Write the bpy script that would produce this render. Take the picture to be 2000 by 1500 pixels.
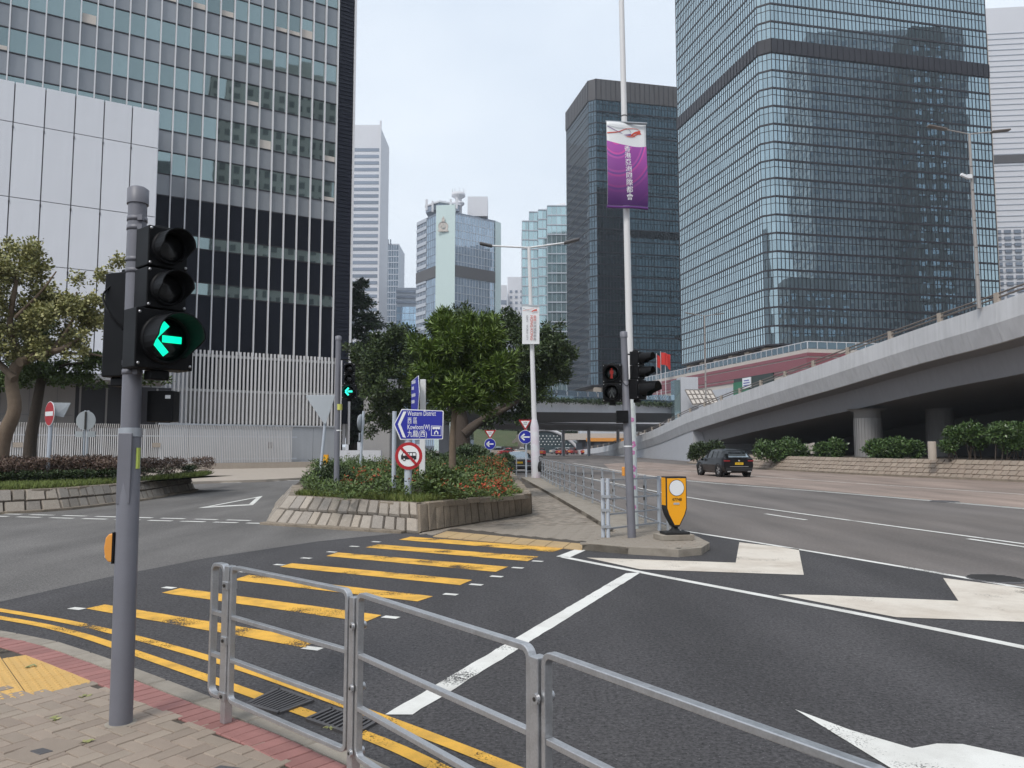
import bpy, bmesh, math, random
import numpy as np
from mathutils import Vector, Matrix
random.seed(11); rng = np.random.default_rng(11)
SC = bpy.context.scene
for o in list(bpy.data.objects): bpy.data.objects.remove(o)
C = SC.collection
R = math.radians

# ---------------------------------------------------------------- camera
F_PX = 1500.0; CX, CY = 1000.0, 750.0; CAM_H = 1.8; PITCH = math.atan(122.0/1500.0)
cam_d = bpy.data.cameras.new('camera'); cam = bpy.data.objects.new('camera', cam_d); C.objects.link(cam)
cam_d.sensor_fit = 'HORIZONTAL'; cam_d.sensor_width = 36.0; cam_d.lens = 27.0
cam_d.clip_start = 0.05; cam_d.clip_end = 6000.0
cam.location = (0, 0, CAM_H); cam.rotation_euler = (R(90)+PITCH, 0, 0)
SC.camera = cam
# ---------------------------------------------------------------- world, sun, exposure
SUN_EL, SUN_AZ = R(52), R(-150)        # azimuth from +Y towards +X
w = bpy.data.worlds.new('World'); SC.world = w; w.use_nodes = True
nt = w.node_tree; nt.nodes.clear()
def wn(t, **k):
    n = nt.nodes.new(t)
    for a, b in k.items(): setattr(n, a, b)
    return n
sky = wn('ShaderNodeTexSky', sky_type='NISHITA'); sky.sun_disc = False
sky.sun_elevation = SUN_EL; sky.sun_rotation = SUN_AZ; sky.air_density = 1.2; sky.dust_density = 4.0; sky.ozone_density = 1.5
# thin high overcast: the clear sky is veiled by an even cloud layer with soft billows
tc = wn('ShaderNodeTexCoord'); mp = wn('ShaderNodeMapping'); mp.inputs['Scale'].default_value = (1, 1, 2.2)
nz = wn('ShaderNodeTexNoise'); nz.inputs['Scale'].default_value = 1.6; nz.inputs['Detail'].default_value = 5; nz.inputs['Roughness'].default_value = .55
rp = wn('ShaderNodeValToRGB'); rp.color_ramp.elements[0].position = .25; rp.color_ramp.elements[1].position = .8
rp.color_ramp.elements[0].color = (6.1, 7.0, 8.2, 1); rp.color_ramp.elements[1].color = (8.9, 9.5, 10.1, 1)
mx = wn('ShaderNodeMix', data_type='RGBA'); mx.inputs[0].default_value = .86
bg = wn('ShaderNodeBackground'); bg.inputs[1].default_value = .09
out = wn('ShaderNodeOutputWorld')
L = nt.links.new
L(tc.outputs['Generated'], mp.inputs[0]); L(mp.outputs[0], nz.inputs[0]); L(nz.outputs[0], rp.inputs[0])
L(sky.outputs[0], mx.inputs[6]); L(rp.outputs[0], mx.inputs[7]); L(mx.outputs[2], bg.inputs[0]); L(bg.outputs[0], out.inputs[0])
sd = bpy.data.lights.new('sun', 'SUN'); sd.energy = 1.5; sd.angle = R(16); sd.color = (1, .965, .91)
sun = bpy.data.objects.new('sun', sd); C.objects.link(sun)
sv = Vector((math.sin(SUN_AZ)*math.cos(SUN_EL), math.cos(SUN_AZ)*math.cos(SUN_EL), math.sin(SUN_EL)))
sun.rotation_euler = (-sv).to_track_quat('-Z', 'Y').to_euler(); sun.location = (0, 0, 80)
SC.view_settings.view_transform = 'Standard'; SC.view_settings.look = 'None'
SC.view_settings.exposure = 0.48; SC.view_settings.gamma = 1.0; SC.view_settings.use_curve_mapping = False
SC.cycles.max_bounces = 6; SC.cycles.diffuse_bounces = 3; SC.cycles.glossy_bounces = 3; SC.cycles.transparent_max_bounces = 8
SC.cycles.caustics_reflective = False; SC.cycles.caustics_refractive = False

# ---------------------------------------------------------------- pixel -> place
_ct, _st = math.cos(PITCH), math.sin(PITCH)
def ray(x, y):
    a = (x-CX)/F_PX; b = (CY-y)/F_PX
    return Vector((a, _ct - b*_st, _st + b*_ct))
def G(x, y, z=0.0):                 # point of the level plane z seen at pixel (x, y)
    d = ray(x, y); t = (z-CAM_H)/d.z
    return Vector((d.x*t, d.y*t, z))
def D(x, y, Y):                     # point at distance Y along the ground seen at pixel
    d = ray(x, y); t = Y/d.y
    return Vector((d.x*t, Y, CAM_H + d.z*t))
def PX(p):                          # pixel column of a place
    p = Vector(p); q = p - Vector((0, 0, CAM_H)); return CX + F_PX*q.x/(q.y*_ct + q.z*_st)
def Zat(y, Y, x=1000): return D(x, y, Y).z

# ---------------------------------------------------------------- meshes
class MB:
    def __init__(s): s.v = []; s.f = []; s.m = []; s.s = []
    def add(s, vs, fs, mi=0, smooth=False):
        n = len(s.v); s.v += [tuple(p) for p in vs]
        for f in fs: s.f.append(tuple(n+i for i in f)); s.m.append(mi); s.s.append(smooth)
        return s
    def quad(s, a, b, c, d, mi=0): return s.add([a, b, c, d], [(0, 1, 2, 3)], mi)
    def box(s, c, size, mi=0, rz=0.0, mat=None):
        x, y, z = [k/2 for k in size]
        vs = [Vector((i*x, j*y, k*z)) for k in (-1, 1) for j in (-1, 1) for i in (-1, 1)]
        m = mat if mat else Matrix.Rotation(rz, 3, 'Z')
        c = Vector(c)
        vs = [m @ p + c for p in vs]
        return s.add(vs, [(0, 2, 3, 1), (4, 5, 7, 6), (0, 1, 5, 4), (2, 6, 7, 3), (0, 4, 6, 2), (1, 3, 7, 5)], mi)
    def bar(s, a, b, wd, hd, mi=0, up=(0, 0, 1)):     # square bar from a to b
        a, b = Vector(a), Vector(b); d = (b-a); ln = d.length; d.normalize()
        u = Vector(up)
        if abs(d.dot(u)) > .98: u = Vector((0, 1, 0))
        x = d.cross(u).normalized(); z = x.cross(d).normalized()
        m = Matrix((x, d, z)).transposed()
        return s.box((a+b)/2, (wd, ln, hd), mi, mat=m)
    def tube(s, a, b, r0, r1=None, n=12, mi=0, caps=True):
        return s.path([a, b], [r0, r0 if r1 is None else r1], n, mi, caps)
    def path(s, pts, rs, n=10, mi=0, caps=True):
        pts = [Vector(p) for p in pts]
        if not isinstance(rs, (list, tuple)): rs = [rs]*len(pts)
        rings = []; prev = None
        for i, p in enumerate(pts):
            d = (pts[min(i+1, len(pts)-1)] - pts[max(i-1, 0)]).normalized()
            u = prev if prev is not None else (Vector((1, 0, 0)) if abs(d.x) < .9 else Vector((0, 1, 0)))
            x = (u - d*u.dot(d)).normalized(); y = d.cross(x); prev = x
            rings.append([p + (x*math.cos(t) + y*math.sin(t))*rs[i] for t in [2*math.pi*k/n for k in range(n)]])
        vs = [q for r_ in rings for q in r_]; fs = []
        for i in range(len(pts)-1):
            for k in range(n):
                k2 = (k+1) % n
                fs.append((i*n+k, i*n+k2, (i+1)*n+k2, (i+1)*n+k))
        s.add(vs, fs, mi, True)
        if caps:
            s.add(rings[0], [tuple(range(n))[::-1]], mi); s.add(rings[-1], [tuple(range(n))], mi)
        return s
    def prism(s, poly, h, mi=0, z=None):              # poly: 3D points (counter-clockwise from outside), h: extrusion vector
        h = Vector(h); p = [Vector(q) for q in poly]; n = len(p)
        vs = p + [q+h for q in p]
        fs = [tuple(range(n))[::-1], tuple(range(n, 2*n))] + [(i, (i+1) % n, n+(i+1) % n, n+i) for i in range(n)]
        return s.add(vs, fs, mi)
    def lathe(s, prof, n=24, mi=0, c=(0, 0, 0), axis='Z', smooth=True):
        vs = []
        for r_, z in prof:
            for k in range(n):
                t = 2*math.pi*k/n
                p = (r_*math.cos(t), r_*math.sin(t), z)
                if axis == 'X': p = (p[2], p[0], p[1])
                if axis == 'Y': p = (p[0], p[2], p[1])
                vs.append((p[0]+c[0], p[1]+c[1], p[2]+c[2]))
        fs = [(i*n+k, i*n+(k+1) % n, (i+1)*n+(k+1) % n, (i+1)*n+k) for i in range(len(prof)-1) for k in range(n)]
        return s.add(vs, fs, mi, smooth)

def root_loc(p):
    v = Vector((0, 0, 0))
    while p is not None: v += Vector(p.location); p = p.parent
    return v
def obj(name, mb, mats, parent=None, world=False, bevel=0, recalc=False, loc=None, seg=2):
    me = bpy.data.meshes.new(name)
    vs = mb.v
    if world and parent is not None:
        o_ = root_loc(parent); vs = [(p[0]-o_.x, p[1]-o_.y, p[2]-o_.z) for p in vs]
    me.from_pydata(vs, [], mb.f)
    if not isinstance(mats, (list, tuple)): mats = [mats]
    for m in mats: me.materials.append(m)
    if len(mats) > 1: me.polygons.foreach_set('material_index', mb.m)
    me.polygons.foreach_set('use_smooth', mb.s)
    if recalc:
        bm = bmesh.new(); bm.from_mesh(me); bmesh.ops.recalc_face_normals(bm, faces=bm.faces); bm.to_mesh(me); bm.free()
    me.update()
    o = bpy.data.objects.new(name, me); C.objects.link(o)
    if parent is not None: o.parent = parent
    if loc is not None: o.location = loc
    if bevel:
        b = o.modifiers.new('bevel', 'BEVEL'); b.width = bevel; b.segments = seg; b.limit_method = 'ANGLE'; b.angle_limit = R(35)
    return o
def tag(o, label, cat, group=None, kind=None):
    if label: o['label'] = label
    if cat: o['category'] = cat
    if group: o['group'] = group
    if kind: o['kind'] = kind
    return o
def thing(name, label, cat, loc=(0, 0, 0), rotz=0.0, group=None):
    o = bpy.data.objects.new(name, None); C.objects.link(o); o.location = loc; o.rotation_euler = (0, 0, rotz)
    o.empty_display_size = .2
    return tag(o, label, cat, group)
def struct(name, mb, mats, parent=None, **k):
    o = obj(name, mb, mats, parent, **k)
    if parent is None: o['kind'] = 'structure'
    return o
def clone(o, parent=None, loc=None, rot=None):
    c = o.copy(); C.objects.link(c); c.parent = parent
    if loc is not None: c.location = loc
    if rot is not None: c.rotation_euler = rot
    for ch in o.children: clone(ch, c)
    return c
def sheet(pts, z=None):
    mb = MB(); p = [Vector(q) if z is None else Vector((q[0], q[1], z)) for q in pts]
    mb.add(p, [tuple(range(len(p)))]); return mb
def up_sheet(pts, z=None):
    p = [Vector(q) if z is None else Vector((q[0], q[1], z)) for q in pts]
    a = sum(p[i].x*p[(i+1) % len(p)].y - p[(i+1) % len(p)].x*p[i].y for i in range(len(p)))
    if a < 0: p = p[::-1]
    mb = MB(); mb.add(p, [tuple(range(len(p)))]); return mb
def slab(pts, z0, z1):
    p = [Vector((q[0], q[1], z0)) for q in pts]
    a = sum(p[i].x*p[(i+1) % len(p)].y - p[(i+1) % len(p)].x*p[i].y for i in range(len(p)))
    if a < 0: p = p[::-1]
    return MB().prism(p, (0, 0, z1-z0))
def smooth_line(pts, n=8):                            # Catmull-Rom through points
    P = [Vector(p) for p in pts]; P = [P[0]*2-P[1]] + P + [P[-1]*2-P[-2]]; out_ = []
    for i in range(1, len(P)-2):
        for k in range(n):
            t = k/n; a, b, c_, d = P[i-1], P[i], P[i+1], P[i+2]
            out_.append(.5*((2*b) + (c_-a)*t + (2*a-5*b+4*c_-d)*t*t + (3*b-a-3*c_+d)*t**3))
    out_.append(P[-2]); return out_
def offset_line(pts, d):                              # offset to the left of travel
    o_ = []
    for i, p in enumerate(pts):
        t = (pts[min(i+1, len(pts)-1)] - pts[max(i-1, 0)]); t.z = 0; t.normalize()
        o_.append(Vector((p.x - t.y*d, p.y + t.x*d, p.z)))
    return o_
def ribbon(pts, wd, z):                               # painted line of width wd along pts
    a = offset_line(pts, wd/2); b = offset_line(pts, -wd/2); mb = MB()
    vs = [Vector((p.x, p.y, z)) for p in b] + [Vector((p.x, p.y, z)) for p in a]; n = len(pts)
    mb.add(vs, [(i, i+1, n+i+1, n+i) for i in range(n-1)]); return mb
def text_mesh(body, size, mat, parent, loc, rot=(R(90), 0, 0), align='LEFT', name='lettering', extrude=.0012, sx=1.0, bold=0.0, vertical=False):
    cu = bpy.data.curves.new('t', 'FONT'); cu.body = body; cu.size = size; cu.extrude = extrude; cu.align_x = align; cu.offset = bold
    cu.resolution_u = 3
    if vertical: cu.space_line = .98
    t = bpy.data.objects.new('t', cu); C.objects.link(t)
    dg = bpy.context.evaluated_depsgraph_get()
    me = bpy.data.meshes.new_from_object(t.evaluated_get(dg)); me.name = name
    bpy.data.objects.remove(t); bpy.data.curves.remove(cu)
    me.materials.clear(); me.materials.append(mat)
    o = bpy.data.objects.new(name, me); C.objects.link(o); o.parent = parent; o.location = loc; o.rotation_euler = rot; o.scale = (sx, 1, 1)
    return o

# ---------------------------------------------------------------- materials
def mat(name, col, rough=.6, metal=0.0, var=.10, scale=5.0, bump=0.0, bscale=60.0, fine=.0, spec=.5, streak=0.0, obj_var=0.0,
        isl_var=0.0, coat=0.0, dirt=None, dirt_amt=0.0, dirt_scale=2.0, alpha=1.0, rvar=.08, hue=None):
    m = bpy.data.materials.new(name); m.use_nodes = True; t = m.node_tree; N = t.nodes; b = N['Principled BSDF']; l = t.links.new
    def nd(ty, **k):
        n = N.new(ty)
        for a, v in k.items(): setattr(n, a, v)
        return n
    co = nd('ShaderNodeTexCoord'); src = co.outputs['Object']
    n1 = nd('ShaderNodeTexNoise'); n1.inputs['Scale'].default_value = scale; n1.inputs['Detail'].default_value = 6; n1.inputs['Roughness'].default_value = .6
    l(src, n1.inputs['Vector'])
    val = nd('ShaderNodeMath', operation='MULTIPLY_ADD'); val.inputs[1].default_value = 2*var; val.inputs[2].default_value = 1-var
    l(n1.outputs[0], val.inputs[0]); v = val.outputs[0]
    def mul(v_, sock, amt):       # v *= 1 + amt*(2s-1)
        a = nd('ShaderNodeMath', operation='MULTIPLY_ADD'); a.inputs[1].default_value = 2*amt; a.inputs[2].default_value = 1-amt; l(sock, a.inputs[0])
        c = nd('ShaderNodeMath', operation='MULTIPLY'); l(v_, c.inputs[0]); l(a.outputs[0], c.inputs[1]); return c.outputs[0]
    if fine:
        n2 = nd('ShaderNodeTexNoise'); n2.inputs['Scale'].default_value = bscale*2.2; n2.inputs['Detail'].default_value = 2; l(src, n2.inputs['Vector'])
        v = mul(v, n2.outputs[0], fine)
    if streak:
        mpn = nd('ShaderNodeMapping'); mpn.inputs['Scale'].default_value = (1.6, 1.6, .09); l(src, mpn.inputs[0])
        n3 = nd('ShaderNodeTexNoise'); n3.inputs['Scale'].default_value = 2.2; n3.inputs['Detail'].default_value = 5; l(mpn.outputs[0], n3.inputs['Vector'])
        v = mul(v, n3.outputs[0], streak)
    if obj_var:
        oi = nd('ShaderNodeObjectInfo'); v = mul(v, oi.outputs['Random'], obj_var)
    if isl_var:
        gi = nd('ShaderNodeNewGeometry'); v = mul(v, gi.outputs['Random Per Island'], isl_var)
    rgb = nd('ShaderNodeRGB'); rgb.outputs[0].default_value = (*col, 1); cs = rgb.outputs[0]
    if hue is not None:           # second colour picked per island / object
        src_r = (nd('ShaderNodeNewGeometry').outputs['Random Per Island'] if isl_var else nd('ShaderNodeObjectInfo').outputs['Random'])
        wv = nd('ShaderNodeTexWhiteNoise', noise_dimensions='1D'); l(src_r, wv.inputs['W'])
        mh = nd('ShaderNodeMix', data_type='RGBA'); l(wv.outputs[0], mh.inputs[0]); l(cs, mh.inputs[6]); mh.inputs[7].default_value = (*hue, 1); cs = mh.outputs[2]
    if dirt is not None:
        n4 = nd('ShaderNodeTexNoise'); n4.inputs['Scale'].default_value = dirt_scale; n4.inputs['Detail'].default_value = 8; n4.inputs['Roughness'].default_value = .65; l(src, n4.inputs['Vector'])
        rr = nd('ShaderNodeValToRGB'); rr.color_ramp.elements[0].position = .45; rr.color_ramp.elements[1].position = .72; l(n4.outputs[0], rr.inputs[0])
        am = nd('ShaderNodeMath', operation='MULTIPLY'); am.inputs[1].default_value = dirt_amt; l(rr.outputs[0], am.inputs[0])
        md = nd('ShaderNodeMix', data_type='RGBA'); l(am.outputs[0], md.inputs[0]); l(cs, md.inputs[6]); md.inputs[7].default_value = (*dirt, 1); cs = md.outputs[2]
    hs = nd('ShaderNodeHueSaturation'); l(cs, hs.inputs['Color']); l(v, hs.inputs['Value'])
    l(hs.outputs[0], b.inputs['Base Color'])
    rm = nd('ShaderNodeMath', operation='MULTIPLY_ADD'); rm.inputs[1].default_value = 2*rvar; rm.inputs[2].default_value = rough-rvar; rm.use_clamp = True
    l(n1.outputs[0], rm.inputs[0]); l(rm.outputs[0], b.inputs['Roughness'])
    b.inputs['Metallic'].default_value = metal; b.inputs['Specular IOR Level'].default_value = spec
    b.inputs['Coat Weight'].default_value = coat; b.inputs['Coat Roughness'].default_value = .05
    b.inputs['Alpha'].default_value = alpha
    if bump:
        n5 = nd('ShaderNodeTexNoise'); n5.inputs['Scale'].default_value = bscale; n5.inputs['Detail'].default_value = 4; l(src, n5.inputs['Vector'])
        bp = nd('ShaderNodeBump'); bp.inputs['Strength'].default_value = min(1, bump*8); bp.inputs['Distance'].default_value = bump*.05; l(n5.outputs[0], bp.inputs['Height']); l(bp.outputs[0], b.inputs['Normal'])
    return m
def emit(name, col, s):
    m = bpy.data.materials.new(name); m.use_nodes = True; b = m.node_tree.nodes['Principled BSDF']
    b.inputs['Base Color'].default_value = (*[c*.3 for c in col], 1); b.inputs['Emission Color'].default_value = (*col, 1); b.inputs['Emission Strength'].default_value = s
    return m
def mirror_glass(name, col, metal=.9, rough=.02, wav=.02, wscale=.5, var=.12, spec=.5, ov=0):
    m = mat(name, col, rough, metal, var=.04, scale=.15, isl_var=0 if ov else var, obj_var=ov, rvar=.0, spec=spec)
    t = m.node_tree; N = t.nodes; b = N['Principled BSDF']
    co = N.new('ShaderNodeTexCoord'); mpn = N.new('ShaderNodeMapping'); mpn.inputs['Scale'].default_value = (1, 1, .55); t.links.new(co.outputs['Object'], mpn.inputs[0])
    n = N.new('ShaderNodeTexNoise'); n.inputs['Scale'].default_value = wscale; n.inputs['Detail'].default_value = 1.5; t.links.new(mpn.outputs[0], n.inputs['Vector'])
    bp = N.new('ShaderNodeBump'); bp.inputs['Strength'].default_value = 1; bp.inputs['Distance'].default_value = wav
    t.links.new(n.outputs[0], bp.inputs['Height']); t.links.new(bp.outputs[0], b.inputs['Normal'])
    return m

M = {}
def asphalt(name, col, grain=.5, gscale=42.0, patch=(.5, .5, .5), pamt=.4, pscale=.3, fleck=.10):
    m = mat(name, col, .85, var=.12, scale=.45, bump=.10, bscale=gscale, dirt=patch, dirt_amt=pamt, dirt_scale=pscale, spec=.35)
    t = m.node_tree; N = t.nodes; l = t.links.new; b = N['Principled BSDF']; src = b.inputs['Base Color'].links[0].from_socket
    co = N.new('ShaderNodeTexCoord')
    n = N.new('ShaderNodeTexNoise'); n.inputs['Scale'].default_value = gscale; n.inputs['Detail'].default_value = 5; n.inputs['Roughness'].default_value = .85; l(co.outputs['Object'], n.inputs['Vector'])
    r = N.new('ShaderNodeMapRange'); r.inputs[1].default_value = .32; r.inputs[2].default_value = .68; r.inputs[3].default_value = 1-grain; r.inputs[4].default_value = 1+grain; l(n.outputs[0], r.inputs[0])
    st = N.new('ShaderNodeMapping'); st.inputs['Scale'].default_value = (.9, .16, 1); st.inputs['Rotation'].default_value = (0, 0, R(14)); l(co.outputs['Object'], st.inputs[0])
    n2 = N.new('ShaderNodeTexNoise'); n2.inputs['Scale'].default_value = .9; n2.inputs['Detail'].default_value = 5; l(st.outputs[0], n2.inputs['Vector'])
    r2 = N.new('ShaderNodeMapRange'); r2.inputs[1].default_value = .3; r2.inputs[2].default_value = .7; r2.inputs[3].default_value = .74; r2.inputs[4].default_value = 1.24; l(n2.outputs[0], r2.inputs[0])
    mu = N.new('ShaderNodeMath'); mu.operation = 'MULTIPLY'; l(r.outputs[0], mu.inputs[0]); l(r2.outputs[0], mu.inputs[1])
    hs = N.new('ShaderNodeHueSaturation'); l(src, hs.inputs['Color']); l(mu.outputs[0], hs.inputs['Value'])
    vo = N.new('ShaderNodeTexVoronoi'); vo.inputs['Scale'].default_value = 24; l(co.outputs['Object'], vo.inputs['Vector'])
    lt = N.new('ShaderNodeMath'); lt.operation = 'LESS_THAN'; lt.inputs[1].default_value = fleck; l(vo.outputs['Distance'], lt.inputs[0])
    mx_ = N.new('ShaderNodeMix'); mx_.data_type = 'RGBA'; l(lt.outputs[0], mx_.inputs[0]); l(hs.outputs[0], mx_.inputs[6]); mx_.inputs[7].default_value = (*[min(1, c*3.2+.03) for c in col], 1)
    l(mx_.outputs[2], b.inputs['Base Color']); return m
M['asphalt_new'] = asphalt('asphalt_new', (.058, .055, .057), .85, 34, (.088, .083, .082), .4, .3, .085)
M['asphalt_old'] = asphalt('asphalt_old', (.145, .137, .13), .6, 32, (.095, .088, .085), .6, .2, .10)
M['asphalt_far'] = asphalt('asphalt_far', (.15, .134, .125), .3, 20, (.175, .145, .125), .5, .06, .06)
M['asphalt_brown'] = asphalt('asphalt_brown', (.29, .225, .19), .25, 20, (.17, .15, .135), .5, .15, .05)
M['ground'] = mat('ground_concrete', (.17, .165, .16), .9, var=.15, scale=.05, fine=.2, bscale=20)
M['paint_yellow'] = mat('paint_yellow', (.78, .43, .06), .7, var=.06, scale=3, fine=.15, bscale=50, dirt=(.22, .13, .04), dirt_amt=.55, dirt_scale=3.5)
M['paint_white'] = mat('paint_white', (.74, .73, .69), .7, var=.06, scale=2, fine=.12, bscale=60, dirt=(.36, .33, .29), dirt_amt=.5, dirt_scale=1.6)
M['paint_cream'] = mat('paint_cream', (.66, .60, .52), .75, var=.08, scale=1.5, fine=.12, bscale=40, dirt=(.33, .25, .18), dirt_amt=.6, dirt_scale=.9)
def wear(m, lo, hi, sc=1.2, fs=70.0):        # paint worn through to the asphalt in scuffed patches
    t = m.node_tree; N = t.nodes; l = t.links.new; co = N.new('ShaderNodeTexCoord')
    n1 = N.new('ShaderNodeTexNoise'); n1.inputs['Scale'].default_value = sc; n1.inputs['Detail'].default_value = 4; n2 = N.new('ShaderNodeTexNoise'); n2.inputs['Scale'].default_value = fs; n2.inputs['Detail'].default_value = 3
    l(co.outputs['Object'], n1.inputs['Vector']); l(co.outputs['Object'], n2.inputs['Vector'])
    ad = N.new('ShaderNodeMath'); ad.operation = 'MULTIPLY_ADD'; ad.inputs[1].default_value = .55; l(n2.outputs[0], ad.inputs[0]); l(n1.outputs[0], ad.inputs[2])
    r = N.new('ShaderNodeMapRange'); r.inputs[1].default_value = lo; r.inputs[2].default_value = hi; r.inputs[3].default_value = 1; r.inputs[4].default_value = 0; l(ad.outputs[0], r.inputs[0]); l(r.outputs[0], N['Principled BSDF'].inputs['Alpha'])
wear(M['paint_yellow'], .86, .95, 1.6); wear(M['paint_white'], .90, .99, 1.1); wear(M['paint_cream'], .90, 1.0, 1.0)
M['paver'] = mat('paver_tan', (.30, .245, .195), .85, var=.14, scale=9, bump=.05, bscale=120, fine=.3, obj_var=.10, hue=(.285, .225, .18))
M['paver_far'] = mat('paver_far', (.27, .235, .195), .85, var=.14, scale=6, bump=.03, bscale=80, isl_var=.25, hue=(.22, .185, .15))
M['paver_red'] = mat('paver_red', (.30, .14, .125), .85, var=.15, scale=9, bump=.05, bscale=120, fine=.25, obj_var=.12)
M['grout'] = mat('grout', (.075, .062, .05), .95, var=.3, scale=14, fine=.3)
M['kerb'] = mat('kerb_concrete', (.30, .265, .22), .85, var=.16, scale=7, bump=.06, bscale=90, fine=.25, obj_var=.1, dirt=(.14, .115, .09), dirt_amt=.6, dirt_scale=4)
M['tactile'] = mat('tactile_yellow', (.60, .37, .12), .8, var=.10, scale=6, fine=.2, obj_var=.05, dirt=(.42, .27, .12), dirt_amt=.5, dirt_scale=3)
M['tactile_far'] = mat('tactile_far', (.46, .32, .16), .85, var=.16, scale=3, fine=.25, dirt=(.28, .21, .13), dirt_amt=.7, dirt_scale=1.5)
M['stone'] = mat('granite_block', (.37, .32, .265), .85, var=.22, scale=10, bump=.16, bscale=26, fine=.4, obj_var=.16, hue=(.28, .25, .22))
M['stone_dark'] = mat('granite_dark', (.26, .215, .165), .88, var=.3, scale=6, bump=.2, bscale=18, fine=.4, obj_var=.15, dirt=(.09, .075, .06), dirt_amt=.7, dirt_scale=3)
M['mortar'] = mat('mortar', (.085, .068, .054), .95, var=.3, scale=8, bump=.1, bscale=30)
M['soil'] = mat('soil', (.06, .045, .032), .95, var=.4, scale=4, bump=.2, bscale=15)
M['pole_grey'] = mat('pole_grey_paint', (.17, .17, .195), .45, var=.06, scale=4, fine=.06, dirt=(.10, .10, .11), dirt_amt=.25, dirt_scale=3)
M['pole_light'] = mat('pole_pale_grey', (.46, .50, .56), .5, var=.06, scale=4, streak=.08)
M['pole_white'] = mat('pole_white_paint', (.72, .71, .71), .45, var=.04, scale=2, streak=.08)
M['lamp_metal'] = mat('lamp_metal', (.36, .33, .31), .5, metal=.3, var=.1, scale=3, streak=.1)
M['steel'] = mat('galvanised_steel', (.52, .52, .53), .40, metal=.8, var=.16, scale=16, fine=.18, bscale=50, rvar=.14, streak=.06)
M['steel_far'] = mat('galvanised_rail', (.40, .42, .45), .5, metal=.5, var=.1, scale=6)
M['bolt'] = mat('bolt_dark', (.08, .075, .07), .5, metal=.8)
M['black'] = mat('signal_black', (.006, .006, .007), .5, var=.2, scale=5, dirt=(.013, .013, .014), dirt_amt=.6, dirt_scale=6, spec=.16)
M['black_in'] = mat('visor_inside', (.004, .004, .005), .7)
M['rubber'] = mat('rubber', (.015, .015, .016), .8)
M['lens_off'] = mat('lens_off', (.014, .014, .015), .25, rvar=.0)
M['lens_green'] = mat('lens_dark', (.004, .012, .010), .2, rvar=.0)
M['led_green'] = emit('led_green', (.0, .78, .42), 1.15)
M['led_cyan'] = emit('led_cyan', (.03, .95, .66), 1.25)
M['led_green_dim'] = emit('led_green_dim', (.0, .35, .22), .35)
M['led_red'] = emit('led_red', (.75, .04, .025), .16)
M['man_grey'] = mat('man_grey', (.13, .14, .14), .5)
M['orange'] = mat('orange_plastic', (.78, .33, .06), .45, var=.05, dirt=(.45, .2, .05), dirt_amt=.3, dirt_scale=8)
M['amber'] = mat('amber_panel', (.92, .40, .012), .4, var=.04, scale=2)
M['yellow_post'] = mat('yellow_post', (.9, .42, .01), .5)
M['sign_blue'] = mat('sign_blue', (.016, .022, .33), .4, var=.03)
M['sign_white'] = mat('sign_white', (.80, .81, .82), .4, var=.02)
M['sign_back'] = mat('sign_back', (.42, .45, .48), .5, var=.08, scale=3)
M['sign_red'] = mat('sign_red', (.42, .012, .02), .4, var=.04)
M['ink'] = mat('ink_black', (.012, .012, .013), .5)
M['white_panel'] = mat('white_panel', (.68, .69, .73), .45, var=.03, scale=.6, streak=.04, obj_var=.03)
M['seam'] = mat('panel_seam', (.23, .22, .235), .7)
M['conc'] = mat('concrete_pale', (.50, .51, .54), .75, var=.06, scale=.6, streak=.08, fine=.05)
M['conc_stain'] = mat('concrete_parapet', (.60, .605, .62), .75, var=.04, scale=.5, streak=.2, fine=.05, dirt=(.36, .36, .37), dirt_amt=.35, dirt_scale=.5)
M['conc_dark'] = mat('concrete_soffit', (.27, .27, .285), .85, var=.1, scale=.4, streak=.1)  # darker concrete copy; shade of soffits and girders put into the colour
M['conc_shade'] = mat('concrete_under_shade', (.16, .16, .165), .9, var=.1, scale=.4)  # darkest concrete copy: the shade below the decks is painted in
M['conc_tan'] = mat('concrete_tan', (.40, .345, .29), .85, var=.1, scale=1.0, streak=.1)
M['rail_brown'] = mat('rail_brown', (.19, .16, .14), .55, metal=.3, var=.1)
M['louvre'] = mat('louvre_black', (.008, .010, .021), .6, var=.15, scale=3, spec=.25)
M['spandrel'] = mat('spandrel_grey', (.25, .265, .285), .22, metal=.25, var=.08, scale=.5, obj_var=.12, rvar=.03)
M['fin'] = mat('fin_white', (.66, .655, .67), .45, var=.04, scale=1)
M['slat'] = mat('slat_white', (.62, .61, .61), .5, var=.06, scale=1.2, obj_var=.05)
M['grey_wall'] = mat('grey_wall', (.30, .29, .285), .8, var=.08, scale=.5, streak=.08)
M['hoard'] = mat('hoarding_grey', (.38, .40, .43), .55, var=.08, scale=.7, streak=.12)
M['tile_dark'] = mat('tile_dark', (.085, .08, .082), .5, var=.15, scale=1)
M['maroon'] = mat('maroon_tile', (.25, .075, .09), .5, var=.08, scale=.5, streak=.06)
M['cream'] = mat('cream_render', (.55, .50, .45), .7, var=.08, scale=.4, streak=.08)
M['bark'] = mat('bark', (.07, .052, .04), .9, var=.3, scale=7, bump=.25, bscale=22, fine=.2)
M['bark_pale'] = mat('bark_pale', (.17, .125, .088), .9, var=.3, scale=8, bump=.2, bscale=24)
M['glass_teal'] = mirror_glass('glass_teal', (.50, .62, .66), .92, .015, .005, .3, .08)
M['glass_teal_dim'] = mirror_glass('glass_teal_dim', (.34, .435, .47), .92, .015, .006, .3, .10)  # darker copy for the right face, its dimmer reflection put into the tint
M['glass_dark'] = mirror_glass('glass_dark', (.125, .168, .195), .88, .02, .006, .3, .15)
M['glass_black'] = mat('frame_black', (.02, .018, .024), .4, var=.1, scale=.3)
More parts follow.
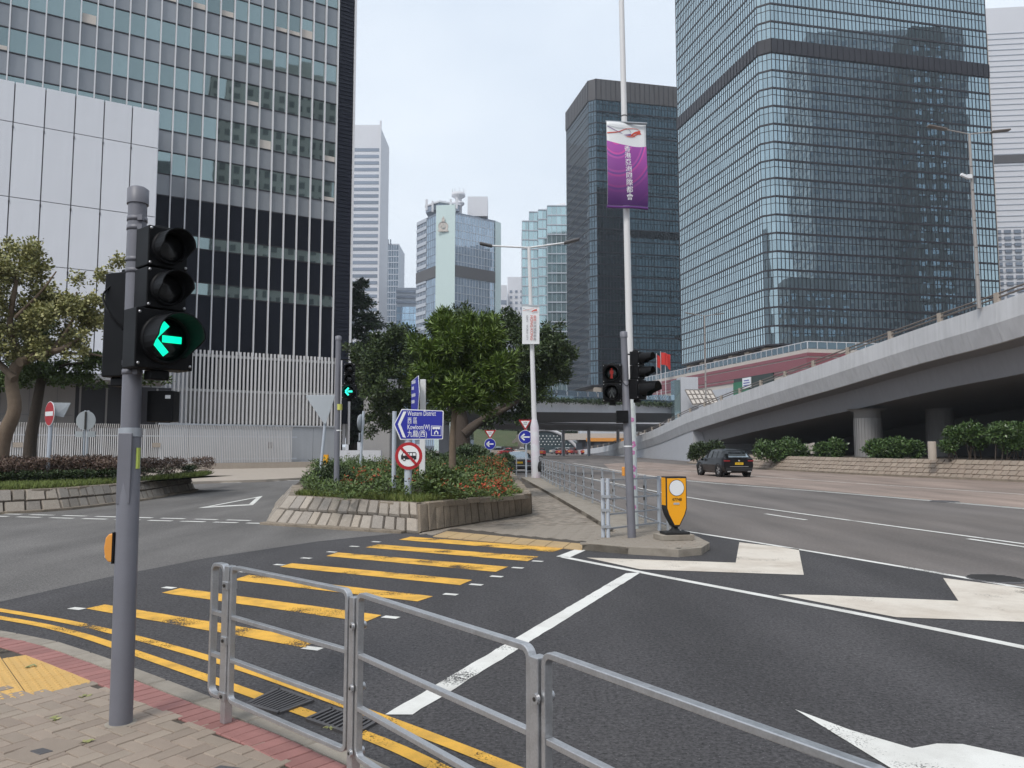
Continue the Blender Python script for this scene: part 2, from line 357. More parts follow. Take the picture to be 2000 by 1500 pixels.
M['glass_office'] = mirror_glass('glass_office', (.23, .295, .295), .85, .02, .004, .5, ov=.2)
M['car_black'] = mat('car_black', (.004, .004, .005), .3, coat=.35, rvar=.0, spec=.3)
M['car_grey'] = mat('car_grey', (.05, .05, .056), .3, metal=.4, coat=1, rvar=.0)
M['car_white'] = mat('car_white', (.72, .72, .72), .3, coat=.6, rvar=.0)
M['car_red'] = mat('car_red', (.36, .02, .022), .3, coat=.8, rvar=.0)
M['car_silver'] = mat('car_silver', (.5, .5, .51), .3, metal=.4, coat=.6, rvar=.0)
M['car_glass'] = mat('car_glass', (.008, .009, .010), .12, spec=.3, rvar=.0)
M['car_glass_pale'] = mat('car_rear_glass', (.35, .40, .43), .1, metal=.8, rvar=.0)
M['tail_red'] = emit('tail_red', (.5, .008, .012), .12)
M['plate'] = mat('plate_yellow', (.82, .52, .02), .5)
M['alloy'] = mat('alloy', (.5, .5, .5), .35, metal=.8)
M['flag_red'] = mat('flag_red', (.62, .03, .02), .7)
M['turf'] = mat('turf', (.06, .08, .028), .9, var=.4, scale=.9, dirt=(.11, .10, .05), dirt_amt=.6, dirt_scale=.25)

def leaf_mat(name, c1, c2, var=.35, rough=.5):
    m = mat(name, c1, rough, var=.15, scale=1.2, isl_var=var, hue=c2, rvar=.1, spec=.4)
    b = m.node_tree.nodes['Principled BSDF']
    return m
M['leaf_mango'] = leaf_mat('leaf_mango', (.066, .118, .019), (.15, .21, .042))
M['leaf_dark'] = leaf_mat('leaf_dark', (.034, .058, .018), (.07, .10, .028))
M['leaf_fir'] = leaf_mat('leaf_fir', (.022, .042, .02), (.045, .07, .028))
M['leaf_bauhinia'] = leaf_mat('leaf_bauhinia', (.16, .175, .055), (.42, .39, .18), .4)
M['leaf_shrub'] = leaf_mat('leaf_shrub', (.062, .105, .024), (.105, .145, .04))
M['leaf_gloss'] = leaf_mat('leaf_gloss', (.05, .10, .03), (.11, .17, .055), .35, .35)
M['leaf_deep'] = leaf_mat('leaf_deep', (.03, .055, .02), (.06, .085, .03))
M['leaf_purple'] = leaf_mat('leaf_purple', (.13, .08, .065), (.17, .12, .085))
M['petal'] = leaf_mat('petal', (.42, .06, .03), (.48, .13, .05), .3, .6)
M['blade'] = leaf_mat('grass_blade', (.12, .17, .035), (.20, .23, .07), .3, .7)
# ================================================================ ground, roads
struct('ground', up_sheet([(-1500, -300), (1500, -300), (1500, 2600), (-1500, 2600)], -.03), M['ground'])
road = struct('road', up_sheet([(-75, -25), (75, -25), (75, 330), (-75, 330)], 0.0), M['asphalt_far'])
def onroad(name, pts, z, m): return obj(name, up_sheet(pts, z), m, road)
edge_new = [G(x, y) for x, y in ((0, 1176), (200, 1130), (400, 1091), (620, 1058), (850, 1034))]
edge_new = [Vector((-14, 6.2, 0)), Vector((-7.5, 7.6, 0))] + edge_new
right_up = [G(1300, 1029), G(2000, 1149), Vector((9, 3.5, 0))]
onroad('fresh_asphalt', edge_new + [G(1000, 1020), G(1150, 1008)] + right_up + [Vector((9, -20, 0)), Vector((-14, -20, 0))], .004, M['asphalt_new'])
onroad('worn_asphalt', [Vector((-60, 6, 0)), Vector((-14.02, 6.25, 0))] + [e + Vector((0, .03, 0)) for e in edge_new[1:]] + [Vector((-1.6, 20, 0)), Vector((-6, 36, 0)), Vector((-14, 50, 0)), Vector((-34, 36, 0)), Vector((-60, 20, 0))], .003, M['asphalt_old'])
brown_in = [G(1200, 925), G(1350, 938), G(1600, 958), G(2000, 992)]
brown_in = [Vector((9.5, 80, 0))] + brown_in + [Vector((27, 14, 0))]
onroad('brown_lane', brown_in + [Vector((34, 14, 0)), Vector((26.5, 38, 0)), Vector((19.5, 60, 0)), Vector((15, 90, 0))], .004, M['asphalt_brown'])

# ---------------------------------------------------------------- painted markings (parts of the road)
ZP = .009
def paint(name, px, m, rough_edge=0):
    return onroad(name, [G(x, y) for x, y in px], ZP, m)
def worn_poly(pts, jit=.012, step=.12):               # slightly ragged thermoplastic edge
    o_ = []
    for i, p in enumerate(pts):
        q = pts[(i+1) % len(pts)]; n = max(1, int((q-p).length/step))
        for k in range(n):
            t = p.lerp(q, k/n)
            if k: t = t + Vector((random.uniform(-jit, jit), random.uniform(-jit, jit), 0))
            o_.append(t)
    return o_
bars = [((205, 1182), (620, 1250), (597, 1267), (168, 1190)), ((352, 1150), (745, 1203), (714, 1216), (316, 1159)),
        ((486, 1124), (846, 1166), (815, 1176), (455, 1134)), ((570, 1101), (922, 1134), (898, 1144), (547, 1108)),
        ((660, 1080), (993, 1108), (968, 1118), (637, 1087)), ((738, 1064), (1052, 1088), (1030, 1097), (714, 1070)),
        ((802, 1049), (1101, 1072), (1080, 1079), (779, 1055))]
for b in bars: onroad('crossing_stripe', worn_poly([G(x, y) for x, y in b], .006, .2), ZP, M['paint_yellow'])
studs = [(150, 1190), (330, 1149), (478, 1118), (546, 1104), (598, 1091), (648, 1079), (692, 1068), (735, 1059),
         (610, 1268), (763, 1207), (880, 1162), (930, 1143), (970, 1127), (1011, 1110), (1050, 1097)]
for x, y in studs:
    c = G(x, y); d = Vector((.93, -.37, 0)); n = Vector((.37, .93, 0))
    onroad('crossing_stud', [c - d*.09 - n*.05, c + d*.09 - n*.05, c + d*.09 + n*.05, c - d*.09 + n*.05], ZP, M['paint_white'])
onroad('stop_line', worn_poly([G(*p) for p in ((1222, 1121), (1252, 1119), (806, 1398), (752, 1398))], .006), ZP, M['paint_white'])
def line(name, pxs, wd, m, z=ZP, n=6): return obj(name, ribbon(smooth_line([G(x, y) for x, y in pxs], n), wd, z), m, road)
line('lane_line', ((1100, 1089), (1300, 1128), (1650, 1195), (2000, 1266), (2200, 1310)), .13, M['paint_white'])
onroad('lane_line', [G(*p) for p in ((1086, 1088), (1134, 1070), (1152, 1072), (1112, 1090))], ZP, M['paint_white'])
line('lane_line', ((1300, 1032), (1500, 1064), (1750, 1106), (2000, 1150), (2200, 1188)), .12, M['paint_white'])
line('lane_line', ((1060, 917), (1200, 944), (1340, 971), (1560, 1003), (2000, 1063), (2200, 1092)), .13, M['paint_white'], n=10)
line('lane_line', ((1890, 1053), (2000, 1069), (2100, 1084)), .13, M['paint_white'])
line('lane_line', ((1495, 1004), (1540, 1011), (1575, 1016)), .12, M['paint_white'])
for dx in (-.11, .11):
    pl = smooth_line([G(x, y) for x, y in ((1120, 905), (1240, 925), (1352, 940), (1600, 960), (2000, 994), (2200, 1013))], 8)
    obj('lane_line', ribbon(offset_line(pl, dx), .11, ZP), M['paint_white'], road)
line('lane_line', ((1240, 915), (1330, 920), (1500, 932), (1700, 946), (2000, 966), (2150, 977)), .12, M['paint_white'])
paint('arrow_marking', ((1145, 1090), (1437, 1100), (1444, 1060), (1560, 1073), (1570, 1124), (1250, 1113)), M['paint_cream'])
paint('arrow_marking', ((1520, 1162), (1620, 1164), (1872, 1175), (1842, 1130), (2000, 1150), (2200, 1178), (2200, 1225), (2000, 1216), (1750, 1207)), M['paint_cream'])
paint('arrow_marking', ((1553, 1388), (1660, 1428), (1782, 1464), (1830, 1455), (1880, 1456), (2000, 1482), (2300, 1560), (2100, 1640), (1740, 1503)), M['paint_white'])
# give way: two rows of dashes, and a triangle
for row, (ya, yb) in enumerate(((1004, 1018), (1009, 1023))):
    for k in range(9):
        xa = (-30 if row else -5) + k*64
        if xa > 495: continue
        f0, f1 = xa/515, (xa+46)/515
        a, b = G(xa, ya + (yb-ya)*f0), G(xa+46, ya + (yb-ya)*f1)
        n = Vector((-(b-a).y, (b-a).x, 0)).normalized()*.075
        onroad('give_way_dash', [a-n, b-n, b+n, a+n], ZP, M['paint_white'])
tri = [G(386, 993), G(513, 969), G(494, 987)]
cen = sum(tri, Vector())/3
for i in range(3):
    a, b = tri[i], tri[(i+1) % 3]
    onroad('give_way_triangle', [a, b, b.lerp(cen, .30), a.lerp(cen, .30)], ZP, M['paint_white'])
for xa, xb, y in ((430, 470, 944), (500, 545, 941), (560, 610, 939)):
    a, b = G(xa, y), G(xb, y-1); onroad('give_way_dash', [a, b, b+Vector((0, .25, 0)), a+Vector((0, .25, 0))], ZP, M['paint_white'])
outer_y = smooth_line([G(x, y) for x, y in ((-350, 1140), (0, 1193), (200, 1231), (440, 1297), (700, 1388), (1000, 1504), (1300, 1640))], 10)
inner_y = smooth_line([G(x, y) for x, y in ((-350, 1153), (0, 1208), (130, 1234), (250, 1272), (500, 1360), (720, 1441), (860, 1504), (1100, 1630))], 10)
obj('double_yellow_line', ribbon(outer_y, .105, ZP), M['paint_yellow'], road)
obj('double_yellow_line', ribbon(inner_y, .105, ZP), M['paint_yellow'], road)

# ================================================================ near pavement
ZK = .13
kerb_px = ((-700, 1130), (-350, 1172), (0, 1231), (100, 1249), (250, 1299), (420, 1363), (560, 1411), (720, 1479), (860, 1545), (1100, 1680))
kerb_out = smooth_line([G(x, y, ZK) for x, y in kerb_px], 14)       # travels to the right: pavement on its right-hand side
kerb_in = offset_line(kerb_out, -.14); red_in = offset_line(kerb_out, -.36)
pave = struct('pavement', slab([(p.x, p.y) for p in kerb_in] + [(2.2, -6), (-14, -6), (-14, 9)], -.02, ZK-.012), M['grout'])
def along(line_, step):
    acc = 0; o_ = [line_[0]]
    for a, b in zip(line_[:-1], line_[1:]):
        l_ = (b-a).length
        while acc + l_ >= step:
            t = (step-acc)/l_; a = a.lerp(b, t); o_.append(a.copy()); l_ = (b-a).length; acc = 0
        acc += l_
    return o_
def chamfer_block(a, b, c, d, top, ch=.006, depth=.07, up=Vector((0, 0, 1))):     # a..d: outline, top: level
    mid = (a+b+c+d)/4; q = [a, b, c, d]
    lo = [p - up*depth for p in q]; hi = [p - up*ch for p in q]; tp = [p + (mid-p).normalized()*ch*1.3 for p in q]
    mb = MB(); mb.add(lo+hi+tp, [(i, (i+1) % 4, 4+(i+1) % 4, 4+i) for i in range(4)] + [(4+i, 4+(i+1) % 4, 8+(i+1) % 4, 8+i) for i in range(4)] + [(8, 9, 10, 11)]); return mb
def near_cam(p): return -6 < p.x < 1.2 and 1.6 < p.y < 9
ks = along(kerb_out, .6)
for a, b in zip(ks[:-1], ks[1:]):
    if not near_cam(a): continue
    t = (b-a).normalized(); n = Vector((t.y, -t.x, 0)); g = t*.005
    o = obj('kerb_stone', chamfer_block(a+g, a+g+n*.14, b-g+n*.14, b-g, ZK, .012, .15), M['kerb'], pave, recalc=True)
rs = along(offset_line(kerb_out, -.145), .105)
for a, b in zip(rs[:-1], rs[1:]):
    if not near_cam(a) : continue
    t = (b-a).normalized(); n = Vector((t.y, -t.x, 0)); g = t*.004; dz = Vector((0, 0, random.uniform(-.002, .002)))
    obj('red_brick', chamfer_block(a+g+dz, a+g+n*.205+dz, b-g+n*.205+dz, b-g+dz, ZK, .005, .06), M['paver_red'], pave, recalc=True)
# herringbone pavers, long axis across the kerb direction
pv = chamfer_block(Vector((-.098, -.048, 0)), Vector((.098, -.048, 0)), Vector((.098, .048, 0)), Vector((-.098, .048, 0)), 0, .006, .06)
pv_me = bpy.data.meshes.new('paver'); pv_me.from_pydata(pv.v, [], pv.f); pv_me.materials.append(M['paver'])
tact_px = [G(-260, 1215, ZK), G(0, 1258, ZK), G(200, 1331, ZK), G(55, 1357, ZK), G(-260, 1300, ZK)]
def inside(p, poly):
    c = False; j = len(poly)-1
    for i in range(len(poly)):
        a, b = poly[i], poly[j]
        if (a[1] > p[1]) != (b[1] > p[1]) and p[0] < (b[0]-a[0])*(p[1]-a[1])/(b[1]-a[1]+1e-12)+a[0]: c = not c
        j = i
    return c
walk = [(p.x, p.y) for p in offset_line(kerb_out, -.33)] + [(2.2, -6), (-14, -6), (-14, 9)]
PA = R(-33); ca, sa = math.cos(PA), math.sin(PA); cells = []
for i in range(-90, 90):
    for j in range(-90, 90):
        k = (i - j) % 4
        if k == 0: c, rot = ((i+1)*.1, (j+.5)*.1), 0
        elif k == 3: c, rot = ((i+.5)*.1, (j+1)*.1), R(90)
        else: continue
        wx, wy = c[0]*ca - c[1]*sa - 2.5, c[0]*sa + c[1]*ca + 4.4
        if not (1.9 < wy < 7.5 and -5.5 < wx < 1.0) or not inside((wx, wy), walk): continue
        if wx/wy < -.78 or wx/wy > .1: continue
        if inside((wx, wy), tact_px): continue
        cells.append((wx, wy, rot))
cells.sort(key=lambda c: c[0]**2 + c[1]**2 if G(1000, 1500, ZK).y*.93 < c[1] else 99)
rest = MB()
for n_, (x, y, rot) in enumerate(cells):
    zz = ZK + random.uniform(-.003, .002)
    if n_ < 300:
        o = bpy.data.objects.new('paver', pv_me); C.objects.link(o); o.parent = pave; o.location = (x, y, zz); o.rotation_euler = (random.uniform(-.008, .008), random.uniform(-.008, .008), PA+rot)
    else:
        m3 = Matrix.Rotation(PA+rot, 3, 'Z'); rest.add([m3 @ Vector(v) + Vector((x, y, zz)) for v in pv.v], pv.f)
if rest.f: o = obj('pavers', rest, M['paver'], pave); o['kind'] = 'stuff'
# tactile tiles with blister rows
red_zone = [(p.x, p.y) for p in offset_line(kerb_out, -.38)] + [(2.2, -6), (-14, -6), (-14, 9)]
tu = (G(200, 1331, ZK) - G(55, 1357, ZK)).normalized(); tv = Vector((-tu.y, tu.x, 0)); t0 = G(55, 1357, ZK) - Vector((0, 0, .0045))
for i in range(-1, 4):
    for j in range(0, 5):
        for (du, dv) in ((0, 0),):
            a = t0 + tu*(.4*i) + tv*(.4*j); q = [a+tu*.003+tv*.003, a+tu*.397+tv*.003, a+tu*.397+tv*.397, a+tu*.003+tv*.397]
            cc = a + tu*.2 + tv*.2
            if not inside((cc.x, cc.y), [(p.x, p.y) for p in offset_line(kerb_out, -.30)] + [(2.2, -6), (-14, -6), (-14, 9)]): continue
            if i >= 1 : continue
            mb = chamfer_block(*q, ZK+.001, .004, .05)
            for bi in range(7):
                for bj in range(7):
                    bc = a + tu*(.03+.0567*bi) + tv*(.03+.0567*bj)
                    if not inside((bc.x, bc.y), red_zone): continue
                    mb.add([bc + (tu*math.cos(t)+tv*math.sin(t))*.016 for t in (0, 1.05, 2.1, 3.14, 4.19, 5.24)] + [bc + (tu*math.cos(t)+tv*math.sin(t))*.009 + Vector((0, 0, .005)) for t in (0, 1.05, 2.1, 3.14, 4.19, 5.24)],
                           [(k, (k+1) % 6, 6+(k+1) % 6, 6+k) for k in range(6)] + [(6, 7, 8, 9, 10, 11)])
            obj('tactile_tile', mb, M['tactile'], pave)
# manhole in the pavement, gullies in the road
mh = thing('manhole_cover', 'concrete filled manhole cover with dark key plate set in the tan pavers', 'manhole cover', G(95, 1466, ZK))
a4 = [G(0, 1478, ZK+.004), G(58, 1492, ZK+.004), G(178, 1447, ZK+.004), G(92, 1440, ZK+.004)]
obj('cover', chamfer_block(*a4, ZK, .004, .05), M['paver'], mh, world=True, recalc=True)
obj('key_plate', chamfer_block(*[G(x, y, ZK+.008) for x, y in ((58, 1466), (78, 1473), (104, 1466), (84, 1460))], ZK, .003, .01), M['tile_dark'], mh, world=True, recalc=True)
mh2 = thing('manhole_cover', 'dark manhole cover cut off by the bottom edge behind the railing', 'manhole cover', G(425, 1500, ZK))
obj('cover', chamfer_block(*[G(x, y, ZK+.004) for x, y in ((385, 1512), (470, 1530), (520, 1505), (430, 1494))], ZK, .004, .05), M['tile_dark'], mh2, world=True, recalc=True)
def grate(px, label):
    q = [G(x, y, .012) for x, y in px]; c = sum(q, Vector())/4
    t = thing('drain_grate', label, 'drain grate', (c.x, c.y, 0), group='kerbside gully grates')
    fr = MB()
    for i in range(4): fr.bar(q[i], q[(i+1) % 4], .03, .02)
    obj('frame', fr, M['tile_dark'], t, world=True)
    obj('pit_dark', sheet([Vector((p.x, p.y, .010)) for p in q]), M['black_in'], t, world=True, recalc=True)  # flat black sheet: the dark of the shaft is painted
    for k in range(1, 10):
        f = k/10; obj('bar', MB().bar(q[0].lerp(q[1], f), q[3].lerp(q[2], f), .018, .016), M['tile_dark'], t, world=True)
grate(((482, 1376), (545, 1393), (610, 1369), (545, 1346)), 'cast iron gully grate by the kerb nearer the grey signal pole')
grate(((600, 1405), (690, 1436), (735, 1410), (648, 1384)), 'cast iron gully grate by the kerb behind the middle railing post')
mc = thing('manhole_cover', 'round ribbed iron cover in the road beside the second white arrow', 'manhole cover', G(1945, 1132))
mbm = MB().lathe([(.0, .018), (.34, .018), (.36, .006)], 28); obj('cover', mbm, M['tile_dark'], mc)
for k in range(-4, 5):
    hw = math.sqrt(max(.01, .33**2-(k*.07)**2)); obj('rib', MB().box((0, k*.07, .019), (hw*2, .025, .008)), M['bolt'], mc)
mc = thing('manhole_cover', 'round iron cover in the brown lane beyond the double white line', 'manhole cover', G(1845, 980))
obj('cover', MB().lathe([(.0, .02), (.42, .02), (.45, .006)], 24), M['tile_dark'], mc)
# leaf litter
for (x, y) in ((5, 1270), (62, 1300), (168, 1360), (108, 1403), (170, 1447), (640, 1420)):
    p = G(x, y, ZK+.006); mb = MB()
    for k in range(4):
        a = random.uniform(0, 6.28); c = p + Vector((random.uniform(-.03, .03), random.uniform(-.03, .03), 0)); u = Vector((math.cos(a), math.sin(a), .1))*.03; v_ = Vector((-math.sin(a), math.cos(a), .25))*.012
        mb.quad(c-u, c-v_, c+u, c+v_)
    tag(obj('leaf_litter', mb, M['leaf_bauhinia']), 'scrap of dry leaf lying on the near pavement', 'leaf', 'dry leaves on the pavement')

# ================================================================ traffic island: walkway, raised strip, tip
ZW = .025
walkp = [G(826, 1044), G(1000, 1056), G(1137, 1073), G(1215, 1058), Vector((2.3, 15.0, 0)), G(1140, 1003), G(1034, 942), Vector((.2, 42, 0)), Vector((-2.5, 42, 0)), Vector((-2.2, 22, 0))]
iw = struct('island_walkway', up_sheet(walkp, ZW-.008), M['grout'])
wp = [(p.x, p.y) for p in walkp]; rest = MB(); cnt = 0; cl = []
ia = R(33); ca, sa = math.cos(ia), math.sin(ia)
for i in range(-170, 170):
    for j in range(-170, 170):
        k = (i-j) % 4
        if k == 0: c, rot = ((i+1)*.115, (j+.5)*.115), 0
        elif k == 3: c, rot = ((i+.5)*.115, (j+1)*.115), R(90)
        else: continue
        wx, wy = c[0]*ca - c[1]*sa + .6, c[0]*sa + c[1]*ca + 18
        if inside((wx, wy), wp) and wy < 33: cl.append((wx, wy, rot))
cl.sort(key=lambda c: c[1])
tact_f = [(p.x, p.y) for p in (G(840, 1046), G(1137, 1074), G(1160, 1062), G(880, 1033))]
pvb = chamfer_block(Vector((-.112, -.054, 0)), Vector((.112, -.054, 0)), Vector((.112, .054, 0)), Vector((-.112, .054, 0)), 0, .007, .03)
pvb_me = bpy.data.meshes.new('paver'); pvb_me.from_pydata(pvb.v, [], pvb.f); pvb_me.materials.append(M['paver_far'])
for x, y, rot in cl:
    if inside((x, y), tact_f): continue
    zz = ZW + random.uniform(-.004, .003)
    if cnt < 300:
        o = bpy.data.objects.new('paver', pvb_me); C.objects.link(o); o.parent = iw; o.location = (x, y, zz); o.rotation_euler = (0, 0, ia+rot); cnt += 1
    else:
        m3 = Matrix.Rotation(ia+rot, 3, 'Z'); rest.add([m3 @ Vector(v) + Vector((x, y, zz)) for v in pvb.v], pvb.f)
o = obj('pavers', rest, M['paver_far'], iw); o['kind'] = 'stuff'
ta, tb, tc_, td = G(845, 1047, ZW), G(1137, 1073, ZW), G(1150, 1063, ZW), G(872, 1037, ZW)
for k in range(9):
    f0, f1 = k/9+.002, (k+1)/9-.002
    obj('tactile_tile', chamfer_block(ta.lerp(tb, f0), ta.lerp(tb, f1), td.lerp(tc_, f1), td.lerp(tc_, f0), ZW, .004, .02), M['tactile_far'], iw, recalc=True)
# raised strip with kerbs
tipL = [G(1137, 1060, ZK), G(1230, 1068, ZK), G(1325, 1073, ZK), G(1370, 1069, ZK), G(1386, 1059, ZK), G(1352, 1043, ZK)]
stripR = [Vector((3.25, 16.5, ZK)), Vector((2.75, 21, ZK)), Vector((2.25, 28, ZK)), Vector((1.85, 38, ZK)), Vector((1.75, 43, ZK))]
stripL = [G(1030, 938, ZK), G(1085, 968, ZK), G(1140, 999, ZK), G(1212, 1041, ZK), G(1178, 1052, ZK)]
far_end = [Vector((1.2, 43.6, ZK)), Vector((.5, 42, ZK))]
outline = tipL + stripR + far_end + stripL
strip = struct('island_kerb_strip', slab([(p.x, p.y) for p in outline], 0, ZK-.006), M['kerb'])
def kerb_run(line_, parent, step=.9, wd=.14, right=False, m=None):
    pts = along(line_, step)
    if (line_[-1]-pts[-1]).length > .15: pts.append(line_[-1])
    for a, b in zip(pts[:-1], pts[1:]):
        t = (b-a).normalized(); n = Vector((-t.y, t.x, 0))*(-1 if right else 1); g = t*.006
        obj('kerb_stone', chamfer_block(a+g, b-g, b-g+n*wd, a+g+n*wd, ZK, .014, ZK+.01), m or M['kerb'], parent, recalc=True)
kerb_run(tipL, strip); kerb_run([tipL[-1]] + stripR, strip, 1.0); kerb_run(stripL[:4], strip, .9)
tipc = [(p.x, p.y) for p in tipL] + [(3.25, 16.5), (2.4, 16.4), (stripL[-1].x, stripL[-1].y)]
for i in range(-30, 30):
    for j in range(-30, 30):
        wx, wy = 2.5 + (i + .5*(j % 2))*.24, 14.5 + j*.12
        if inside((wx, wy), tipc) and inside((wx+.1, wy-.12), tipc):
            o = bpy.data.objects.new('paver', pvb_me); C.objects.link(o); o.parent = strip; o.location = (wx, wy, ZK+random.uniform(-.001, .003))

# ================================================================ stone walled planters
def block(p00, p10, p11, p01, n, bulge=.045, gap=.018, depth=.05):
    q = [p00, p10, p11, p01]; mid = sum(q, Vector())/4; s = [(p-mid) for p in q]
    def ring(k, off): return [mid + v - v.normalized()*k + n*off + n*random.uniform(-.006, .006) for v in s]
    base = ring(gap, -depth); r1 = ring(gap + random.uniform(0, .012), 0); r2 = ring(gap+.03, bulge*random.uniform(.7, 1.3))
    mb = MB(); mb.add(base+r1+r2, [(i, (i+1) % 4, 4+(i+1) % 4, 4+i) for i in range(4)] + [(4+i, 4+(i+1) % 4, 8+(i+1) % 4, 8+i) for i in range(4)] + [(8, 9, 10, 11)], 0, False)
    return mb
def stone_face(parent, a, b, at, bt, rows, bw, m, offset=.5, name='stone', jit=.02):
    """stones between bottom edge a-b and top edge at-bt"""
    n = (b-a).cross(at-a).normalized()
    core = MB(); kc = 12
    for i in range(kc):
        for r_ in range(rows):
            q = [a.lerp(b, x_/kc).lerp(at.lerp(bt, x_/kc), y_/rows) - n*.035 for x_, y_ in ((i, r_), (i+1, r_), (i+1, r_+1), (i, r_+1))]
            core.add(q, [(0, 1, 2, 3)])
    obj('wall_core', core, M['mortar'], parent, world=True)
    for r_ in range(rows):
        f0, f1 = r_/rows, (r_+1)/rows; ln = (b-a).length; k = max(1, round(ln/bw)); cuts = [0]
        for i in range(1, k): cuts.append((i + (offset if r_ % 2 else 0)*.5 + random.uniform(-.12, .12))/k)
        cuts.append(1)
        for c0, c1 in zip(cuts[:-1], cuts[1:]):
            lo0, lo1 = a.lerp(b, c0), a.lerp(b, c1); hi0, hi1 = at.lerp(bt, c0), at.lerp(bt, c1)
            j0, j1 = random.uniform(-jit, jit)/2, random.uniform(-jit, jit)/2
            obj(name, block(lo0.lerp(hi0, f0), lo1.lerp(hi1, f0), lo1.lerp(hi1, f1+j1*0), lo0.lerp(hi0, f1), n), m, parent, world=True)
def caps(parent, line_, wd, z, m, step=.5):
    pts = along(line_, step)
    if (pts[-1]-line_[-1]).length > .1: pts.append(line_[-1])
    for a, b in zip(pts[:-1], pts[1:]):
        t = (b-a).normalized(); n = Vector((-t.y, t.x, 0)); g = t*.008; h = .10 + random.uniform(-.015, .015); o_ = -.05 + random.uniform(-.02, .02)
        mb = chamfer_block(a+g+n*o_+Vector((0, 0, h-.1)), b-g+n*o_+Vector((0, 0, h-.1)), b-g+n*wd, a+g+n*wd, z, .02, .12)
        obj('cap_stone', mb, m, parent, world=True, recalc=True)
ZB = .62
A0, B0, C0 = G(520, 1024), G(818, 1043), G(1036, 1005)
Dd, Ee, Ff = Vector((.15, 36, 0)), Vector((-9.5, 36, 0)), Vector((-7.3, 24, 0))
A1, B1, C1 = G(566, 968, ZB), G(816, 982, ZB), G(1034, 963, ZB)
D1, E1, F1 = Vector((.0, 36, ZB)), Vector((-9.3, 36, ZB)), Vector((-6.75, 24, ZB))
isl = thing('stone_planter', 'stone block planter on the traffic island holding red flowered shrubs', 'planter', (B0.x, B0.y, 0))
stone_face(isl, A0, B0, A1, B1, 2, .31, M['stone'])
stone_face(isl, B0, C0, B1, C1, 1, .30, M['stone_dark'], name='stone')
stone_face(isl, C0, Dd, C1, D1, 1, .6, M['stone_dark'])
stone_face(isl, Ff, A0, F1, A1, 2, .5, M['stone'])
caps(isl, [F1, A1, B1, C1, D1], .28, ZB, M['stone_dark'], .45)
obj('soil_bed', up_sheet([A1, B1, C1, D1, E1, F1], ZB-.02), M['soil'], isl, world=True)
kk = [A0 + Vector((-.12, -.1, 0)), A0.lerp(B0, .5) + Vector((-.03, -.2, 0)), B0 + Vector((-.02, -.16, 0))]
for a, b in zip(along(smooth_line(kk, 6), .8)[:-1], along(smooth_line(kk, 6), .8)[1:]):
    t = (b-a).normalized(); n = Vector((-t.y, t.x, 0))
    obj('footing_kerb', chamfer_block(a+Vector((0, 0, .06)), b-t*.006+Vector((0, 0, .06)), b-t*.006+n*.22+Vector((0, 0, .06)), a+n*.22+Vector((0, 0, .06)), 0, .015, .06), M['stone_dark'], isl, world=True, recalc=True)

lp_b = smooth_line([G(-420, 1020), G(-150, 1012), G(0, 1004), G(120, 997), G(230, 984), G(300, 974), G(332, 966)], 5)
lp_b += [lp_b[-1] + Vector((.25, 1.2, 0)), lp_b[-1] + Vector((-.3, 3.0, 0))]
top_off = [p + (offset_line(lp_b, .26)[i]-p) + Vector((0, 0, ZB)) for i, p in enumerate(lp_b)]
lpl = thing('stone_planter', 'stone block planter at the far left holding grass and purple hedge', 'planter', (lp_b[8].x, lp_b[8].y, 0))
seg_n = 3
for i in range(0, len(lp_b)-1, seg_n):
    j = min(i+seg_n, len(lp_b)-1)
    stone_face(lpl, lp_b[i], lp_b[j], top_off[i], top_off[j], 2, .40, M['stone'])
caps(lpl, top_off, .26, ZB, M['stone_dark'], .5)
backL = [Vector((-11.5, 32, 0)), Vector((-24, 30, 0)), Vector((-24, 18, 0))]
obj('soil_bed', up_sheet(top_off + backL, ZB-.02), M['turf'], lpl, world=True)
fk = offset_line(lp_b, -.16)
for a, b in zip(along(fk, .9)[:-1], along(fk, .9)[1:]):
    t = (b-a).normalized(); n = Vector((-t.y, t.x, 0)); z6 = Vector((0, 0, .07))
    obj('footing_kerb', chamfer_block(a+z6, b-t*.006+z6, b-t*.006+n*.2+z6, a+n*.2+z6, 0, .015, .07), M['stone_dark'], lpl, world=True, recalc=True)

# far pavement by the fence, with tan paving and kerb
fp = [Vector((-48, 36, 0)), G(300, 948), G(420, 944), G(520, 941), G(640, 934), Vector((-6.5, 66, 0)), Vector((-13, 78, 0)), Vector((-60, 50, 0))]
struct('far_pavement', slab([(p.x, p.y) for p in fp], 0, .12), M['conc_tan'])
